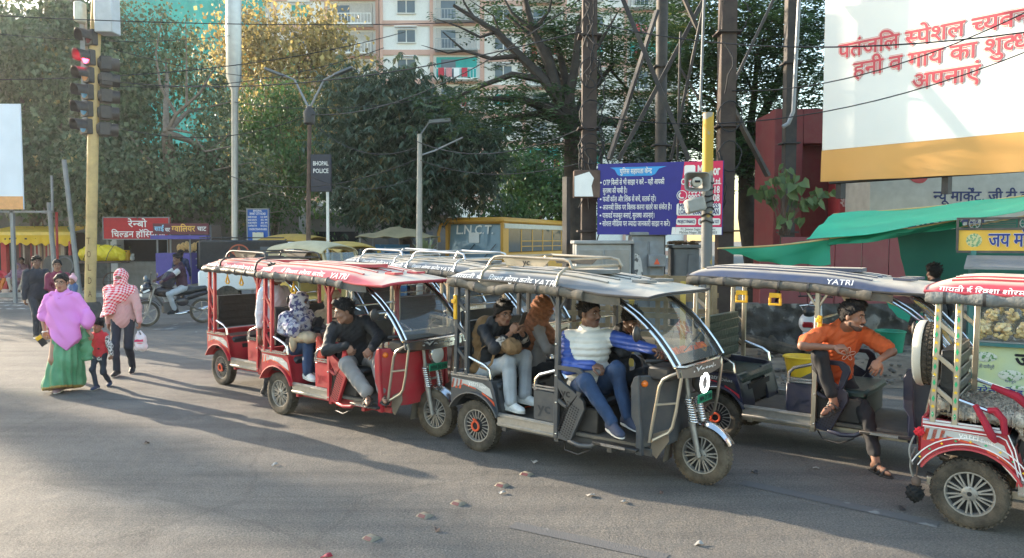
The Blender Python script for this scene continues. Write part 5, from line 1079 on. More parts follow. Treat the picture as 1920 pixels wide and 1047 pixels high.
# helpline board
P0 = at(1119.5, 440, 12.75); P1 = at(1354, 441, 12.05); up = at(1121, 308, 12.75) - P0; ex = (P1 - P0); W_ = ex.length; ex.normalize(); Hh = up.length; ez = up.normalized(); m = frame((0, 0, 0), ex, ez)
bb = empty('helpline_board', P0); tag(bb, 'blue and pink printed police helpline board hung across the steel columns', 'signboard'); b = MB(); b.box(0, 0, -.05, W_, Hh, 0, m); b.build('panel', mat('banner_blue', (.014, .012, .20), .45, var=.06), bb)
b = MB(); b.prism([(W_ * .635, .004), (W_ * .70, Hh - .004), (W_ * .995, Hh - .004), (W_ * .995, Hh * .11), (W_ * .645, Hh * .11)], .001, .004, 'z', m); b.build('pink_field', mat('banner_pink', (.62, .02, .09), .45, var=.06), bb); b = MB(); b.prism([(W_ * .607, .004), (W_ * .613, Hh * .105), (W_ * .995, Hh * .105), (W_ * .995, .004)], .001, .004, 'z', m)
b.build('address_strip', M_wht, bb)
for x0, y0, x1, y1 in ((.70, .80, .785, .95), (.645, .265, .985, .43), (.645, .135, .80, .225), (.815, .135, .985, .225)): b = MB(); b.prism([(W_ * x0 + .02, Hh * y0), (W_ * x1 - .02, Hh * y0), (W_ * x1, Hh * y0 + .02), (W_ * x1, Hh * y1 - .02), (W_ * x1 - .02, Hh * y1), (W_ * x0 + .02, Hh * y1), (W_ * x0, Hh * y1 - .02), (W_ * x0, Hh * y0 + .02)], .0045, .008, 'z', m); b.build('white_field', M_wht, bb)
b = MB(); b.prism([(W_ * .10, Hh * .945), (W_ * .56, Hh * .945), (W_ * .50, Hh * .915), (W_ * .47, Hh * .84), (W_ * .44, Hh * .82), (W_ * .19, Hh * .82), (W_ * .165, Hh * .84), (W_ * .14, Hh * .915)], .001, .004, 'z', m); b.build('ribbon', mat('banner_cyan', (.03, .28, .62), .45), bb)
LN = [('पुलिस सहायता केन्द्र', W_ * .315, Hh * .855, .085, 'c', 0, W_ * .26, .02)] + [(t, W_ * .045, Hh * y, .092, 'l', 0, W_ * wd, .012) for t, y, wd in (('OTP किसी से भी साझा न करें – यही आपकी', .70, .50), ('सुरक्षा की चाबी है।', .585, .20), ('फर्जी कॉल और लिंक से बचें, सतर्क रहें।', .465, .435), ('अजनबी लिंक पर क्लिक करना खतरे का संकेत है।', .35, .56), ('पासवर्ड मजबूत बनाएं, सुरक्षा अपनाएं।', .235, .425), ('सोशल मीडिया पर ज्यादा जानकारी साझा न करें।', .12, .55))]
LN += [('•', W_ * .015, Hh * y, .09, 'l', 0) for y in (.70, .465, .35, .235, .12)] + [('Manoor', W_ * .80, Hh * .81, .17, 'l', 0, W_ * .175, .03), ('Corporate Pvt.Ltd.', W_ * .675, Hh * .685, .105, 'l', 0, W_ * .31, .025), ('9584586918', W_ * .73, Hh * .565, .12, 'l', 0, W_ * .245, .025), ('9893754708', W_ * .73, Hh * .455, .12, 'l', 0, W_ * .245, .025), ('MSME - BUSINESS', W_ * .66, Hh * .36, .085, 'l', 1, W_ * .31, .03), ('LOAN - LOAN - LOAN', W_ * .66, Hh * .28, .085, 'l', 1, W_ * .31, .03), ('PROJECT FINANCE', W_ * .655, Hh * .16, .055, 'l', 1, W_ * .135, .02), ('INCOME TAX / GST', W_ * .825, Hh * .16, .055, 'l', 1, W_ * .15, .02), ('F1, Jeevan Sagar Apartment', W_ * .68, Hh * .062, .042, 'l', 2, W_ * .27), ('Malviya Nagar, Bhopal 462003', W_ * .67, Hh * .018, .042, 'l', 2, W_ * .29)]
lettering(bb, [M_wht, mat('navy_ink', (.01, .012, .12), .6), M_ink], LN, m @ T(0, 0, .0095))
b = MB(); b.lathe([(.075, .005), (.085, .005), (.085, .009), (.075, .009)], 18, m @ T(W_ * .685, Hh * .54, 0), closed=True); b.tube([m @ Vector((W_ * .685 + .045 * math.cos(a), Hh * .54 + .045 * math.sin(a), .010)) for a in np.linspace(2.0, 5.4, 8)], .014, 5); b.build('phone_icon', M_wht, bb)
o = empty('notice_box', at(1097, 372, 12.9)); tag(o, 'rusty tin notice box with a torn white sheet beside the helpline board', 'notice box'); b = MB(); w_ = .44; b.box(-.21, -.18, 0, .24, .0, .47); b.build('box', M_rust, o, bevel=.01); b = MB(); b.prism([(-.20, .02), (.12, .02), (.09, .2), (.13, .33), (.05, .44), (-.20, .36)], -.19, -.184); b.build('torn_sheet', M_wht, o)
pole('black_post', 'plain black upright post left of the cable column', 'post', [Vector((at(1062, 450, 12.8).x, 12.8, 0)), at(1062, 332, 12.8)], [.07, .07], M_blk, 4)
# electrical cabinets
for i, (px0, px1, pyt, Y, d, mm, lab) in enumerate(((1080, 1184, 458, 12.4, .7, mat('cabinet_grey', (.30, .31, .31), .6, var=.12, dust=.4), 'wide grey electrical cabinet with a pale front under the helpline board'), (1186, 1246, 442, 12.5, .5, mat('cabinet_mid', (.20, .22, .24), .6, var=.2, dust=.4), 'tall grey electrical cabinet with torn posters and a warning box'), (1264, 1312, 466, 12.6, .5, mat('cabinet_dark', (.11, .12, .13), .6, var=.2, dust=.4), 'dark electrical cabinet with dry leaves on top beside the speaker pole'))):
    p, q = at(px0, pyt, Y), at(px1, pyt, Y); o = empty('electrical_cabinet', ((p.x + q.x) / 2, Y, 0)); tag(o, lab, 'cabinet', None); h = (q.x - p.x) / 2; b = MB(); b.box(-h, 0, .1, h, d, p.z); b.build('body', mm, o, bevel=.015); b = MB(); b.box(-h - .04, -.05, p.z + .002, h + .04, d + .04, p.z + .06); b.build('cap', mm, o, bevel=.01)
    b = MB(); b.box(-h * .92, -.02, .25, -.02, -.003, p.z - .1); b.box(.02, -.02, .25, h * .92, -.003, p.z - .1); dr = b.build('door', M_conc if i == 0 else mm, o, bevel=.006); b = MB(); b.box(-.06, -.045, p.z * .55, -.035, -.022, p.z * .65); b.build('handle', M_blk, dr)
    if i == 1:
        b = MB(); b.box(-.02, -.18, p.z - .52, h * .98, -.022, p.z - .32); wb = b.build('warning_box', mm, o, bevel=.01); b = MB(); b.prism([(.06, p.z - .48), (.16, p.z - .48), (.11, p.z - .38)], -.186, -.182); b.build('warning_triangle', M_or, wb)
        b = MB(); b.prism([(-h * .9, p.z - .75), (-h * .3, p.z - .72), (-h * .45, p.z - .42), (-h * .6, p.z - .32), (-h * .86, p.z - .3)], -.026, -.0225); b.build('torn_poster', mat('poster_scraps', (.55, .53, .5), .8, col2=(.1, .1, .1), scale=14, thr=.55), o)
    if i == 2:
        b = MB(); rr = random.Random(4)
        for k in range(60): x, y = rr.uniform(-h, h), rr.uniform(0, d); m = T(x, y, p.z + .07 + rr.random() * .05) @ Matrix.Rotation(rr.random() * 6, 4, 'Z') @ Matrix.Rotation(rr.uniform(-.8, .8), 4, 'X'); b.box(-.05, -.025, -.003, .05, .025, .003, m)
        b.build('dry_leaves', mat('dry_leaf', (.16, .10, .05), .9), o)
# big billboard on the right
BL = at(1541, 283, 14.0); d = (at(1920, 247, 11.57) - BL); d.z = 0; d.normalize(); o = empty('billboard', (BL.x, BL.y, 0)); tag(o, 'huge white billboard with pink outlined Hindi slogan and an orange lower band', 'billboard'); m = frame((0, 0, 0), d, (0, 0, 1)); zb = BL.z; Lb = 7.5; nB = m.to_3x3() @ Vector((0, 0, 1))
M_vyl = mat('white_vinyl', (.80, .80, .76), .55, var=.03, scale=1.2, bump=.15, bscale=3)
b = MB(); b.box(.0, zb, -.05, Lb, 9.6, 0, m); b.build('panel', M_vyl, o, bevel=.008)
b = MB(); b.sheet(lambda u, v: m @ Vector((Lb * u, zb - (.58 + .04 * math.sin(u * 2.6)) * v, .006 - .03 * v * math.sin(u * 40) * v + .02 * v)), 80, 6, .006); b.build('orange_band', mat('orange_vinyl', (.66, .34, .09), .55, var=.05, scale=1.5), o, smooth=70)
b = MB()
for x in np.arange(.3, Lb, 1.8): b.box(x - .05, zb - .9, -.25, x + .05, 9.5, -.06, m)
for z in (zb + .2, zb + 2.5, 7.8): b.box(.1, z - .04, -.32, Lb, z + .04, -.26, m)
b.tube([m @ Vector((.15, zb - .60, -.03)), m @ Vector((Lb, zb - .56, -.03))], .035, 6); b.build('backing_frame', M_col, o)
b = MB(); b.box(5.6, 0, -.6, 5.8, 8, -.4, m); b.build('post', M_colb, o)
def onpl(px, py, org, m3, off=0.):
    """pixel -> (x, y) in the plane through org spanned by the columns of m3"""
    d_ = ray(px, py); n_ = m3.col[2].to_3d() if len(m3.col[2]) == 4 else m3.col[2]; n_ = Vector(n_[:3]); c_ = Vector((0, 0, CAMH)); t_ = (Vector(org) - c_).dot(n_) / d_.dot(n_); q_ = c_ + d_ * t_ - Vector(org); return q_.dot(Vector(m3.col[0][:3])), q_.dot(Vector(m3.col[1][:3]))
og = (BL.x, BL.y, 0); ln = []
for txt, a, c, top in (('पतंजलि स्पेशल च्यवनप्राश', (1572, 103), (1920, 60), None), ('हनी व गाय का शुद्ध घी', (1600, 139), (1920, 103), None), ('अपनाएं', (1710, 164), (1838, 154), None)):
    x0, y0 = onpl(*a, og, m); x1, y1 = onpl(*c, og, m); ln.append((txt, x0, (y0 + y1) / 2 if txt == 'अपनाएं' else y0 * .6 + y1 * .4, x1 - x0))
LL = []
for txt, x0, y0, wd in ln:
    full = {'प': 'पतंजलि स्पेशल च्यवन', 'ह': 'हनी व गाय का शुद्ध', 'अ': 'अपनाएं'}[txt[0]]; w0 = shape(full)[2]; sc = wd / w0 * (1.0 if txt[0] == 'अ' else 1.03); hh_ = .275
    LL += [(txt, x0, y0, hh_, 'l', 0, shape(txt)[2] * sc, .105), (txt, x0, y0, hh_, 'l', 1, shape(txt)[2] * sc, .072), (txt, x0, y0, hh_, 'l', 2, shape(txt)[2] * sc, .030)]
M_pk = mat('slogan_pink', (.60, .07, .09), .5, var=.03); M_cr = mat('slogan_cream', (.82, .76, .66), .5, var=.03)
for i, (mm_, sel) in enumerate(((M_pk, 0), (M_cr, 1), (M_pk, 2))): lettering(o, [mm_], [(*l[:5], 0, *l[6:]) for l in LL if l[5] == sel], m @ T(0, 0, .003 + .0035 * i))
# red toilet block, cream shop front, red panel fence, low wall
M_rw = mat('red_plaster', (.17, .020, .024), .7, var=.14, scale=1.5, dust=.25); M_rp = mat('maroon_sheet', (.24, .045, .055), .55, var=.12, scale=2, dust=.3)
Yr = 16.4; p = at(1452, 210, Yr); q = at(1650, 210, Yr); o = empty('toilet_block', (p.x, Yr, 0)); tag(o, 'red painted public toilet block behind the orange banded billboard', 'building'); Lr = q.x - p.x; zt = at(1438, 205, Yr).z
b = MB(); b.box(0.02, .3, 0, Lr, 1.3, zt - .02); b.build('wall', M_rw, o); b = MB(); b.box(0, -.05, 0, .62, .295, zt); b.box(.625, -.05, zt - .75, Lr, .295, zt); b.build('portal', M_rw, o, bevel=.01)
x0 = at(1562, 400, Yr).x - p.x; b = MB(); b.box(x0, -.3, 0, Lr - .02, .29, at(1560, 335, Yr).z); pl = b.build('pillar', mat('bright_red_paint', (.42, .035, .045), .6, var=.12, dust=.2), o, bevel=.01)
lettering(pl, [mat('pinkish_white', (.70, .52, .50), .6)], [('शौचालय', x0 + .02, at(1560, 389, Yr).z, .24, 'l', 0, .60, .03)], frame((0, -.306, 0), (1, 0, 0), (0, 0, 1)))
Yc = 15.0; p = at(1632, 330, Yc); o = empty('shop_building', (p.x, Yc, 0)); tag(o, 'cream shop front with blue Hindi lettering under the billboard', 'building'); b = MB(); b.box(0, 0, .0, 6.5, 3, 4.2); b.build('wall', mat('cream_fascia', (.50, .49, .44), .7, var=.08, dust=.3), o); z1 = at(1750, 377, Yc).z
lettering(o, [mat('deep_blue_ink', (.02, .03, .12), .6), mat('dull_red_ink', (.45, .06, .06), .6)], [('न्यू मार्केट, जी.टी.बी.', at(1750, 370, Yc).x - p.x, z1, .21, 'l', 0, 2.05, .03), ('सुलभ शौचालय', .55, z1 + .60, .62, 'l', 1, 4.6, .03), ('कॉम्प्लेक्स', .75, z1 - .62, .38, 'l', 0, 1.6, .02)], frame((0, -.006, 0), (1, 0, 0), (0, 0, 1)))
Yf = 14.6; o = empty('panel_fence', (at(1380, 500, Yf).x, Yf, 0)); tag(o, 'fence of maroon sheet metal panels standing on the low stone wall', 'fence'); zb2 = at(1500, 588, Yf).z; zt2 = at(1500, 445, Yf).z; x = at(1465, 500, Yf).x - at(1380, 500, Yf).x
for k in range(8): 
    b = MB(); b.box(x + k * .53, 0, zb2, x + k * .53 + .515, .03, zt2); b.box(x + k * .53, -.012, zb2 + .62, x + k * .53 + .515, -.002, zb2 + .64); b.build('panel', M_rp, o, bevel=.004)
b = MB(); b.box(x - .4, .04, zb2 - .3, x - .1, .1, zt2 - .3); b.build('post', M_rp, o)
rr = random.Random(9); o = empty('stone_wall', (at(1380, 500, 14.4).x, 14.3, 0)); tag(o, 'low grey stone wall below the maroon panels', 'wall'); b = MB(); b.box(0, .02, -.1, 7, .6, .80); b.build('core', M_stone, o); b = MB(); b.sheet(lambda u, v: (7.1 * u - .05, -.03 - .05 * math.sin(u * 61 + 3 * math.sin(v * 7)) * math.sin(v * 9 + u * 23) - .02 * math.sin(u * 171) - .09 * (1 - v), -.1 + .93 * v), 150, 16); b.build('stone_facing', mat('rough_stone', (.085, .078, .068), .95, col2=(.24, .22, .19), scale=3.2, thr=.60, bump=1., bscale=14, detail=10), o, smooth=80)
for k, (px, py) in enumerate(((1478, 640), (1600, 648), (1425, 628))):
    pt = gr(px, py); b = MB(); b.box(-.2, -.12, 0, .2, .12, .62 - .12 * k); st = b.build('stone_slab', M_conc, bevel=.03); st.location = pt; tag(st, ('upright concrete slab leaning by the low wall near the scooter', 'short concrete block right of the scooter', 'small concrete stub behind the navy rickshaw seat')[k], 'slab')
# sapling growing from the wall
o = empty('peepal_sapling', at(1470, 400, 13.6)); tag(o, 'wild sapling with big heart shaped leaves growing in front of the red block', 'plant'); b = MB(); lv = MB(); rr = random.Random(12); o0 = at(1470, 400, 13.6)
for px, py in ((1475, 320), (1490, 340), (1455, 345), (1435, 365), (1500, 372), (1530, 365), (1470, 410), (1425, 350), (1545, 370), (1490, 400), (1460, 325), (1510, 385), (1480, 355)):
    e = at(px, py, 13.6 + rr.uniform(-.4, .3)) - o0; b.tube([(rr.uniform(-.1, .1), 0, -.4), e * .5 + Vector((0, 0, .06)), e], [.014, .009, .005], 5)
    for k in range(5):
        c = e + Vector((rr.uniform(-.17, .17), rr.uniform(-.15, .15), rr.uniform(-.17, .12))); a = rr.uniform(-.9, .9); s_ = rr.uniform(.11, .18); m = T(*c) @ Matrix.Rotation(a, 4, 'Y') @ Matrix.Rotation(rr.uniform(-.7, .5), 4, 'X') @ Matrix.Rotation(rr.uniform(-.7, .7), 4, 'Z')
        lv.add([(0, 0, 0), (s_ * .5, -.02, .02), (s_ * .55, -.02, -s_ * .45), (0, 0, -s_ * 1.25), (-s_ * .55, -.02, -s_ * .45), (-s_ * .5, -.02, .02), (0, .02, -s_ * .5)], [(0, 1, 2, 6), (6, 2, 3), (6, 3, 4), (0, 6, 4, 5)], m)
b.build('stem', M_rust, o); lv.build('leaves', mat_leaf('leaf_peepal', (.05, .09, .03), (.13, .19, .08), trans=.3), o, fixn=False)
# green tarpaulins
def tarp(label, quad, m, nu=14, nv=6, sag=.12, name='tarpaulin'):
    a, b_, c, d_ = [at(*q) for q in quad]; o = empty(name, a); tag(o, label, 'tarpaulin'); k = MB(); k.sheet(lambda u, v: (a.lerp(b_, u)).lerp(d_.lerp(c, u), v) - a + Vector((0, .06 * math.sin(u * 7 + v * 3), -sag * math.sin(math.pi * u) * (1 - .4 * v) + .02 * math.sin(v * 14 + u * 11))), nu, nv, .006); k.build('sheet', m, o, smooth=80)
    k = MB(); k.tube([(a.lerp(b_, u)) - a + Vector((0, .06 * math.sin(u * 7) - .008, -sag * math.sin(math.pi * u))) for u in np.linspace(0, 1, 15)], .012, 5); k.build('hem', M_pyel, o); return o
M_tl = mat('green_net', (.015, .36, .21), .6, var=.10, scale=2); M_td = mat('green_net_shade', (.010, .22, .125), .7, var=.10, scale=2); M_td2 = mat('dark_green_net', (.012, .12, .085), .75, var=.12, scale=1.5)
tarp('bright green tarpaulin stretched above the stall and rising to the right', ((1562, 402, 12.), (1935, 366, 10.8), (1935, 392, 9.6), (1512, 452, 10.8)), M_tl, sag=.03)
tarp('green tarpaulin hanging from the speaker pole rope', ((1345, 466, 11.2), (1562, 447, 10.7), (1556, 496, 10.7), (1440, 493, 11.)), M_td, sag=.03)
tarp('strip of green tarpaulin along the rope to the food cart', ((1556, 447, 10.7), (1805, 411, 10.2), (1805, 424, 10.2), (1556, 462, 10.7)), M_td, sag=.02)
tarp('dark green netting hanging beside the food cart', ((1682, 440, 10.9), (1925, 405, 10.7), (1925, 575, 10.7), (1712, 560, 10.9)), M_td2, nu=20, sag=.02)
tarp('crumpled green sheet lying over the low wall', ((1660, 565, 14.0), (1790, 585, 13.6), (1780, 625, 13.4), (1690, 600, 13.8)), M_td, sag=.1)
# wires
rr = random.Random(21); M_wire = mat('wire_black', (.012, .012, .013), .6)
for i, (a, c, sg_, r_) in enumerate((((-40, 28, 17), (1010, 36, 24), .2, .012), ((-40, 150, 17), (760, 60, 26), .4, .013), ((185, 150, 18.6), (1105, 55, 13.2), .5, .012), ((185, 160, 18.6), (720, 90, 21), .4, .010), ((580, 215, 21), (1100, -10, 13.2), .6, .012), ((580, 215, 21), (185, 230, 18.6), .5, .010), ((780, 265, 18), (1103, 235, 13.2), .4, .010), ((580, 225, 21), (786, 275, 18), .5, .010), ((786, 300, 18), (1110, 300, 13.2), .3, .008), ((1103, 40, 13.2), (1930, 60, 9), .3, .010), ((1103, 215, 13.2), (1930, 95, 10.5), .5, .009), ((1358, 170, 13), (1930, 20, 9.5), .3, .009), ((430, 330, 24), (780, 300, 18), .5, .010), ((430, 190, 24), (1040, 120, 19), .6, .009), ((-40, 60, 16), (440, 66, 24), .2, .008), ((580, 330, 21), (786, 330, 18), .35, .009), ((205, 90, 18.6), (700, 130, 26), .5, .009))):
    p, q = at(*a), at(*c); o = empty('overhead_wire', p); tag(o, 'thin black overhead wire sagging across the street between poles', 'wire', 'overhead wires'); b = MB(); b.tube([(q - p) * t - Vector((0, 0, sg_ * 4 * t * (1 - t))) for t in np.linspace(0, 1, 18)], r_, 4); b.build('strand', M_wire, o)
# ================================================================ rickshaws of the photo
M_red = mat('red_paint', (.40, .010, .025), .36, var=.15, scale=4, dust=.30)
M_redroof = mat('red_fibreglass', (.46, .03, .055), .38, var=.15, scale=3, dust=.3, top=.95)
M_gry = mat('charcoal_paint', (.045, .052, .062), .38, var=.15, scale=4, dust=.35)
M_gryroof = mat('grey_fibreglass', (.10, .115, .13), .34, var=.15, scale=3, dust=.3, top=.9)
M_nav = mat('navy_paint', (.010, .015, .040), .30, var=.15, scale=4, dust=.2)
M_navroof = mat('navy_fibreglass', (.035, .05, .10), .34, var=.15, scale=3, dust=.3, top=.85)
ANG = 38.5
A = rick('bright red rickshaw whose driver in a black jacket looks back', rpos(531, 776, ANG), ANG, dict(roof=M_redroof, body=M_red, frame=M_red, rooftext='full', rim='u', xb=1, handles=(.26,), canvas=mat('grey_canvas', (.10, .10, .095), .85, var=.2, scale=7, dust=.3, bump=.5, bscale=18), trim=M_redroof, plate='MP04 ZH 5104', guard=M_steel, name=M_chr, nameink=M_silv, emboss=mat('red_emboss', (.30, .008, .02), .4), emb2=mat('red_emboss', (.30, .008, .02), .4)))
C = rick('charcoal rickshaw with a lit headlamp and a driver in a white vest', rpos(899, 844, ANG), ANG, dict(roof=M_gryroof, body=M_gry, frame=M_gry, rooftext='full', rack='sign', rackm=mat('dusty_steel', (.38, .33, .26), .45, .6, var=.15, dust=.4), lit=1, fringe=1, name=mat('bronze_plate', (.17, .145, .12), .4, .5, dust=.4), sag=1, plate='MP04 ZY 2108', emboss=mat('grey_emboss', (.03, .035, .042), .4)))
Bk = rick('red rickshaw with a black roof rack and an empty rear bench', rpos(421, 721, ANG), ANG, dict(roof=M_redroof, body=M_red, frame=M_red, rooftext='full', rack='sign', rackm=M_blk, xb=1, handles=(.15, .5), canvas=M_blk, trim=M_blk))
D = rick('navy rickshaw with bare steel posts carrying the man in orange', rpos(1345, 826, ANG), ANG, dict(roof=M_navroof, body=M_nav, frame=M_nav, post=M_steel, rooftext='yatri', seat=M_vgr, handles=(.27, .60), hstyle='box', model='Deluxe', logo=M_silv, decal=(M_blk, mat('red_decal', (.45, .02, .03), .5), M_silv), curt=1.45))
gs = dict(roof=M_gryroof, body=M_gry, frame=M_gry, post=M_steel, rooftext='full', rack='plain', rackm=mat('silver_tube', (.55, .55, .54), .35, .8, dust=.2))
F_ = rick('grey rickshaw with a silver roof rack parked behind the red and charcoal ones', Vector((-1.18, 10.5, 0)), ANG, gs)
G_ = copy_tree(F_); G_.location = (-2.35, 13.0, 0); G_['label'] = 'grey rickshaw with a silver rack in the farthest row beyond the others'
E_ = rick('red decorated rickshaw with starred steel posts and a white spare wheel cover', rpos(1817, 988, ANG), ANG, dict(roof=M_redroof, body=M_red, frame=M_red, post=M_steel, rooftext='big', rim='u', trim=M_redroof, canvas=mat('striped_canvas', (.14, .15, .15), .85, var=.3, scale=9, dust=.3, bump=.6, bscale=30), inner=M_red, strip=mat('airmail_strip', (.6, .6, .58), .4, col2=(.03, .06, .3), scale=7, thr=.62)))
# decorations of the right hand rickshaw
M_star = mat('star_yellow', (.80, .50, .02), .5); M_dia = mat('diamond_green', (.02, .40, .16), .4)
bs = MB(); bd = MB()
for xp, xq in ((-.24, -.222), (-.10, -.092)):
    for i in range(15):
        z = .80 + .058 * i; x = xp + (xq - xp) * (z - .74) / .95; y = -.5 + .01 * (z - .74) / .95 - .0225
        if i % 2: bs.prism([(x + (.017 if k % 2 == 0 else .007) * math.sin(k * math.pi / 5), z + (.017 if k % 2 == 0 else .007) * math.cos(k * math.pi / 5)) for k in range(10)], y - .002, y)
        else: bd.prism([(x, z + .024), (x + .010, z), (x, z - .024), (x - .010, z)], y - .002, y)
bs.build('star_sticker', M_star, E_); bd.build('diamond_sticker', M_dia, E_)
sp_ = link('spare_wheel', wheel_meshes('u', M_rub)[0], E_, (-.36, .08, 1.16)); sp_.rotation_euler = (0, 0, math.pi / 2)
b = MB(); m = frame((-.42, .08, 1.16), (0, -1, 0), (0, 0, 1)); b.lathe([(.256, -.035), (.262, -.01), (.256, .015), (.23, .032), (.15, .042), (.001, .046)], 36, m); cv = b.build('spare_wheel_cover', mat('cream_cover', (.70, .66, .55), .45, var=.06, scale=3, dust=.25), sp_); cv.parent = E_
b = MB(); b.lathe([(.001, .0), (.03, .0), (.03, .005), (.001, .006)], 16, frame((-.467, -.01, 1.10), (0, -1, 0), (0, 0, 1))); b.build('red_badge', M_redl, cv)
V, F = grow([ell((.04, 0, .80), (.36, .47, .07)), cap((.28, -.4, .80), (.28, .4, .80), .05), cap((.33, -.38, .70), (.33, .38, .70), .045), cap((-.2, -.4, .86), (-.2, .4, .86), .05)], .012, .05, disp=lambda X: (.012 * np.sin(X[..., 0] * 90 + 3 * np.sin(X[..., 1] * 40)) * np.sin(X[..., 1] * 110) + .012 * np.sin(X[..., 1] * 210 + X[..., 0] * 170)).astype(np.float32))
link('fur_cover', npmesh('fur_cover', [(V, F, 0)], mat('shaggy_fur', (.60, .53, .42), .95, var=.3, scale=30, bump=1., bscale=80)), E_)
b = MB(); b.tube([(.10, -.50, .87), (.14, -.505, .88), (.19, -.51, .82), (.20, -.51, .72)], [.022, .026, .024, .02], 8); b.tube([(.02, -.50, .90), (.08, -.53, .80), (.13, -.54, .70), (.15, -.53, .66)], [.02, .024, .028, .012], 8); b.tube([(.10, -.36, 1.02), (.25, -.37, .97), (.33, -.37, .90), (.36, -.37, .84)], [.02, .03, .03, .012], 8); b.build('red_cloth', mat('red_velvet', (.32, .01, .03), .8, var=.2), E_)
b = MB()
for i in range(9): a = R(35 + 13.7 * i); bm_ = (.385 * math.cos(a), .25 + .385 * math.sin(a)); b.cur = i % 2; b.prism([(bm_[0] - .010, bm_[1]), (bm_[0], bm_[1] - .008), (bm_[0] + .010, bm_[1]), (bm_[0], bm_[1] + .008)], -.512, -.5085)
b.build('arch_sticker', [M_star, M_dia], E_)
b = MB()
for rr_ in (.362, .405): b.tube([(rr_ * math.cos(R(t)), -.509, .25 + rr_ * math.sin(R(t))) for t in range(26, 158, 8)], .0045, 5)
b.tube([(.22, -.51, .72), (.262, -.51, .62), (.31, -.51, .42)], .0045, 5); b.tube([(-.30, -.51, .705), (.17, -.51, .70), (.21, -.51, .68), (.245, -.51, .60), (.29, -.51, .42)], .0045, 5); b.build('white_piping', M_wht, E_)
b = MB(); b.tube([(-.33, -.46, .44), (-.34, -.47, .30)], .006, 5); b.ball((-.34, -.47, .27), (.035, .035, .04), 10, 6); b.build('tassel_cord', M_rust, E_)
V, F = grow([ell((-.345, -.475, .185), (.055, .055, .06))], .009, .02, disp=lambda X: (.012 * np.sin(X[..., 0] * 160) * np.sin(X[..., 2] * 150) + .01 * np.sin(X[..., 1] * 170)).astype(np.float32)); link('tassel', npmesh('tassel', [(V, F, 0)], mat('black_wool', (.01, .01, .01), .95)), E_)
for k, (z0, z1, y) in enumerate(((.62, .40, -.49), (.52, .28, -.44))): b = MB(); b.sheet(lambda u, v: (-.36 - .03 * math.sin(v * 3), y + .05 * (u - .5) * math.sin(3.1 * (.15 + .8 * v)), z0 + (z1 - z0) * v), 4, 8, .01); b.build('mud_guard_flap', M_horn, E_, smooth=70)
V, F = grow([ell((-.32, -.515, .66), (.035, .03, .035))], .008, .02, disp=lambda X: (.01 * np.sin(X[..., 0] * 190) * np.sin(X[..., 2] * 190)).astype(np.float32)); link('red_pompom', npmesh('red_pompom', [(V, F, 0)], mat('pompom_red', (.6, .02, .03), .9)), E_)
b = MB(); b.box(.99, -.525, 1.10, 1.03, -.50, 1.36); b.box(.985, -.56, 1.12, 1.035, -.52, 1.16); b.box(.985, -.56, 1.30, 1.035, -.52, 1.34); b.build('grab_handle', M_yel, D, bevel=.006)
b = MB(); b.box(-.25, -.535, 1.28, -.21, -.51, 1.52); b.box(-.255, -.56, 1.44, -.205, -.52, 1.48); b.build('grab_handle', M_yel, C, bevel=.006)
b = MB(); b.sheet(lambda u, v: (.20 + .55 * v, -.02 + .86 * (u - .5), 1.0 + .22 * math.sin(2.2 * v)), 8, 6, .02)
# ================================================================ people
def pf(loc, hd):
    c, s_ = math.cos(hd), math.sin(hd)
    def f(p): d = Vector(p) - Vector(loc); return np.array([d.x * c + d.y * s_, -d.x * s_ + d.y * c, d.z])
    return f
def rpt(root, px, py, y):
    """point under this pixel on the rickshaw's lengthwise plane at side offset y"""
    Mx = root.matrix_basis.inverted(); o_ = Mx @ Vector((0, 0, CAMH)); d_ = Mx.to_3x3() @ ray(px, py); t_ = (y - o_.y) / d_.y; return root.matrix_basis @ (o_ + d_ * t_)
RH = -R(ANG)
M_den = mat('blue_denim', (.020, .045, .105), .8, var=.4, scale=5, bump=.3, bscale=70); M_denl = mat('pale_denim', (.36, .38, .40), .85, var=.18, scale=6, bump=.3, bscale=70); M_gtr = mat('grey_trousers', (.24, .22, .21), .85, var=.12, scale=6); M_btr = mat('black_trousers', (.016, .016, .018), .85, var=.3, scale=6); M_ddn = mat('dark_denim', (.022, .030, .045), .8, var=.3, scale=6)
M_sole = mat('pale_sole', (.55, .52, .46), .7); M_shw = mat('white_leather', (.62, .62, .60), .5, var=.12, scale=25); M_shn = mat('navy_canvas', (.035, .045, .08), .8, var=.2); M_sand = mat('dark_sandal', (.03, .024, .02), .7)
M_puf = mat('white_puffer', (.66, .62, .55), .5, var=.06, scale=5); M_blu = mat('blue_quilt', (.035, .075, .30), .45, var=.15); M_bjk = mat('black_jacket', (.012, .013, .016), .7, var=.3, scale=10, bump=.3, bscale=40); M_tan = mat('tan_corduroy', (.20, .115, .05), .9, var=.15, scale=20, bump=.4, bscale=60)
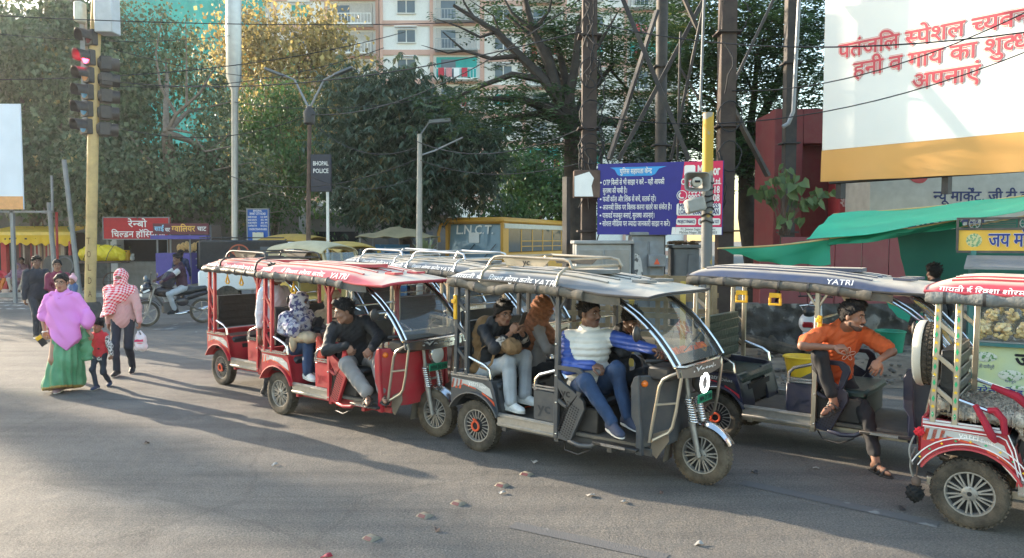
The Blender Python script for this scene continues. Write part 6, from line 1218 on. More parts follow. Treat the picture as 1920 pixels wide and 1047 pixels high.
# --- driver of the charcoal rickshaw, turned outwards
loc = rw(C, 1.13, -.22, 0); hd = RH - R(52); q = pf(loc, hd)
p = Person(1.68, (0, 0, .74), lean=.02, yaw=R(44), pitch=.03, fat=1.16, shw=1.05)
p.arm('l', q(rpt(C, 1228, 657, -.28)), pole=(-.2, .6, -.8), n=(0, -.3, -1), curl=.75, thumb=.6); p.arm('r', q(rpt(C, 1112, 684, -.42)), pole=(-.8, -.7, -.3), f=(.45, .75, -.2), n=(0, .3, -1), curl=.8)
p.leg('r', q(rpt(C, 1148, 793, -.50)) , pole=(1, -.05, .6), toe=(1, .35, -.1)); p.leg('l', q(rpt(C, 1178, 782, -.36)), pole=(1, .35, .6), toe=(1, .5, -.1))
p.build('moustached driver in a white and blue puffer jacket reaching for the handlebar', loc, hd, 2, [p.top([M_puf, M_blu], 'puffer_jacket', r=1.05, puff=.014, tags=(0, 1), len_=.05, armr=1.0, h=.010), p.trousers(M_den, upto=.97, rk=1.05), p.shoe('l', [M_shn, M_sole]), p.shoe('r', [M_shn, M_sole]), p.hair('quiff'), p.moustache()])
# --- man in black beside him
loc = rw(C, 1.13, .22, 0); hd = RH - R(8); q = pf(loc, hd)
p = Person(1.62, (0, 0, .72), lean=.12, yaw=R(-18), pitch=.30, hunch=.35); p.arm('r', q(rpt(C, 1190, 628, .10)), pole=(.1, -.7, -.8), f=(.1, .1, 1), n=(-1, .2, .1), curl=.9); p.arm('l', (.42, .2, .86), pole=(-.4, .6, -.6)); p.leg('l', (.50, .12, .46)); p.leg('r', (.50, -.10, .46))
p.build('man in black with his hand at his mouth sitting beside the driver in the vest', loc, hd, 2, [p.top(M_bjk, len_=.06), p.trousers(M_btr), p.shoe('l', [M_ink, M_ink]), p.shoe('r', [M_ink, M_ink]), p.hair('mop')])
# --- passenger with the phone
loc = rw(C, -.08, -.22, 0); hd = RH + R(2); q = pf(loc, hd); hnd = q(rpt(C, 972, 618, -.22))
p = Person(1.60, (0, 0, .76), lean=.10, yaw=R(-22), pitch=.16, hunch=.45, fat=.92)
p.arm('r', hnd + v3(-.045, -.055, -.03), pole=(-.1, -.6, -.9), f=(.50, .10, .86), n=(-.15, 1, .1), curl=.7, thumb=.8); p.arm('l', hnd + v3(-.02, .075, -.03), pole=(-.1, .6, -.9), f=(.4, -.2, .9), n=(-.2, -1, .1), curl=.75, thumb=.8)
p.leg('r', q(rpt(C, 958, 755, -.36)), pole=(1, -.1, .5), toe=(1, -.15, -.05)); p.leg('l', q(rpt(C, 984, 742, -.2)), pole=(1, .2, .5), toe=(1, .05, -.05))
vest = p.cover(M_tan, 'sleeveless_coat', [ell(p.J['chest'] + p.tb @ v3(-.06, 0, 0), (.125, .180, .20), p.tb), ell(p.J['waist'] + p.tb @ v3(-.06, 0, 0), (.118, .168, .19), p.tb), ell(p.J['pel'] + p.tb @ v3(-.05, 0, .02), (.15, .195, .12), p.tb)], cut=[ell(p.J['chest'] + p.tb @ v3(.13, 0, 0), (.13, .085, .45), p.tb, k=.02), cap(p.J['neck'] + v3(.04, 0, .02), p.J['neck'] + v3(.08, 0, .2), .07, .1)])
plaid = mat('pale_plaid_cuff', (.42, .36, .30), .85, col2=(.10, .08, .07), scale=38, thr=.58)
cuffs = p.cover(plaid, 'shirt_cuff', [cap(p.J['el' + s_] + (p.J['wr' + s_] - p.J['el' + s_]) * .28, p.J['el' + s_] + (p.J['wr' + s_] - p.J['el' + s_]) * .48, .052, .050) for s_ in 'lr'], k=.01, wr=.002)
hr = p.cover(M_hair, 'hair', [ell(p.H(-.014, 0, .04), (.112, .092, .098), p.hb), ell(p.H(.05, 0, .10), (.055, .07, .03), p.hb), ell(p.H(-.05, 0, -.045), (.07, .085, .085), p.hb), cap(p.H(.01, -.078, .03), p.H(-.005, -.082, -.06), .024, .018), cap(p.H(.01, .078, .03), p.H(-.005, .082, -.06), .024, .018)], clip=[(p.H(.075, 0, .045), p.hb @ v3(-.62, 0, .78))], k=.015, h=.0065, wr=.003)
V, F = p.tufts(150, 8, .06); tf = ('fringe', npmesh('fringe', [(V, F, 0)], M_hair)); ph = p.build('student with long black hair and glasses looking at a phone', loc, hd, 1, [p.top(M_bjk, 'sweater', sleeve='roll'), vest, cuffs, p.trousers(M_denl, rk=1.08, ra=1.35, r=1.02), p.shoe('l', [M_shw, M_sole]), p.shoe('r', [M_shw, M_sole]), hr, tf, p.specs()])
o = empty('mobile_phone', ph.matrix_basis @ Vector(hnd + v3(.045, .01, .10)), hd); o.rotation_euler = (0, .38, hd); tag(o, 'black mobile phone held up by the student in the charcoal rickshaw', 'phone'); b = MB(); b.box(-.005, -.037, -.078, .005, .037, .078); b.build('case', M_blk, o, bevel=.004); b = MB(); b.box(-.0065, -.033, -.072, -.0055, .033, .072); b.build('screen', mat('dark_screen', (.01, .012, .016), .08), o)
# sling bag with a strap loop
loc_b = rpt(C, 948, 650, -.33); o = empty('sling_bag', loc_b, RH); tag(o, 'soft brown sling bag on the student’s lap with its strap looping down'.replace('’s', ''), 'bag')
V, F = grow([ell((0, 0, .02), (.17, .10, .075)), ell((.10, -.02, 0), (.09, .09, .07)), ell((-.10, 0, .0), (.10, .08, .08))], .012, .04, disp=wrinkle(.007)); link('pouch', npmesh('pouch', [(V, F, 0)], M_tan), o)
b = MB(); b.tube([(-.12, -.06, .04), (-.20, -.12, -.02), (-.24, -.14, -.12), (-.20, -.15, -.20), (-.12, -.15, -.215), (-.06, -.14, -.15), (-.04, -.12, -.05), (0, -.09, .02)], .014, 6, sx=.35); b.build('strap', M_tan, o)
# --- passenger wrapped in the rust scarf
loc = rw(C, .20, .20, 0); hd = RH + R(30); M_rst = mat('rust_knit', (.24, .095, .045), .95, var=.25, scale=26, bump=.9, bscale=45)
p = Person(1.54, (0, 0, .75), lean=.10, yaw=R(15), pitch=.2); p.arm('r', (.35, -.2, .95), pole=(-.5, -.9, -.5), make=True); p.arm('l', (.35, .2, .95), pole=(-.5, .9, -.5)); p.leg('l', (.52, .12, .46)); p.leg('r', (.52, -.12, .46))
sc = p.cover(M_rst, 'knitted_scarf', [ell(p.H(-.015, 0, .02), (.122, .105, .125), p.hb), cap(p.H(-.05, 0, -.10), p.J['chest'] + v3(-.10, 0, .05), .10, .13), cap(p.J['neck'], p.J['chest'] + v3(.08, 0, .0), .09, .10), cap(p.J['shr'] + v3(-.02, .04, .02), p.J['waist'] + v3(-.10, -.06, .05), .085, .07)], cut=[ell(p.H(.12, 0, -.01), (.06, .05, .075), p.hb, k=.02)], disp=lambda X: (.007 * np.sin(X[..., 0] * 80 + X[..., 2] * 95) + .006 * np.sin(X[..., 1] * 75 - X[..., 2] * 85)).astype(np.float32))
p.build('passenger wrapped in a rust brown cable knit scarf next to the student', loc, hd, 1, [p.top(mat('grey_sleeve', (.20, .18, .165), .85, var=.1), 'kurta'), p.trousers(M_btr), sc, p.shoe('l', [M_ink, M_ink]), p.shoe('r', [M_ink, M_ink])])
# --- red rickshaw: driver in black
loc = rw(A, 1.10, -.18, 0); hd = RH - R(48); q = pf(loc, hd)
p = Person(1.66, (0, 0, .73), lean=.26, side=-.20, yaw=R(-62), pitch=.25, hunch=.35, shw=1.05)
p.arm('r', q(rpt(A, 652, 648, -.52)), pole=(-.6, -.9, -.2), f=(.35, .5, -.75), n=(-.4, .6, -.5), curl=.8); p.arm('l', q(rpt(A, 697, 654, -.45)), pole=(-.5, .9, -.2), f=(.3, -.55, -.6), n=(-.4, -.6, -.5), curl=.85)
p.leg('r', q(rpt(A, 690, 742, -.50)) + v3(0, 0, .02), pole=(1, -.35, .6), toe=(1, .1, -.1)); p.leg('l', q(rpt(A, 719, 735, -.42)), pole=(1, .4, .6), toe=(1, .25, -.1))
p.build('driver in a black zip jacket and grey trousers bending back in the red rickshaw', loc, hd, 1, [p.top(M_bjk, 'zip_jacket', r=1.04, armr=1.1, len_=.05), p.trousers(M_gtr, rk=1.2, ra=1.4, upto=.9, wr=.008), p.sandal('l', M_sand), p.sandal('r', M_sand), p.hair('quiff', vol=1.3)])
# --- red rickshaw: passenger in the floral scarf
loc = rw(A, -.02, -.22, 0); hd = RH + R(4); q = pf(loc, hd); M_flo = mat('floral_cotton', (.46, .45, .50), .9, col2=(.07, .07, .17), scale=19, thr=.52, detail=5)
p = Person(1.50, (0, 0, .72), lean=.06, yaw=R(22), pitch=.15); hnd = q(rpt(A, 588, 628, -.28)); p.arm('r', hnd, pole=(-.4, -.9, -.5), n=(0, .5, -.8), curl=.9); p.arm('l', hnd + v3(0, .16, 0), pole=(-.4, .9, -.5), n=(0, -.5, -.8), curl=.9); p.leg('r', q(rpt(A, 577, 700, -.38)), pole=(1, -.05, .5), toe=(1, -.15, -.08)); p.leg('l', q(rpt(A, 594, 694, -.22)), pole=(1, .15, .5), toe=(1, 0, -.08))
sc = p.cover(M_flo, 'floral_scarf', [ell(p.H(-.012, 0, .02), (.120, .100, .122), p.hb), ell(p.H(.03, 0, -.04), (.09, .085, .07), p.hb), cap(p.H(0, 0, -.13), p.J['chest'] + v3(.03, 0, .05), .10, .15), cap(p.J['shl'], p.J['shr'], .095), ell(p.J['chest'] + v3(.0, -.03, -.06), (.17, .23, .20)), cap(p.J['shr'], p.J['elr'] + v3(0, 0, .04), .10, .095)], cut=[ell(p.H(.125, 0, .012), (.05, .05, .022), p.hb, k=.012)], clip=[(p.J['chest'] + v3(0, 0, -.20), v3(.1, .45, .9))], wr=.009)
p.build('woman with a white and navy flowered scarf wound over her face', loc, hd, 1, [p.top(mat('mauve_grey_coat', (.10, .085, .09), .9, var=.15), 'coat', len_=.16), p.trousers(M_den, ra=1.35, upto=.95), sc, p.shoe('l', [M_shw, M_sole]), p.shoe('r', [M_shw, M_sole])])
o = empty('handbag', rpt(A, 572, 632, -.34), RH); tag(o, 'beige handbag on the lap of the woman in the flowered scarf', 'bag'); V, F = grow([ell((-.05, 0, .0), (.15, .09, .075)), ell((.08, 0, .0), (.10, .08, .07)), ell((-.16, -.05, -.08), (.05, .04, .11))], .011, .03, disp=wrinkle(.004)); link('pouch', npmesh('pouch', [(V, F, 0)], mat('beige_leather', (.42, .33, .22), .6, var=.12)), o)
o = empty('cloth_bag', rpt(A, 601, 652, -.40), RH); tag(o, 'orange red printed cloth bag hanging from the hand of the scarfed woman', 'bag'); V, F = grow([ell((0, 0, -.10), (.065, .04, .14)), ell((.05, -.02, -.20), (.09, .035, .07)), cap((0, 0, .0), (-.02, 0, .10), .045, .03)], .010, .03, disp=wrinkle(.008)); link('pouch', npmesh('pouch', [(V, F, 0)], mat('orange_print', (.55, .08, .05), .85, col2=(.65, .40, .35), scale=24, thr=.60)), o)
loc = rw(A, .05, .22, 0); hd = RH + R(-5)
p = Person(1.50, (0, 0, .72), lean=.1, yaw=R(-10), pitch=.1); p.arm('r', (.4, -.2, .95), pole=(-.4, -.9, -.5)); p.arm('l', (.4, .2, .95), pole=(-.4, .9, -.5)); p.leg('l', (.52, .12, .46)); p.leg('r', (.52, -.12, .46))
sc = p.cover(mat('cream_shawl', (.40, .32, .23), .9, var=.12, scale=20), 'shawl', [ell(p.H(-.025, 0, .02), (.115, .105, .125), p.hb), cap(p.H(-.02, 0, -.12), p.J['chest'], .10, .15), cap(p.J['shl'], p.J['shr'], .09), ell(p.J['chest'] + v3(.02, 0, -.1), (.16, .21, .22))], cut=[ell(p.H(.12, 0, -.02), (.075, .055, .085), p.hb, k=.02)], wr=.008)
p.build('passenger in a cream shawl behind the woman in the flowered scarf', loc, hd, 1, [p.top(M_bjk), p.trousers(M_btr), sc, p.shoe('l', [M_ink, M_ink]), p.shoe('r', [M_ink, M_ink])])
# --- man in the white shirt standing behind the red rickshaw
loc = at(513, 590, 9.75); loc.z = 0; p = Person(1.72, yaw=.3); p.arm('l', (.02, .26, .84), pole=(-1, .1, 0)); p.arm('r', (.02, -.26, .80), pole=(-1, -.1, 0), f=(.05, 0, -1), curl=.35); p.leg('l', (.05, .1, .085)); p.leg('r', (-.05, -.1, .085))
p.build('man in a white shirt standing between the two red rickshaws', loc, R(-30), 2, [p.top(mat('white_shirt', (.62, .63, .66), .85, var=.05), 'shirt', sleeve='roll', len_=.14), p.trousers(M_btr), p.shoe('l', [M_ink, M_ink]), p.shoe('r', [M_ink, M_ink]), p.hair('short')])
# --- man in the orange T-shirt on the navy rickshaw
loc = rw(D, 1.06, -.24, 0); hd = RH - R(50); q = pf(loc, hd); M_ora = mat('orange_cotton', (.52, .10, .025), .85, var=.10, scale=6)
p = Person(1.74, (0, 0, .76), lean=.26, side=.05, yaw=R(38), pitch=.10, hunch=.35, tilt=-.1, shw=1.08)
p.arm('r', q(rpt(D, 1563, 652, -.66)), pole=(-.5, -1, -.1), f=(.5, .72, .12), n=(-.3, .2, -1), curl=.75); p.arm('l', q(rpt(D, 1648, 676, -.55)), pole=(-.3, 1, -.05), f=(.35, -.62, -.75), n=(-.75, .1, -.5), curl=.55)
p.leg('r', q(rpt(D, 1563, 752, -.62)), pole=(.8, -.55, 1.1), toe=(.7, -1.1, -.25)); pa = q(gr(1642, 886)); p.leg('l', pa + v3(0, 0, .10), pole=(1, .25, .3), toe=(1, .2, 0))
om = p.build('smiling man in an orange T-shirt sitting sideways with one foot on the road', loc, hd, 1, [p.top(M_ora, 't_shirt', sleeve='short', r=1.05, len_=.05, wr=.008), p.trousers(M_btr, upto=.82), p.sandal('l', M_sand), p.sandal('r', M_sand), p.hair('quiff', vol=1.6)])
b = MB(); c0 = Vector(p.J['chest'] + p.tb @ v3(.145, .02, -.07)); m = frame(c0, p.tb[:, 1], p.up); sg = 1
for k in range(5): a = R(90 + 72 * k); b.tube([m @ Vector((.015 * math.cos(a) + .03 * (math.cos(a) * (1 - math.cos(t)) * .9 - math.sin(a) * math.sin(t) * .55), .015 * math.sin(a) + .03 * (math.sin(a) * (1 - math.cos(t)) * .9 + math.cos(a) * math.sin(t) * .55), .0)) for t in np.linspace(0, 6.28, 12)[:-1]], .003, 4, closed=True)
b.build('flower_print', mat('pale_print', (.65, .50, .40), .8), om)
b = MB(); b.tube([p.H(.085, -.026, -.066), p.H(.094, -.010, -.0715), p.H(.095, .010, -.0715), p.H(.085, .026, -.066)], .0042, 6); b.build('teeth', M_wht, om)
st = p.cover(mat('stubble', (.07, .04, .03), .8), 'beard', [cap(p.H(.062, -.016, -.098), p.H(.062, .016, -.098), .0265), cap(p.H(.01, -.050, -.065), p.H(.058, -.022, -.094), .0235), cap(p.H(.01, .050, -.065), p.H(.058, .022, -.094), .0235)], h=.006, k=.012, wr=.001); link(*st, om); link(*p.moustache(), om)
# --- woman in the pink shawl, child, scarfed woman
def W2(px, py): v = gr(px, py); v.z = 0; return v
loc = W2(124, 735); hd = R(-82); q = pf(loc, hd); M_pnk = mat('pink_shawl', (.72, .25, .60), .9, var=.05, scale=4, bump=.12, bscale=90); M_sar = mat('green_saree', (.05, .20, .085), .55, var=.25, scale=5, col2=(.12, .32, .17)); M_gold = mat('gold_border', (.35, .22, .06), .45, var=.3, scale=30)
p = Person(1.58, (0, 0, .86), yaw=R(6), pitch=.05); rw_ = q(at(84, 622, loc.y - .05)); lw_ = q(at(166, 622, loc.y + .05)); p.arm('r', rw_, pole=(-.7, -.6, 0), f=(.25, -.1, -1), n=(.2, 1, 0), curl=.8); p.arm('l', lw_, pole=(-.7, .6, 0), f=(.15, .6, -.7), n=(.1, -.5, -.6), curl=.7); p.leg('r', (.10, -.10, .08)); p.leg('l', (-.20, .10, .12), toe=(1, .3, -.2))
J = p.J; J['anr'] = q(W2(112, 735)) + v3(0, 0, .08); J['anl'] = q(W2(139, 716)) + v3(0, 0, .09); p.feet['l'] = unit((1, .5, -.1))
V, F = grow([cap(J['pel'] + v3(0, 0, .08), (0, 0, .45), .15, .165), cap((.0, .0, .5), (.06, -.07, .10), .165, .185), cap((-.05, .03, .5), (-.12, .05, .16), .15, .145)], .011, .06, clip=[((0, 0, .045), v3(-.25, -.12, 1))], disp=lambda X: (.016 * np.sin(np.arctan2(X[..., 1], X[..., 0] + .02) * 13 + 2.5 * np.sin(X[..., 2] * 4)) * np.clip((.95 - X[..., 2]) * 1.3, 0, 1) + .006 * np.sin(X[..., 2] * 22 + X[..., 1] * 18)).astype(np.float32))
zc = V[F].mean(1); sar = ('saree', npmesh('saree', [(V, F, np.where(zc[:, 2] - .25 * (zc[:, 0]) * 1.0 - .12 * zc[:, 1] < .075, 1, 0))], [M_sar, M_gold]))
pal = p.cover(M_sar, 'saree_end', [ell((-.06, .24, .58), (.05, .085, .26)), ell((-.05, .22, .75), (.06, .08, .15))], wr=.012, clip=[((0, 0, .36), v3(0, -.2, 1))])
sh = p.cover(M_pnk, 'pink_shawl', [cap(J['neck'] + v3(.0, 0, .0), J['neck'] + v3(.01, 0, -.05), .092, .13), cap(J['shl'] * .85 + J['shr'] * .15, J['shr'] * .85 + J['shl'] * .15, .064), ell(J['chest'] + v3(.02, 0, -.03), (.150, .185, .20)), ell(J['waist'] + v3(.03, 0, .02), (.155, .205, .21)), cap(J['shr'] + v3(0, .03, 0), J['elr'] + v3(.0, .03, -.03), .064, .080), cap(J['shl'] + v3(0, -.03, 0), J['ell'] + v3(.02, -.01, -.03), .064, .084), ell(J['pel'] + v3(.07, .05, -.06), (.14, .185, .34)), ell(J['ell'] + v3(.06, .03, -.06), (.10, .075, .15))], cut=[cap(J['neck'] + v3(.03, 0, .055), J['neck'] + v3(.06, 0, .2), .055, .1)], clip=[(J['pel'] + v3(0, .0, -.19), v3(0, 1.0, 1)), (J['pel'] + v3(0, .10, -.27), v3(0, -1.1, 1))], disp=lambda X: (.006 - .016 * np.abs(np.sin(X[..., 2] * 11 + X[..., 1] * 9 + 1.1 * np.sin(X[..., 1] * 8) + 4 * X[..., 0])) ** 4 - .003 * np.sin(X[..., 2] * 37 + X[..., 1] * 20)).astype(np.float32))
band = p.cover(M_pnk, 'shawl_fold', [cap(J['neck'] + v3(.075, -.10, -.0), J['neck'] + v3(.115, .0, -.045), .03), cap(J['neck'] + v3(.115, 0, -.045), J['neck'] + v3(.06, .12, .01), .03), cap(J['neck'] + v3(-.02, -.13, .0), J['neck'] + v3(.075, -.10, .0), .03)], k=.03)
pw = p.build('woman with spectacles in a bright pink shawl over a green saree', loc, hd, 0, [p.top(M_pnk, 'blouse', sleeve='short', len_=.02), sar, pal, sh, band, p.hair('back'), p.specs(), p.shoe('l', [mat('mauve_shoe', (.30, .20, .22), .7), M_sole], r=.9), p.shoe('r', [mat('mauve_shoe', (.30, .20, .22), .7), M_sole], r=.9)])
b = MB(); wv = Vector(J['wrr']); b.tube([wv + Vector((.032 * math.cos(a), .032 * math.sin(a), .006 * math.sin(a))) for a in np.linspace(0, 6.28, 14)[:-1]], .007, 6, closed=True); b.build('bangle', M_wht, pw)
o = empty('phone_wallet', pw.matrix_basis @ Vector(p.J['wrr'] + p.hands['r'][1] * .10 + v3(.02, -.02, -.02)), hd); tag(o, 'small black and yellow phone wallet in the hand of the pink shawl woman', 'wallet'); m = Matrix.Rotation(.6, 4, 'X'); b = MB(); b.box(-.012, -.045, -.075, -.001, .045, .075, m); b.build('case', M_ink, o, bevel=.004); b = MB(); b.box(.001, -.043, .02, .006, .043, .073, m); b.build('cover', M_yel, o, bevel=.004)
loc = W2(188, 727); hd = R(-88); q = pf(loc, hd); M_rsw = mat('red_sweater', (.52, .035, .045), .9, var=.08, scale=20, bump=.3, bscale=70); M_leo = mat('spotted_sleeve', (.55, .52, .48), .9, col2=(.02, .02, .02), scale=55, thr=.52, detail=2)
p = Person(.95, (0, 0, .475), yaw=R(-8), pitch=.05, shw=.95, fat=1.15); J = p.J; s_ = .62
p.arm('r', q(at(158, 631, loc.y + .02)), pole=(-.4, -.3, -1), f=(.1, -.8, .4), n=(0, .3, -1), curl=.7); p.arm('l', q(at(211, 668, loc.y - .1)), pole=(-.9, .4, -.2), f=(.4, -.2, -.7), n=(-.2, -.8, -.4), curl=.6); p.leg('r', q(W2(181, 731)) + v3(0, 0, .055), toe=(1, -.25, -.05)); p.leg('l', q(W2(206, 724)) + v3(0, 0, .055), toe=(1, .2, -.05))
J['hc'] = J['neck'] + v3(.012, 0, .105); kk = p.k; p.k = .72                # a child's head is large for its body
hr = p.hair('mop', vol=1.2); hd_ = p.k; 
def child_body():
    V1, F1 = None, None
p_k = p.k
me_top = None
p.k = kk; tp = p.top([M_rsw, M_leo], 'red_sweater', tags=(0, 1), len_=.10, r=1.05, armr=1.1, h=.009, hem=.1); tr = p.trousers(M_ddn, rk=.95, ra=1.0); s1 = p.shoe('l', [M_shn, M_sole]); s2 = p.shoe('r', [M_shn, M_sole])
oh = p.H
p.H = lambda x, y, z: p.J['hc'] + p.hb @ (np.array([x, y, z]) * .72)
_hp = p.head_prims
def hp2(tag=0):
    k0 = p.k; p.k = .72; r_ = Person.head_prims(p, tag); p.k = k0; return r_
p.head_prims = hp2
ch = p.build('small child in a red sweater with spotted sleeves holding the woman by the hand', loc, hd, 1, [tp, tr, s1, s2, hr])
b = MB()
for sd in (1, -1): b.prism([(sd * .05 - .03, .40), (sd * .05 + .03, .40), (sd * .05 + .03, .445), (sd * .05 + .018, .44), (sd * .05, .455), (sd * .05 - .018, .44), (sd * .05 - .03, .445)], .098, .106, 'x')
b.build('pocket', M_leo, ch); b = MB(); b.ball((.102, .045, .56), (.006, .018, .012), 8, 6); b.build('badge', M_ink, ch)
loc = W2(233, 702); hd = R(-80); q = pf(loc, hd); M_chk = mat_check('red_gingham', (.60, .01, .035), (.74, .62, .62), 24); M_pch = mat('pale_pink_knit', (.52, .33, .31), .9, var=.06, scale=8, bump=.25, bscale=80)
p = Person(1.58, (0, 0, .86), yaw=R(-4), pitch=.06); J = p.J; p.arm('l', q(at(262, 606, loc.y - .08)), pole=(-.9, .4, 0), f=(.05, .02, -1), n=(0, -1, .0), curl=1.0); p.arm('r', q(at(203, 606, loc.y)), pole=(-.9, -.3, 0), f=(.1, 0, -1), n=(0, 1, 0), curl=.4); p.leg('l', q(W2(240, 697)) + v3(0, 0, .09), toe=(1, .1, -.05)); p.leg('r', q(W2(228, 703)) + v3(.12, 0, .09), toe=(1, -.1, -.05))
p.leg('r', (.16, -.05, .085), toe=(1, -.1, 0)); p.leg('l', (-.14, .08, .10), toe=(1, .1, -.2))
sc = p.cover(M_chk, 'checked_scarf', [ell(p.H(-.015, 0, .02), (.118, .100, .122), p.hb), ell(p.H(.035, 0, -.055), (.090, .082, .075), p.hb), cap(p.H(0, 0, -.13), J['chest'] + v3(.03, 0, .06), .10, .15), cap(J['shl'] + v3(0, -.02, 0), J['shr'], .088), ell(J['chest'] + v3(.03, -.05, .02), (.15, .17, .14)), cap(J['shr'], J['elr'] + v3(.02, .03, .0), .095, .085), cap(J['chest'] + v3(.10, -.11, 0), J['waist'] + v3(.12, -.14, -.06), .085, .075), cap(J['elr'] + v3(.03, .02, 0), J['pel'] + v3(.08, -.23, .04), .075, .06)], cut=[ell(p.H(.125, 0, .008), (.055, .058, .026), p.hb, k=.012)], clip=[(J['pel'] + v3(0, -.2, .05), v3(0, -.35, 1))], wr=.005, h=.0095)
p.build('woman with a red checked scarf over head and face in a pale pink cardigan', loc, hd, 1, [p.top(M_pch, 'cardigan', len_=.10, hem=1, r=1.08), p.trousers(M_ddn, r=.95), sc, p.hair('back'), p.shoe('l', [M_ink, M_sole], r=.9), p.shoe('r', [M_ink, M_sole], r=.9)])
o = empty('carrier_bag', at(264, 640, loc.y - .1)); tag(o, 'white printed plastic carrier bag hanging from the scarfed woman’s hand'.replace('’s', ''), 'bag'); V, F = grow([ell((0, 0, -.03), (.095, .05, .125)), ell((.01, 0, -.09), (.10, .055, .06)), cap((-.05, 0, .06), (-.035, 0, .15), .03, .012), cap((.05, 0, .06), (.0, 0, .15), .03, .012)], .010, .025, disp=wrinkle(.006)); bg_ = link('pouch', npmesh('pouch', [(V, F, 0)], mat('white_polythene', (.66, .63, .64), .35, var=.05, bump=.3, bscale=20)), o)
b = MB(); b.prism([(-.07, .02), (-.03, .035), (.02, .025), (.06, .035), (.065, .0), (-.07, -.005)], -.0585, -.055); b.prism([(-.03, -.02), (.05, -.025), (.05, -.032), (-.03, -.028)], -.0585, -.055); b.build('red_print', mat('bag_print', (.55, .04, .12), .6), o)
# --- other walkers on the left
loc = W2(72, 634); p = Person(1.70, yaw=R(-10)); p.arm('l', (.02, .25, .82), pole=(-1, .2, 0), f=(.1, 0, -1)); p.arm('r', (.05, -.25, .82), pole=(-1, -.2, 0), f=(.1, 0, -1)); p.leg('l', (-.12, .09, .09)); p.leg('r', (.14, -.09, .09))
p.build('man in a dark navy jacket standing behind the pink shawl woman', loc, R(-38), 2, [p.top(mat('navy_jacket', (.012, .018, .03), .8, var=.25), len_=.10, r=1.06, armr=1.15), p.trousers(M_ddn), p.shoe('l', [M_ink, M_sole]), p.shoe('r', [M_ink, M_sole]), p.hair('short')])
loc = W2(112, 640); p = Person(1.56); p.arm('l', (.22, .12, 1.0), pole=(-.3, .9, -.5)); p.arm('r', (.22, .0, 1.0), pole=(-.3, -.9, -.5)); p.leg('l', (-.05, .09, .09)); p.leg('r', (.08, -.09, .09))
sk = p.cover(mat('maroon_cloth', (.16, .02, .05), .85), 'skirt', [cap(p.J['pel'] + v3(0, 0, .05), (0, 0, .12), .16, .21)], clip=[((0, 0, .06), (0, 0, 1))], wr=.012)
p.build('woman mostly hidden behind the pink shawl carrying a baby', loc, R(-60), 1, [p.top(mat('maroon_cloth', (.16, .02, .05), .85)), sk, p.hair('back'), p.shoe('l', [M_ink, M_ink]), p.shoe('r', [M_ink, M_ink])])
loc2 = at(136, 560, 14.2); loc2.z = at(136, 560, 14.2).z - .38; p = Person(.80, (0, 0, .40), lean=-.1, yaw=.5); p.arm('l', (.15, .12, .45)); p.arm('r', (.15, -.12, .45)); p.leg('l', (.22, .1, .25)); p.leg('r', (.22, -.1, .25)); p.J['hc'] = p.J['neck'] + v3(.01, 0, .09); p.H = lambda x, y, z: p.J['hc'] + p.hb @ (np.array([x, y, z]) * .66)
def hp3(tag=0):
    k0 = p.k; p.k = .66; r_ = Person.head_prims(p, tag); p.k = k0; return r_
p.head_prims = hp3; M_pw = mat('pink_wool', (.62, .36, .42), .95, var=.15, scale=40, bump=.5, bscale=90)
cp = p.cover(M_pw, 'woollen_cap', [ell(p.H(-.01, 0, .045), np.array((.115, .098, .10)) * .72, p.hb), ell(p.H(-.03, 0, .17), np.array((.04, .04, .04)) * .7, p.hb), cap(p.H(0, .085, .0), p.H(0, .08, -.07), .016), cap(p.H(0, -.085, .0), p.H(0, -.08, -.07), .016)], clip=[(p.H(.06, 0, .03), p.hb @ v3(-.75, 0, .66))], k=.01, h=.007, wr=.002)
p.build('baby in a pink bobble cap and blue jacket carried behind the pink shawl', loc2, R(-120), 1, [p.top(mat('blue_fleece', (.06, .10, .20), .9), r=1.15, armr=1.25, len_=.1), p.trousers(M_ddn), cp])
# --- seated people on the left pavement
def seated(px, py, Y, hd, label, mats, skin, scale=1., cover_=None, hair='short', pz=.30, kn=.22):
    l_ = at(px, py, Y); l_.z = .14 if Y > 26.4 else 0; p = Person(1.62, (0, 0, pz), lean=.12, yaw=.1); p.arm('l', (.32, .16, .50), pole=(-.3, .9, -.4)); p.arm('r', (.30, -.16, .50), pole=(-.3, -.9, -.4)); p.leg('l', (.42, .10, .09), pole=(.5, .5, 1)); p.leg('r', (.42, -.16, .09), pole=(.5, -.5, 1)); J = p.J
    pr = [p.top(mats[0], len_=.1), p.trousers(mats[1])]
    if cover_: pr.append(p.cover(cover_, 'shawl', [ell(p.H(-.02, 0, .03), (.115, .10, .115), p.hb), cap(p.H(-.02, 0, -.1), J['chest'], .10, .16), cap(J['shl'], J['shr'], .09), ell(J['chest'] + v3(.04, 0, -.08), (.19, .24, .24)), ell(J['waist'] + v3(.05, 0, 0), (.2, .25, .16))], cut=[ell(p.H(.12, 0, -.01), (.07, .055, .085), p.hb, k=.02)], wr=.010))
    else: pr.append(p.hair(hair))
    return p.build(label, l_, hd, skin, pr + [p.sandal('l', M_sand), p.sandal('r', M_sand)])
seated(36, 545, 27.6, R(-70), 'woman in a mauve shawl squatting on the left pavement', (mat('mauve_cloth', (.22, .12, .17), .9), mat('beige_cloth', (.36, .30, .24), .9)), 1, cover_=mat('mauve_cloth', (.22, .12, .17), .9))
seated(44, 520, 29.2, R(-80), 'man in maroon sitting under the yellow awning behind the mauve shawl', (mat('dull_maroon', (.08, .03, .04), .9), M_btr), 2, pz=.46)
seated(-4, 548, 27.4, R(-60), 'person in red and orange at the very left edge of the pavement', (mat('red_cloth', (.5, .04, .06), .9), mat('orange_cloth', (.55, .16, .03), .9)), 1)
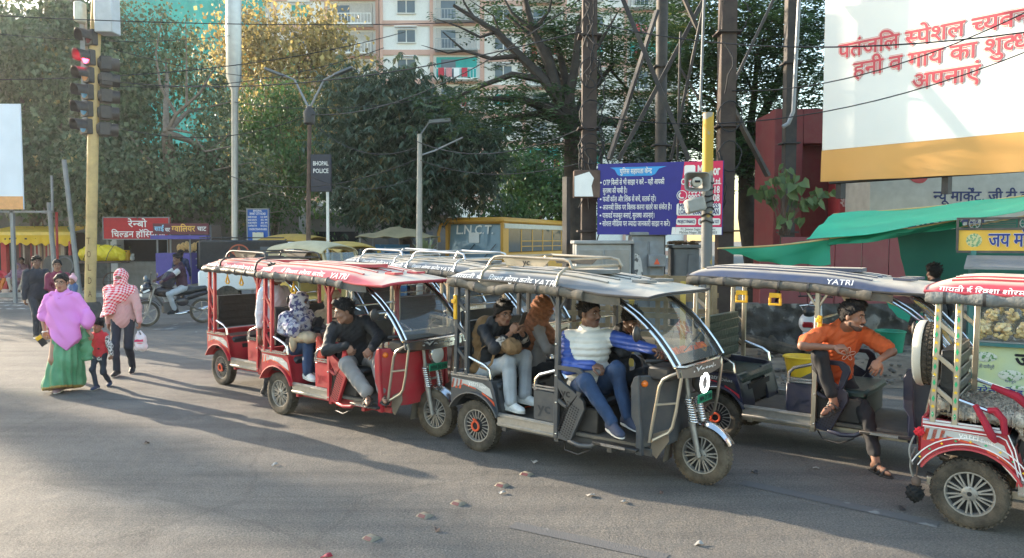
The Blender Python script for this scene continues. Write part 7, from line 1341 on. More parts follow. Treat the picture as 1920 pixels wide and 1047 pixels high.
# head of a man behind the navy roof, and two far men by the blue stall
for px, py, Y, hd, lab, mt in ((1757, 515, 10.4, R(95), 'man standing behind the navy roof with only his dark hair showing', M_bjk), (690, 470, 24.0, R(-10), 'far man in a white shirt and dark waistcoat walking by the blue stall', M_bjk), (742, 468, 24.4, R(160), 'far man in white bending at the blue stall', M_wht), (338, 480, 24.5, R(100), 'man in dark blue standing at the snack stall with his back turned', mat('dull_navy', (.02, .03, .07), .85))):
    l_ = at(px, py, Y); l_.z = 0; p = Person(1.70, lean=.05 if px != 742 else .5); p.arm('l', (.15, .26, .86)); p.arm('r', (.15, -.26, .86)); p.leg('l', (-.06, .09, .09)); p.leg('r', (.08, -.09, .09)); p.build(lab, l_, hd, 2, [p.top(mt, 'shirt', len_=.12), p.trousers(M_btr), p.hair('short'), p.shoe('l', [M_ink, M_ink]), p.shoe('r', [M_ink, M_ink])])
# ================================================================ motorcycle and rider
mp = (gr(283, 612) + gr(373, 606)) / 2; mp.z = 0; mh = math.atan2(gr(283, 612).y - gr(373, 606).y, gr(283, 612).x - gr(373, 606).x)
mc = empty('motorcycle', mp, mh); tag(mc, 'black and white motorcycle riding in from the left with a man on it', 'motorcycle'); M_mblk = mat('gloss_black', (.012, .014, .022), .18, var=.15, dust=.12)
for x in (.64, -.64):
    b = MB(); b.lathe([(.245, -.035), (.275, -.045), (.30, -.03), (.305, 0), (.30, .03), (.275, .045), (.245, .035)], 32, WY, closed=True); wh = b.build('wheel', M_rub, mc, loc=(x, 0, .305)); b = MB(); b.lathe([(.23, -.02), (.25, -.02), (.25, .02), (.23, .02)], 28, WY, closed=True); b.lathe([(.001, -.06), (.05, -.06), (.05, .06), (.001, .06)], 14, WY)
    for k in range(5): b.bar(Vector((.04 * math.cos(k * 1.2566), 0, .04 * math.sin(k * 1.2566))), Vector((.235 * math.cos(k * 1.2566 + .2), 0, .235 * math.sin(k * 1.2566 + .2))), .03, .03)
    b.build('rim', M_chr if x < 0 else M_alu, wh)
V, F = grow([ell((.18, 0, .80), (.30, .14, .12)), ell((.32, 0, .84), (.14, .15, .11))], .012, .05); link('fuel_tank', npmesh('fuel_tank', [(V, F, 0)], M_mblk), mc)
V, F = grow([cap((-.05, 0, .79), (-.35, 0, .80), .10, .11), cap((-.35, 0, .82), (-.70, 0, .86), .10, .07)], .012, .04); link('seat', npmesh('seat', [(V, F, 0)], M_vin), mc)
V, F = grow([cap((-.25, 0, .66), (-.72, 0, .76), .10, .06), ell((-.15, .11, .55), (.14, .03, .10)), ell((-.15, -.11, .55), (.14, .03, .10))], .012, .04); link('side_fairing', npmesh('side_fairing', [(V, F, 0)], M_mblk), mc)
V, F = grow([ell((.62, 0, .92), (.12, .15, .12)), ell((.60, 0, 1.05), (.07, .12, .10)), ell((.70, 0, .84), (.07, .11, .06))], .011, .03); fa = link('front_fairing', npmesh('front_fairing', [(V, F, 0)], M_mblk), mc)
b = MB(); b.ball((.725, 0, .93), (.03, .10, .065), 14, 8); b.build('headlamp', M_lampo, fa); b = MB(); b.ball((.64, 0, 1.12), (.05, .10, .10), 14, 8); b.build('windshield', mat('smoked_visor', (.10, .13, .15), .1), fa); b = MB(); b.prism([(.60, .90), (.74, .84), (.72, .80), (.58, .86)], -.155, -.14); b.prism([(.60, .90), (.74, .84), (.72, .80), (.58, .86)], .14, .155); b.build('white_stripe', M_wht, fa)
b = MB(); b.box(.745, -.11, .72, .755, .11, .79); b.build('number_plate', M_wht, mc)
b = MB(); 
for s_ in (-1, 1): b.tube([(.64, s_ * .08, .305), (.50, s_ * .08, .82), (.46, s_ * .08, .95)], .022, 8)
b.tube([(.46, -.36, 1.02), (.50, -.2, 1.04), (.52, 0, 1.0), (.50, .2, 1.04), (.46, .36, 1.02)], .014, 8); b.build('fork', M_alu, mc)
b = MB(); b.sheet(lambda u, v: (.64 + .335 * math.cos(R(40 + 110 * u)), -.06 + .12 * v, .305 + .335 * math.sin(R(40 + 110 * u))), 12, 4, .008); b.build('mudguard', M_mblk, mc, smooth=70)
b = MB(); b.box(-.05, -.11, .30, .28, .11, .56); b.lathe([(.10, -.14), (.10, .14), (.001, .14)], 16, T(.05, 0, .38) @ WY); b.lathe([(.001, -.14), (.10, -.14)], 16, T(.05, 0, .38) @ WY); b.bar((.5, 0, .85), (.15, 0, .30), .05); b.bar((.5, 0, .88), (-.3, 0, .72), .05); b.bar((-.2, 0, .5), (-.64, .08, .305), .04); b.bar((-.2, 0, .5), (-.64, -.08, .305), .04); b.build('engine', mat('engine_grey', (.10, .10, .10), .5, .5, dust=.3), mc, bevel=.01)
b = MB(); b.tube([(.2, -.13, .30), (-.1, -.15, .24), (-.4, -.16, .28), (-.85, -.17, .36)], [.025, .03, .045, .05], 10); b.build('exhaust', M_chr, mc)
for s_ in (-1, 1): b = MB(); b.tube([(.48, s_ * .25, 1.04), (.46, s_ * .30, 1.20)], .008, 5); b.ball((.45, s_ * .31, 1.24), (.015, .06, .045), 10, 6); b.build('mirror', M_blk, mc)
q = pf(mp, mh); p = Person(1.70, (-.18, 0, .92), lean=.10, yaw=R(22), pitch=.08)
for nm, s_ in (('l', 1), ('r', -1)): p.arm(nm, (.36, s_ * .33, 1.06), pole=(-.5, s_ * .6, -.7), f=(.7, -s_ * .2, -.1), n=(0, 0, -1), curl=1.1); p.leg(nm, (.05, s_ * .17, .38), pole=(1, s_ * .5, .5), toe=(1, s_ * .2, -.15))
M_str = mat('maroon_knit', (.05, .02, .035), .9, var=.2); rd = p.build('moustached rider in a striped maroon sweater sitting on the motorcycle', mp, mh, 2, [p.top(M_str, 'sweater', len_=.06), p.trousers(M_denl), p.shoe('l', [M_ink, M_ink]), p.shoe('r', [M_ink, M_ink]), p.hair('short'), p.moustache(), p.cover(mat('sweater_stripe', (.45, .44, .44), .9), 'sleeve_stripe', [cap(p.J['sh' + n_] + (p.J['el' + n_] - p.J['sh' + n_]) * t_, p.J['sh' + n_] + (p.J['el' + n_] - p.J['sh' + n_]) * (t_ + .07), .069, .067) for n_ in 'lr' for t_ in (.45, .70)], k=.004, wr=.001)])
o = empty('backpack', mc.matrix_basis @ Vector((.12, 0, 1.0)), mh); tag(o, 'dark backpack held on the tank in front of the motorcycle rider', 'backpack'); V, F = grow([ell((0, 0, .10), (.14, .19, .20)), ell((.08, 0, .05), (.10, .15, .13))], .014, .05, disp=wrinkle(.008)); link('pouch', npmesh('pouch', [(V, F, 0)], mat('navy_nylon', (.02, .025, .04), .7, var=.2)), o)
# ================================================================ vehicles behind
def bus():
    Y = 27.; p0 = at(833, 500, Y); h = math.atan2(-.91, -.42); root = empty('school_bus', (0, 0, 0)); tag(root, 'yellow school bus facing the street with a white lettered windscreen', 'bus'); fwd = Vector((-.42, -.91, 0)).normalized(); lft = Vector((-fwd.y, fwd.x, 0)); Fc = at(891, 500, Y); Fc.z = 0; root.location = Fc; root.rotation_euler = (0, 0, math.atan2(fwd.y, fwd.x)); zt = at(890, 408, Y).z; w_ = 1.17; L_ = 9
    M_by = mat('bus_yellow', (.60, .29, .02), .4, var=.06, scale=.6, dust=.2); M_bw = mat('bus_cream', (.60, .57, .47), .45, var=.05, dust=.2)
    b = MB(); b.box(-L_, -w_, .45, 0, w_, 1.62); b.build('body', M_by, root, bevel=.06); b = MB(); b.box(-L_ + .05, -w_ + .04, 1.62, -.12, w_ - .04, zt - .15); b.build('cabin', M_dark, root); b = MB(); b.box(-L_, -w_ - .03, zt - .24, .16, w_ + .03, zt); b.build('roof', M_by, root, bevel=.09); b = MB(); b.box(-L_, -w_ - .035, zt - .40, .02, -w_ - .0, zt - .225); b.box(-L_, w_, zt - .40, .02, w_ + .035, zt - .225); b.build('roof_stripe', M_bw, root)
    b = MB()
    for s in (-1, 1):
        for x in np.arange(-1.5, -L_, -1.05): b.box(x - .035, s * (w_ - .03), 1.62, x + .035, s * (w_ + .008), zt - .42)
        b.box(-.35, s * (w_ - .10), 1.35, .10, s * (w_ + .012), zt - .2)
        for z in (1.8, 2.0): b.box(-L_, s * (w_ - .0), z, -1.5, s * (w_ + .02), z + .03)
    b.build('window_pillar', M_by, root)
    for s in (-1, 1): b = MB(); b.box(-L_, s * (w_ - .02), 1.62, -.35, s * (w_ - .005), zt - .22); b.build('side_glass', mat('bus_glass', (.05, .08, .09), .06), root)
    b = MB(); b.sheet(lambda u, v: (.02 - .14 * v + .12 * (1 - (2 * u - 1) ** 2), (-w_ + .07) + (2 * w_ - .14) * u, 1.42 + (zt - 1.66) * v), 14, 6, .01); ws = b.build('windscreen', mat('bus_screen', (.20, .30, .36), .07, var=.2, scale=.8), root, smooth=70)
    lettering(ws, [M_wht], [('L.N.C.T.', 0, 0, .33, 'c', 0, 1.55, .03)], frame((.075, .0, zt - .60), (0, 1, 0), (-.14, 0, 1))); b = MB(); b.box(.10, -.2, 1.95, .11, .22, 2.32); b.build('permit_sheet', M_wht, ws)
    for y in (-.4, .45): b = MB(); b.tube([(.16, y, 1.42), (.13, y + .45, 1.9)], .015, 5); b.build('wiper', M_blk, ws)
    b = MB(); b.box(.0, -.95, .95, .14, .95, 1.28); gp = b.build('front_panel', mat('bus_red', (.5, .02, .04), .5), root, bevel=.03); lettering(gp, [M_wht], [('LNCT GROUP', -.28, 0, .13, 'c', 0, 1.0, .02)], frame((.142, 0, 1.05), (0, 1, 0), (0, 0, 1)))
    b = MB(); b.tube([(-.1, -w_, zt - .2), (.12, -w_ - .2, zt - .25), (.22, -w_ - .24, zt - .6), (.20, -w_ - .22, zt - .9)], .06, 8); b.build('mirror_arm', M_by, root)
    for x in (-1.9, -6.6):
        for s in (-1, 1): b = MB(); b.lathe([(.001, -.14), (.3, -.14), (.48, -.12), (.5, 0), (.48, .12), (.3, .14), (.001, .14)], 22, WY); b.build('wheel', M_rub, root, loc=(x, s * (w_ - .12), .5))
    for s in (-1, 1): b = MB(); b.lathe([(.001, .02), (.12, .0), (.13, -.04)], 16, frame((.07, s * .85, .78), (0, 1, 0), (0, 0, 1))); b.build('headlamp', M_lampo, root)
bus()
def auto(label, px, Y, hd, top, body, z0=0., group='yellow topped auto rickshaws'):
    l_ = at(px, 500, Y); root = empty('auto_rickshaw', (l_.x, Y, z0), hd); tag(root, label, 'auto rickshaw', group); b = MB(); b.prism([(-1.2, .35), (-1.25, .95), (-.55, 1.0), (-.5, .42), (.55, .42), (.62, 1.0), (1.0, 1.02), (1.25, .75), (1.3, .4), (.9, .3), (-1.0, .3)], -.62, .62); b.build('body', body, root, bevel=.04)
    b = MB(); b.sheet(lambda u, v: (-1.28 + 2.1 * u, .70 * math.cos(math.pi * (1 - v)), 1.60 + .22 * math.sin(math.pi * v) + .10 * math.sin(math.pi * u) - .12 * max(0, u - .75)), 14, 12, .03); b.build('canopy', top, root, smooth=70)
    b = MB()
    for s in (-1, 1):
        b.bar((-1.2, s * .6, .95), (-1.2, s * .62, 1.62), .05); b.bar((-.1, s * .62, .42), (-.1, s * .64, 1.65), .045); b.bar((.95, s * .6, 1.0), (.75, s * .62, 1.64), .05); b.box(-1.25, s * .58, .9, -.55, s * .64, 1.6)
    b.build('frame', top, root); b = MB(); b.box(-1.1, -.55, .45, -.6, .55, .75); b.box(-1.15, -.55, .75, -1.0, .55, 1.3); b.build('seat', M_blk, root, bevel=.03); b = MB(); b.box(-1.2, -.62, 1.62, -1.1, .62, 1.05); b.build('rear_curtain', top, root)
    b = MB(); b.sheet(lambda u, v: (1.0 - .22 * v, -.56 + 1.12 * u, 1.02 + .58 * v), 2, 2, .01); b.build('windscreen', M_gls, root)
    for x, y in ((1.05, 0), (-.85, .52), (-.85, -.52)): b = MB(); b.lathe([(.001, -.05), (.2, -.05), (.22, 0), (.2, .05), (.001, .05)], 18, WY); b.build('wheel', M_rub, root, loc=(x, y, .22))
    return root
M_ay = mat('auto_yellow', (.55, .36, .07), .6, var=.12, dust=.3); M_ac = mat('auto_cream_top', (.50, .44, .28), .8, var=.15, scale=3, dust=.35); M_ag = mat('auto_green', (.03, .14, .06), .5, dust=.25)
auto('yellow auto rickshaw with a cream canvas top behind the pink roof', 597, 20.5, R(-30), M_ac, M_ay, .12)
auto('yellow auto rickshaw with its green body half hidden at the right of the first', 652, 22.5, R(-50), M_ay, M_ag, .1)
auto('mustard topped auto rickshaw farther back beside the blue notice board', 540, 25.5, R(160), mat('mustard_top', (.42, .25, .03), .7, var=.12, dust=.3), M_ag, .35)
def jeep():
    Y = 22.5; p = at(375, 500, Y); root = empty('canvas_jeep', (p.x, Y, 0), R(18)); tag(root, 'jeep with a black canvas top, white tail and orange star emblem on its side', 'jeep'); b = MB(); b.box(0, -.75, .55, 3.9, .75, 1.15); b.build('body', M_wht, root, bevel=.05); b = MB(); b.box(.02, -.76, 1.15, 2.55, .76, 2.05); b.build('canvas_top', mat('black_canvas', (.022, .023, .026), .8, var=.25, bump=.4, bscale=12, dust=.15), root, bevel=.06); b = MB(); b.prism([(2.56, 1.15), (2.56, 2.0), (3.0, 1.98), (3.45, 1.35), (3.95, 1.2), (3.95, 1.15)], -.72, .72); cb = b.build('cab', M_wht, root, bevel=.04)
    b = MB(); b.prism([(2.72, 1.35), (2.72, 1.88), (2.98, 1.88), (3.3, 1.35)], -.73, -.722); b.build('side_window', M_win, cb); b = MB(); b.prism([(1.75, 1.45), (1.75, 1.85), (2.35, 1.85), (2.35, 1.45)], -.772, -.763); b.build('canvas_window', M_win, root)
    b = MB(); c = (1.15, 1.62); b.lathe([(.27, -.004), (.31, -.004), (.31, .004), (.27, .004)], 26, T(c[0], -.768, c[1]) @ WY, closed=True); b.prism([(c[0] + (.26 if k % 2 == 0 else .11) * math.sin(k * math.pi / 5), c[1] + (.26 if k % 2 == 0 else .11) * math.cos(k * math.pi / 5)) for k in range(10)], -.772, -.764); b.prism([(2.42, 1.5), (2.5, 1.6), (2.58, 1.5)], -.772, -.764); b.build('star_emblem', mat('emblem_orange', (.42, .10, .05), .7), root)
    b = MB(); b.box(-.02, -.68, 1.2, -.005, .68, 1.98); b.build('rear_opening', M_dark, root); b = MB()
    for z in (1.3, 1.5, 1.7): b.tube([(-.05, -.6, z), (-.05, .6, z)], .02, 5)
    b.build('tail_rail', M_rail, root); b = MB(); b.box(-.03, -.3, .75, -.004, .3, .9); b.build('number_plate', M_yel, root)
    b = MB()
    for x in (.0, 1.2, 2.4): b.tube([(x + .1, -.7, 2.07), (x + .1, .7, 2.07)], .02, 5)
    b.tube([(.05, -.6, 2.12), (2.45, -.6, 2.12)], .02, 5); b.build('roof_rails', M_blk, root)
    for x in (.8, 3.2):
        for s in (-1, 1): b = MB(); b.lathe([(.001, -.1), (.22, -.1), (.34, -.08), (.36, 0), (.34, .08), (.22, .1), (.001, .1)], 20, WY); b.build('wheel', M_rub, root, loc=(x, s * .68, .36))
jeep()
# ================================================================ stalls and carts on the left
def board(name, label, px0, px1, py0, py1, Y, m, lines, mats, tilt=0., cat='signboard', post=True):
    p, q_ = at(px0, py1, Y), at(px1, py0, Y); o = empty(name, (p.x, Y, p.z)); tag(o, label, cat); w_ = q_.x - p.x; h = q_.z - p.z; b = MB(); b.box(0, 0, 0, w_, .08, h); pn = b.build('panel', m, o, bevel=.01); b = MB()
    for a in ((0, -.02, 0, w_, -.003, .04), (0, -.02, h - .04, w_, -.003, h), (0, -.02, .04, .04, -.003, h - .04), (w_ - .04, -.02, .04, w_, -.003, h - .04)): b.box(*a)
    b.build('frame', M_pole, o)
    if post:
        b = MB()
        for x in (.12, w_ - .12): b.box(x - .04, .09, -p.z, x + .04, .15, h)
        b.build('post', M_pole, o)
    if lines: lettering(o, mats, [(t, x * w_, y * h, hh * h, al, mi, wd * w_, .02) for t, x, y, hh, al, mi, wd in lines], frame((0, -.006, 0), (1, 0, 0), (0, 0, 1)))
    return o
board('hospital_sign', 'red hospital signboard with white Hindi lettering above the low wall', 193, 318, 407, 450, 28.2, mat('sign_red', (.42, .012, .02), .45, var=.1), [('रेन्बो', .52, .56, .30, 'c', 0, .28), ('चिल्ड्रन हॉस्पिटल', .13, .12, .28, 'l', 0, .80)], [M_wht])
board('notice_board', 'blue public notice board crowded with white text on posts', 463, 504, 391, 455, 26, mat('notice_blue', (.012, .09, .38), .5, var=.08), [('BHOPAL', .5, .90, .06, 'c', 0, .4), ('SMART CITY ROAD', .5, .81, .07, 'c', 0, .72)] + [(a, .06, .72 - .085 * i, .055, 'l', 0, .40) for i, a in enumerate(('NAME OF ROAD', 'ROAD LENGTH', 'ROAD WIDTH', 'CONTRACTOR'))] + [(a, .62, .72 - .085 * i, .055, 'l', 0, .30) for i, a in enumerate(('3.2 KM', '45 M', '30 M', 'BSCDCL'))] + [('CONSTRUCTION IN PROGRESS', .5, .36, .06, 'c', 0, .8)], [M_wht])
p = at(474, 453, 25.95); q_ = at(494, 436, 25.95); b = MB(); b.box(p.x, 25.93, p.z, q_.x, 25.95, q_.z); o = b.build('notice_picture', mat('map_print', (.6, .58, .45), .6, col2=(.3, .2, .1), scale=9, thr=.6)); tag(o, 'small pale map fixed at the foot of the blue notice board', 'map')
Ya = 28.8; p, q_ = at(-30, 432, Ya), at(132, 436, Ya); o = empty('market_stall', (p.x, Ya, .14)); tag(o, 'market stall under a yellow awning hung with long cloths', 'stall'); w_ = q_.x - p.x; h = q_.z - .14; b = MB(); b.sheet(lambda u, v: (w_ * u, 1.6 - 1.6 * v, h + .25 - .25 * v), 12, 4, .02); b.sheet(lambda u, v: (w_ * u, -.02 + .04 * math.sin(u * 40) * v, h - (.42 + .05 * math.sin(u * 55) + .08 * u) * v), 90, 4, .008); aw = b.build('awning', mat('awning_yellow', (.66, .40, .015), .75, var=.10, scale=2), o, smooth=70); b = MB(); b.sheet(lambda u, v: (w_ * u, -.03, h + .01 - .12 * v), 30, 1, .008); b.build('awning_band', mat('awning_band', (.75, .52, .12), .7), aw)
b = MB(); rr = random.Random(8)
for k in range(9): x = w_ * .50 + rr.uniform(-.9, .9); z = h - .28 + rr.uniform(-.02, .02); b.box(x, -.045, z, x + .09, -.04, z + .06)
b.build('awning_print', M_ink, aw); b = MB()
for x in (.3, w_ - .1): b.box(x, .0, 0, x + .08, .08, h)
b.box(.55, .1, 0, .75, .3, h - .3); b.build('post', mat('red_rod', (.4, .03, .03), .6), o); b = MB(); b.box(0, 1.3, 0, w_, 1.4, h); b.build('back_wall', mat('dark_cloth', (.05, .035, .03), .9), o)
b = MB(); cl = [mat('hung_%d' % i, c, .9, var=.1) for i, c in enumerate(((.45, .38, .32), (.30, .06, .06), (.32, .22, .14), (.12, .08, .07)))]
for k in range(26): x = .9 + (w_ - 1.4) * k / 26; b.cur = rr.randrange(4); b.sheet(lambda u, v: (x + .10 * u, .5 + .02 * math.sin(u * 9 + v * 3), h - .35 - rr.uniform(1.1, 1.3) * v), 2, 3, .01)
b.build('hanging_cloth', cl, o)
pd = at(110, 515, 27.8); o = empty('drum_cart', (pd.x, 27.8, .14)); tag(o, 'grey metal vending cart with a curved lid beside the leaning posts', 'cart'); b = MB(); b.prism([(-.6, .1), (-.6, .85), (-.55, 1.15), (-.42, 1.32), (.42, 1.32), (.52, 1.2), (.56, .85), (.56, .1)], 0, .8); b.build('body', mat('dull_grey_sheet', (.07, .068, .066), .7, var=.2, dust=.3), o, bevel=.02); b = MB(); b.lathe([(.30, -.02), (.34, -.02), (.34, .02), (.30, .02)], 24, T(.25, -.03, .95) @ WY, closed=True); b.build('lid_ring', M_shut, o)
Yk = 27.6; p, q_ = at(141, 490, Yk), at(221, 462, Yk); o = empty('covered_cart', ((p.x + q_.x) / 2, Yk, .14)); tag(o, 'handcart covered with a roped bright yellow tarpaulin', 'cart'); h_ = (q_.x - p.x) / 2; zb_ = p.z - .14; zt_ = q_.z - .14
V, F = grow([ell((-.1, .4, zb_ + .28), (h_ * .95, .5, .33)), ell((.2, .4, zb_ + .25), (h_ * .78, .48, .32)), cap((-h_ + .12, .4, zb_ + .12), (h_ - .12, .4, zb_ + .12), .16)], .03, .08, clip=[((0, 0, zb_), (0, 0, 1))], disp=wrinkle(.018, (12, 9, 14))); link('tarpaulin_cover', npmesh('tarpaulin_cover', [(V, F, 0)], mat('tarp_yellow', (.70, .52, .015), .6, var=.08)), o)
b = MB(); b.box(-h_, .0, zb_ - .08, h_, .8, zb_ - .01); b.build('deck', M_rust, o); b = MB(); 
for x in (-.35, .0, .5): b.tube([(x - .1, -.12, zb_), (x, -.10, zb_ + .30), (x + .05, .2, zb_ + .60), (x + .1, .6, zb_ + .58)], .012, 5)
b.build('rope', M_blk, o)
for x in (-.7, .55): b = MB(); b.tube([(.34 * math.cos(a), 0, .34 * math.sin(a)) for a in np.linspace(0, 6.28, 26)[:-1]], .025, 6, closed=True); [b.bar((0, 0, 0), (.33 * math.cos(k * .785), 0, .33 * math.sin(k * .785)), .012) for k in range(8)]; b.build('wheel', M_rust, o, loc=(x, .02, .36))
Yw = 30.; p, q_ = at(222, 530, Yw), at(300, 491, Yw); o = empty('low_wall', (p.x, Yw, .14)); tag(o, 'low plastered wall with a dark shop opening above it', 'wall'); b = MB(); b.box(0, 0, 0, 3.4, .5, q_.z - .14); b.build('base', M_conc, o, bevel=.02); b = MB(); b.box(0, .5, 0, 3.4, .6, 2.6); b.build('opening', M_dark, o); b = MB(); b.box(-.25, -.05, 0, .0, .6, 2.6); b.build('pillar', M_wht, o)
def can(label, px, py, Y, w_, h, m, z=None): l_ = at(px, py, Y); o = empty('jerrycan', l_); tag(o, label, 'can'); b = MB(); b.box(-w_, -.12, 0, w_, .12, h); b.build('body', m, o, bevel=.05); b = MB(); b.tube([(-w_ * .7, 0, h - .01), (-w_ * .6, 0, h + .06), (w_ * .3, 0, h + .06), (w_ * .4, 0, h - .01)], .025, 6); b.lathe([(.001, .08), (.04, .08), (.045, 0)], 12, T(w_ * .65, 0, h)); b.build('handle', m, o)
can('yellow plastic jerrycan standing on the low wall', 237, 489, 29.9, .16, .34, M_yel); can('small white bottle beside the yellow jerrycan', 248, 489, 29.9, .06, .2, M_wht)
def tub(label, px, py, r0, r1, h, m, name='bucket', zz=None, cat='bucket', rim=True):
    l_ = gr(px, py, .14 if zz is None else zz); o = empty(name, l_); tag(o, label, cat); b = MB(); b.lathe([(.001, 0), (r0, 0), (r1, h), (r1 - .015, h), (r0 - .015, .02), (.001, .02)], 28); b.build('shell', m, o); b = MB(); b.tube([(r1 * math.cos(a), r1 * math.sin(a), h) for a in np.linspace(0, 6.28, 28)[:-1]], .016, 6, closed=True); b.build('rim', m, o); return o
tub('blue plastic bucket standing in front of the low wall', 247, 527, .17, .21, .42, mat('bucket_blue', (.03, .07, .30), .45)); tub('black rubber bucket upside up next to the blue one', 268, 518, .2, .26, .45, M_blk)
Yg = 27.; p, q_ = at(292, 500, Yg), at(394, 422, Yg); o = empty('snack_stall', (p.x, Yg, .14)); tag(o, 'snack stall with an orange lettered sign and bags hanging inside', 'stall'); w_ = q_.x - p.x; zt_ = q_.z - .14; zc_ = at(300, 475, Yg).z - .14
b = MB(); b.box(0, 0, .3, w_ * .62, .9, zc_); b.build('counter', mat('stall_violet', (.09, .07, .28), .6, var=.1), o, bevel=.01); b = MB()
for x in (.02, w_ * .25, w_ * .6, w_ - .05): b.box(x, .05, 0, x + .05, .1, zt_)
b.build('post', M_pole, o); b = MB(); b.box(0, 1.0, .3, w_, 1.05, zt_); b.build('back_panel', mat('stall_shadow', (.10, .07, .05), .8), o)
b = MB(); b.box(0, -.15, zt_ - .34, w_, -.08, zt_ + .05); sg_ = b.build('sign', mat('stall_maroon', (.12, .02, .03), .5), o); lettering(sg_, [mat('stall_gold', (.75, .42, .08), .5), mat('stall_sky', (.25, .55, .75), .5), M_wht], [('ग्वालियर', w_ * .34, zt_ - .24, .22, 'l', 0, w_ * .42, .03), ('चाट', w_ * .80, zt_ - .22, .17, 'l', 2, w_ * .16, .02), ('साईं', w_ * .03, zt_ - .22, .17, 'l', 1, w_ * .17, .03), ('चाट', w_ * .22, zt_ - .24, .14, 'l', 2, w_ * .09, .02)], frame((0, -.156, 0), (1, 0, 0), (0, 0, 1))); b = MB(); b.box(0, -.35, zt_ - .52, w_, .0, zt_ - .38); b.build('valance', mat('stall_violet', (.09, .07, .28), .6, var=.1), o); b = MB()
for k in range(9): b.ball((.7 + .14 * k, .4, zc_ + .18 + .05 * (k % 3)), (.10, .09, .16), 10, 7)
b.build('snack_bags', mat('puri_gold', (.65, .42, .17), .6, var=.25, scale=22, bump=.8, bscale=30), o)
# canopy tent and blue stall beyond the autos
Yt2 = 25.; c_ = at(760, 440, Yt2); o = empty('canopy_tent', (c_.x, Yt2, 0)); tag(o, 'faded olive canopy tent over a blue stall in front of the mango tree', 'tent'); b = MB(); z0 = at(760, 445, Yt2).z; z1 = at(765, 424, Yt2).z; b.sheet(lambda u, v: (-1.45 + 2.5 * u, -1.2 + 2.4 * v, z0 + (z1 - z0) * (1 - max(abs(2 * u - 1), abs(2 * v - 1))) ** .9 + .03 * math.sin(u * 20)), 16, 12, .02); b.build('canopy', mat('olive_canvas', (.26, .21, .11), .85, var=.15, scale=2), o, smooth=60); b = MB()
for x in (-1.3, .95):
    for y in (-1.1, 1.1): b.tube([(x, y, 0), (x, y, z0)], .03, 6)
b.build('post', M_pole, o); b = MB(); b.box(-1.1, -.5, 0, .1, .5, .95); b.box(-1.1, .45, .95, .1, .5, 1.9); b.build('counter', mat('stall_blue', (.05, .20, .42), .6, col2=(.3, .42, .5), scale=5, thr=.6), o); b = MB(); b.box(.2, -.4, 0, .9, .5, 1.9); b.build('crate_stack', mat('crate_brown', (.22, .14, .07), .8, col2=(.08, .06, .05), scale=6, thr=.5), o)
o = empty('agave_plant', Vector((at(797, 500, 20).x, 20, 0))); tag(o, 'spiky agave plant growing beside the school bus', 'plant'); b = MB(); rr = random.Random(6); zp = at(797, 490, 20).z
b.tube([(0, 0, 0), (0, 0, zp)], .12, 8); b.build('stem', M_rust, o); b = MB()
for k in range(46): a = rr.uniform(0, 6.28); t_ = rr.uniform(.15, 1.25); l_ = rr.uniform(.5, .85); d_ = Vector((math.cos(a) * math.sin(t_), math.sin(a) * math.sin(t_), math.cos(t_))); s_ = Vector((-math.sin(a), math.cos(a), 0)) * .04; b.add([Vector((0, 0, zp)) - s_, Vector((0, 0, zp)) + s_, Vector((0, 0, zp)) + d_ * l_ * .6 + s_, Vector((0, 0, zp)) + d_ * l_ - Vector((0, 0, .12 * l_)), Vector((0, 0, zp)) + d_ * l_ * .6 - s_], [(0, 1, 2, 4), (4, 2, 3)])
b.build('leaves', mat_leaf('leaf_agave', (.08, .12, .05), (.22, .26, .14), trans=.15), o, fixn=False)
# left hoarding
Yb = 24.; p, q_ = at(-140, 393, Yb), at(37, 195, Yb); o = empty('hoarding', (p.x, Yb, 0)); tag(o, 'white flex hoarding with an orange foot above the yellow awning', 'billboard'); w_ = q_.x - p.x; b = MB(); b.box(0, 0, p.z, w_, .06, q_.z); b.build('panel', mat('cool_vinyl', (.70, .74, .80), .55, var=.05, scale=1.5), o); b = MB(); b.box(0, -.012, p.z, w_, -.003, p.z + .42); b.build('orange_band', mat('peach_vinyl', (.70, .33, .12), .55), o); b = MB(); b.box(w_ - .5, .08, 0, w_ - .4, .18, q_.z); b.box(.2, .08, 0, .3, .18, q_.z); b.box(0, .08, p.z - .1, w_ + .9, .14, p.z - .04); b.box(w_ + .85, .08, p.z - .1, w_ + .9, .14, p.z + 1.1); b.build('frame', M_pole, o)
# ================================================================ right hand side: food cart, scooter, junk
PA = at(1797, 470, 9.75); PBx = at(1935, 479, 9.35); ex = (PBx - PA); ex.z = 0; ex.normalize(); o = empty('food_cart', (PA.x, PA.y, 0)); tag(o, 'golgappa food cart with a yellow sign and sacks of puris behind glass', 'food cart'); m = frame((0, 0, 0), ex, (0, 0, 1)); Lc = 2.2; z_s0 = PA.z; z_s1 = at(1797, 432, 9.75).z; z_f = at(1797, 412, 9.75).z
b = MB(); b.box(0, z_s0, -.04, Lc, z_s1, 0, m); sg_ = b.build('sign', mat('sign_marigold', (.72, .42, .05), .5, var=.15, scale=2), o); b = MB()
for a in ((-.02, z_s0 - .03, Lc, z_s0 - .003), (-.02, z_s1 + .003, Lc, z_s1 + .03), (-.03, z_s0, -.003, z_f), (-.03, z_f, Lc, z_f + .025)): b.box(a[0], a[1], -.05, a[2], a[3], .02, m)
for k in range(5): b.box(.26, z_s1 + .045 + .022 * k, -.03, .62, z_s1 + .053 + .022 * k, -.02, m)
for x in (.10, .24, .64, .80): b.box(x, z_s1 + .03, -.03, x + .015, z_f, -.01, m)
b.build('sign_frame', mat('old_iron', (.09, .075, .065), .7, var=.3), o); b = MB()
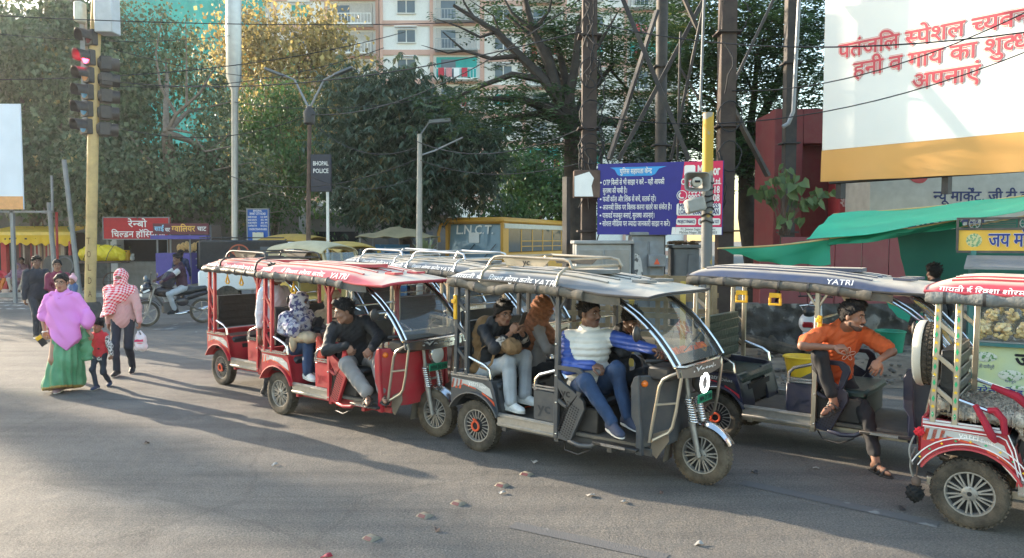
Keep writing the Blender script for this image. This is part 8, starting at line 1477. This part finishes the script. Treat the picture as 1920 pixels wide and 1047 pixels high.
for x in (.17, .72): b.lathe([(.055, -.01), (.065, -.01), (.065, .01), (.055, .01)], 18, m @ T(x, (z_s1 + z_f) / 2 + .015, 0), closed=True); [b.bar(m @ Vector((x, (z_s1 + z_f) / 2 + .015, 0)), m @ Vector((x + .055 * math.cos(k * 1.05), (z_s1 + z_f) / 2 + .015 + .055 * math.sin(k * 1.05), 0)), .008) for k in range(6)]
b.build('rosette', M_horn, o); lettering(sg_, [mat('cart_blue', (.012, .03, .20), .5), M_wht], [('जय माँ वैष्णो', .33, z_s0 + .055, .185, 'l', 1, .80, .05)], m @ T(0, 0, .004)); lettering(sg_, [mat('cart_blue', (.012, .03, .20), .5)], [('जय माँ वैष्णो', .33, z_s0 + .055, .185, 'l', 0, .80, .022)], m @ T(0, 0, .0085)); b = MB(); b.lathe([(.001, .004), (.07, .004), (.09, .002)], 16, m @ T(.17, (z_s0 + z_s1) / 2, 0)); b.build('flower_roundel', mat('roundel', (.55, .50, .25), .7, col2=(.15, .3, .15), scale=40, thr=.5), sg_)
b = MB(); b.add([m @ Vector(v) for v in ((.10, z_s0 - .06, .05), (Lc, z_s0 - .06, .05), (Lc, z_s0 - .20, .42), (.06, z_s0 - .20, .42), (.10, z_s0 - .09, .05), (Lc, z_s0 - .09, .05), (Lc, z_s0 - .23, .42), (.06, z_s0 - .23, .42))], [(0, 1, 2, 3), (4, 7, 6, 5), (0, 3, 7, 4), (3, 2, 6, 7), (0, 4, 5, 1), (1, 5, 6, 2)]); b.build('hood', mat('galvanised', (.40, .41, .42), .45, .6), o)
zc = at(1826, 640, 9.7).z; zp0 = at(1822, 738, 9.7).z; M_ctl = mat('cart_teal', (.03, .16, .15), .55, var=.12, dust=.3); b = MB()
for x in (.17, Lc - .1): b.box(x - .03, .12, -.02, x + .03, z_s0, .04, m); b.box(x - .03, .12, -.9, x + .03, z_s0, -.84, m)
b.box(.14, zc - .04, -.9, Lc, zc, .06, m); b.box(.14, zp0 - .05, -.9, Lc, zp0, .05, m); b.build('cart_frame', M_ctl, o); b = MB(); b.box(.20, zp0, -.85, Lc - .02, zc - .045, .0, m); pn = b.build('lower_panel', mat('panel_lemon', (.62, .60, .16), .5, col2=(.55, .66, .45), scale=1.6, dust=.15), o); hp_ = zc - .045 - zp0
lettering(pn, [M_ink, mat('cart_blue', (.012, .03, .20), .5)], [('जय', .66, zp0 + hp_ * .64, .17, 'l', 0, .34, .05), ('सूजी पानीपूरी', .24, zp0 + hp_ * .55, .045, 'l', 1, .20), ('सेवपूरी', .56, zp0 + hp_ * .30, .045, 'l', 1, .12), ('सुरेन्द्र सिंह बघेल', .22, zp0 + .04, .075, 'l', 1, .85, .03)], m @ T(0, 0, .005)); b = MB()
for x, y, r_ in ((.34, .78, .13), (.62, .44, .14), (.72, .20, .11)): b.lathe([(.001, .012), (r_ * .7, .010), (r_, .004)], 22, m @ T(x, zp0 + hp_ * y, 0) @ Matrix.Diagonal((1, .5 if y > .3 else .3, 1, 1)))
b.build('plate_picture', mat('chaat_print', (.62, .62, .50), .6, col2=(.12, .26, .08), scale=26, thr=.56), pn)
b = MB(); b.box(.22, zc + .002, -.82, Lc - .02, zc + .02, .0, m); b.build('shelf', M_conc, o); rr = random.Random(15); M_pur = mat('puri_crisp', (.80, .58, .27), .6, var=.3, scale=20, bump=.5, bscale=30); M_poly = mat_glass('clear_polythene', (.97, .97, .96), .15, .97)
for k, (x, y, z, s_) in enumerate(((.30, -.10, .0, 1.), (.52, -.08, .0, 1.), (.76, -.10, .0, 1.05), (1.02, -.08, .0, 1.), (1.28, -.1, 0, 1.), (.40, -.32, .16, .9), (.64, -.34, .17, .9), (.90, -.32, .17, .95), (1.16, -.34, .17, .9), (.50, -.5, .30, .85), (.80, -.5, .30, .85), (1.08, -.5, .30, .85))):
    pc = m @ Vector((x, zc + .16 * s_ + z, y)) + Vector((PA.x, PA.y, 0)); bg_ = empty('puri_bag', pc); tag(bg_, 'clear polythene bag stuffed with golden puris on the food cart shelf', 'bag', 'puri bags on the food cart'); b = MB()
    for q in range(34): u = Vector((rr.gauss(0, 1), rr.gauss(0, 1), rr.gauss(0, 1))).normalized() * rr.uniform(.45, .95); r_ = rr.uniform(.026, .036) * s_; b.ball((u.x * .10 * s_, u.y * .10 * s_, u.z * .13 * s_), (r_, r_, r_ * .85), 8, 6)
    b.build('puris', M_pur, bg_); V, F = grow([ell((0, 0, 0), np.array((.135, .135, .165)) * s_), cap((0, 0, .14 * s_), (.02, 0, .2 * s_), .03, .015)], .022, .03, disp=wrinkle(.008)); link('polythene', npmesh('polythene', [(V, F, 0)], M_poly), bg_)
b = MB()
for x in (.55, .9, 1.4): b.lathe([(.001, 0), (.09, 0), (.11, .05), (.105, .05)], 16, m @ T(x, zc + .05, .04) @ Matrix.Rotation(-math.pi / 2, 4, 'X'))
ys = tub('yellow plastic tub on the dirt beside the navy rickshaw', 1500, 706, .17, .24, .30, mat('tub_yellow', (.68, .42, .02), .45), 'plastic_tub', 0., 'tub'); tub('tall green plastic bucket behind the man in orange', 1668, 665, .20, .25, .42, mat('bucket_green', (.01, .22, .13), .4), 'bucket', 0.); b = MB()
o = empty('scooter', gr(1521, 664), R(62)); tag(o, 'white scooter seen from behind with a red tail lamp, parked by the low wall', 'scooter'); M_scw = mat('scooter_white', (.55, .56, .58), .3, var=.05, dust=.2)
V, F = grow([cap((-.42, 0, .62), (-.05, 0, .66), .17, .15), ell((-.50, 0, .58), (.12, .15, .15)), cap((.1, 0, .35), (.45, 0, .32), .15), cap((.52, 0, .4), (.56, 0, .85), .14, .11)], .014, .05); link('body', npmesh('body', [(V, F, 0)], M_scw), o); b = MB(); b.box(-.64, -.09, .54, -.585, .09, .64); b.build('tail_lamp', M_redl, o, bevel=.02); V, F = grow([cap((-.5, 0, .80), (.02, 0, .80), .10, .11)], .014, .03); link('seat', npmesh('seat', [(V, F, 0)], M_vin), o)
b = MB(); b.tube([(-.3, -.12, .82), (-.62, -.13, .92), (-.66, 0, .94), (-.62, .13, .92), (-.3, .12, .82)], .014, 6); b.build('grab_rail', M_chr, o); b = MB(); b.box(-.62, -.08, .28, -.60, .08, .46); b.build('number_plate', M_wht, o)
for x in (-.45, .62): b = MB(); b.lathe([(.001, -.04), (.12, -.04), (.2, -.04), (.22, 0), (.2, .04), (.12, .04), (.001, .04)], 20, WY); b.build('wheel', M_rub, o, loc=(x, 0, .22))
b = MB(); b.tube([(.5, -.3, 1.0), (.55, 0, 1.02), (.5, .3, 1.0)], .014, 6); b.tube([(.5, -.25, 1.0), (.48, -.32, 1.2)], .008, 5); b.tube([(.5, .25, 1.0), (.48, .32, 1.2)], .008, 5); b.ball((.48, -.33, 1.24), (.02, .06, .045)); b.ball((.48, .33, 1.24), (.02, .06, .045)); b.build('handlebar', M_blk, o)
for k, (px, py, r_, tl_, lab) in enumerate(((1440, 636, .42, .25, 'large black inner tube leaning on the low wall'), (1405, 652, .52, .12, 'black tyre lying on the dirt beside the inner tube'), (1450, 664, .50, .05, 'half buried tyre in front of the inner tube'))):
    c_ = gr(px, py); b = MB(); b.lathe([(r_ - .09, 0), (r_ - .05, .06), (r_, .075), (r_ + .05, .05), (r_ + .06, 0), (r_ + .05, -.05), (r_, -.075), (r_ - .05, -.06)], 36, closed=True); t_ = b.build('old_tyre', M_rub, smooth=60); t_.location = c_ + Vector((0, 0, .09 + r_ * math.sin(tl_ * 3) * .8)); t_.rotation_euler = (tl_ * 3.4, .15, .4 * k); tag(t_, lab, 'tyre')
o = empty('iron_lever', gr(1425, 640)); tag(o, 'bent iron crank bar standing up from the tyre heap', 'bar'); b = MB(); b.bar((0, 0, .2), (.50, .3, 1.05), .05); b.bar((.50, .3, 1.05), (.42, .25, 1.2), .04); b.build('bar', M_col, o)
# wooden handcart frame seen through the charcoal rickshaw
o = empty('wooden_cart', (2.05, 10.6, 0), R(-20)); tag(o, 'empty wooden handcart frame with yellow painted uprights behind the charcoal rickshaw', 'cart'); M_wood = mat('weathered_wood', (.24, .17, .09), .85, var=.25, scale=9, dust=.2); M_wy = mat('yellow_wood', (.50, .33, .06), .7, var=.2, scale=6, dust=.2); b = MB()
for x in (-1.3, -.6, .1, .8): b.box(x - .03, -.4, .5, x + .03, -.35, 1.55); b.box(x - .03, .35, .5, x + .03, .4, 1.55)
for z in (.72, .98, 1.22, 1.46): b.box(-1.35, -.425, z, .85, -.405, z + .07); b.box(-1.35, .405, z, .85, .425, z + .07)
b.build('side_slats', M_wood, o); b = MB(); b.box(-1.45, -.5, .55, .95, .5, .62); b.build('deck', M_wood, o); b = MB()
for x in (-.95, -.25, .45): b.box(x - .035, -.475, .3, x + .035, -.43, 1.5)
b.build('upright', M_wy, o)
for x in (-.9, .5): 
    for y in (-.45, .45): b = MB(); b.tube([(.27 * math.cos(a), 0, .27 * math.sin(a)) for a in np.linspace(0, 6.28, 24)[:-1]], .03, 6, closed=True); [b.bar((0, 0, 0), (.26 * math.cos(k * .785), 0, .26 * math.sin(k * .785)), .014) for k in range(8)]; b.build('wheel', M_rub, o, loc=(x, y, .30))
# ================================================================ small things on the ground
M_stud = mat('stud_cream', (.20, .17, .12), .7, var=.15, scale=30, dust=.4)
st0 = None; pts_ = [(697, 1010), (797, 968), (860, 945), (942, 911), (988, 890)]
for i, (px, py) in enumerate(pts_):
    l_ = gr(px, py); dd = gr(988, 890) - gr(697, 1010); a_ = math.atan2(dd.y, dd.x)
    if i == 0:
        st0 = empty('road_stud', l_, a_); b = MB(); b.add([(-.05, -.055, 0), (.05, -.055, 0), (.05, .055, 0), (-.05, .055, 0), (-.022, -.04, .02), (.022, -.04, .02), (.022, .04, .02), (-.022, .04, .02)], [(0, 3, 2, 1), (4, 5, 6, 7), (0, 1, 5, 4), (1, 2, 6, 5), (2, 3, 7, 6), (3, 0, 4, 7)]); b.build('body', M_stud, st0, bevel=.003); b = MB(); b.add([(.048, -.035, .004), (.048, .035, .004), (.026, .032, .0205), (.026, -.032, .0205)], [(0, 1, 2, 3)]); b.add([(-.048, -.035, .004), (-.048, .035, .004), (-.026, .032, .0205), (-.026, -.032, .0205)], [(0, 3, 2, 1)]); b.build('reflector', mat('dull_reflector', (.09, .014, .012), .4), st0); o = st0
    else: o = copy_tree(st0); o.location = l_
    tag(o, 'cream road stud with red reflectors in the line across the asphalt', 'road stud', 'road studs in a line')
rr = random.Random(33); lit = [(942, 926, 'white'), (275, 832, 'brown'), (1002, 868, 'white'), (1160, 845, 'white'), (1310, 1022, 'white'), (1415, 887, 'dark'), (1530, 880, 'white'), (612, 1046, 'red'), (30, 611, 'white'), (368, 624, 'white'), (515, 873, 'white'), (820, 996, 'brown'), (1108, 931, 'white'), (1170, 943, 'white'), (1062, 824, 'white'), (1240, 926, 'brown'), (1690, 955, 'dark')]
for i, (px, py, c_) in enumerate(lit):
    l_ = gr(px, py); s_ = rr.uniform(.018, .036); b = MB(); b.sheet(lambda u, v: (s_ * (2 * u - 1), s_ * .6 * (2 * v - 1), .006 + .012 * math.sin(u * 4 + i) * math.sin(v * 3 + i) + .008), 5, 4, .002); t_ = b.build('paper_scrap', {'white': mat('dirty_paper', (.30, .28, .25), .8), 'brown': M_rust, 'dark': M_blk, 'red': M_redl}[c_], smooth=60); t_.location = l_; t_.rotation_euler = (0, 0, rr.random() * 6); tag(t_, 'crumpled %s scrap of litter lying flat on the asphalt' % c_, 'litter', '%s scraps of litter on the road' % c_)
b = MB(); rr = random.Random(44)
for k in range(420):
    x, y = rr.uniform(2.6, 9), rr.uniform(10.3, 14.2); s_ = rr.uniform(.015, .06); b.ball((x, y, .035 + s_ * .4), (s_, s_ * rr.uniform(.6, 1), s_ * .6), 5, 4)
o = b.build('rubble', M_stone, smooth=0); tag(o, 'scattered small stones and rubble over the dirt verge', 'rubble', kind='stuff')

# posts and the like made in one go are cut into a part each
for o in [o for o in COL.objects if o.type == 'MESH' and o.parent and o.name.split('.')[0] in ('post', 'upright', 'wiper', 'window_pillar', 'rope', 'deck', 'retainer')]:
    bm = bmesh.new(); bm.from_mesh(o.data); left = set(bm.verts); isl = []
    while left:
        st = [left.pop()]; grp = set(st)
        while st:
            for e in st.pop().link_edges:
                for v in e.verts:
                    if v in left: left.discard(v); grp.add(v); st.append(v)
        isl.append({v.index for v in grp})
    bm.free()
    if 1 < len(isl) < 40:
        for g in isl:
            b = MB(); ids = sorted(g); mp_ = {k: i for i, k in enumerate(ids)}; b.add([o.data.vertices[k].co for k in ids], [[mp_[k] for k in p.vertices] for p in o.data.polygons if p.vertices[0] in g]); q = b.build(o.name.split('.')[0], o.data.materials[0], o.parent); q.matrix_basis = o.matrix_basis
        bpy.data.objects.remove(o)
# a thing with a single part is just that mesh
for o in [o for o in COL.objects if o.parent is None and o.type == 'EMPTY']:
    ch = kids(o)
    if len(ch) == 1 and not kids(ch[0]):
        c = ch[0]; c.parent = None; c.matrix_basis = o.matrix_basis @ c.matrix_basis; n = o.name
        for k in ('label', 'category', 'group', 'kind'):
            if k in o: c[k] = o[k]
        bpy.data.objects.remove(o); c.name = n
# ================================================================ thin haze added to stand in for the sun glare
b = MB(); b.box(-90, -4, -1, 60, 110, 36)
hz = b.build('haze', None, smooth=0); hz.data.materials.clear(); hm = bpy.data.materials.new('haze_air'); hm.use_nodes = True; ht = hm.node_tree; ht.nodes.remove(ht.nodes['Principled BSDF'])
pvn = ht.nodes.new('ShaderNodeVolumePrincipled'); pvn.inputs['Color'].default_value = (.90, .93, 1, 1); pvn.inputs['Density'].default_value = .0004; pvn.inputs['Anisotropy'].default_value = .68; ht.links.new(pvn.outputs[0], ht.nodes['Material Output'].inputs['Volume']); hz.data.materials.append(hm); hz['kind'] = 'stuff'; hz['label'] = 'thin haze added over the whole street to stand in for sun glare'; hz['category'] = 'haze'
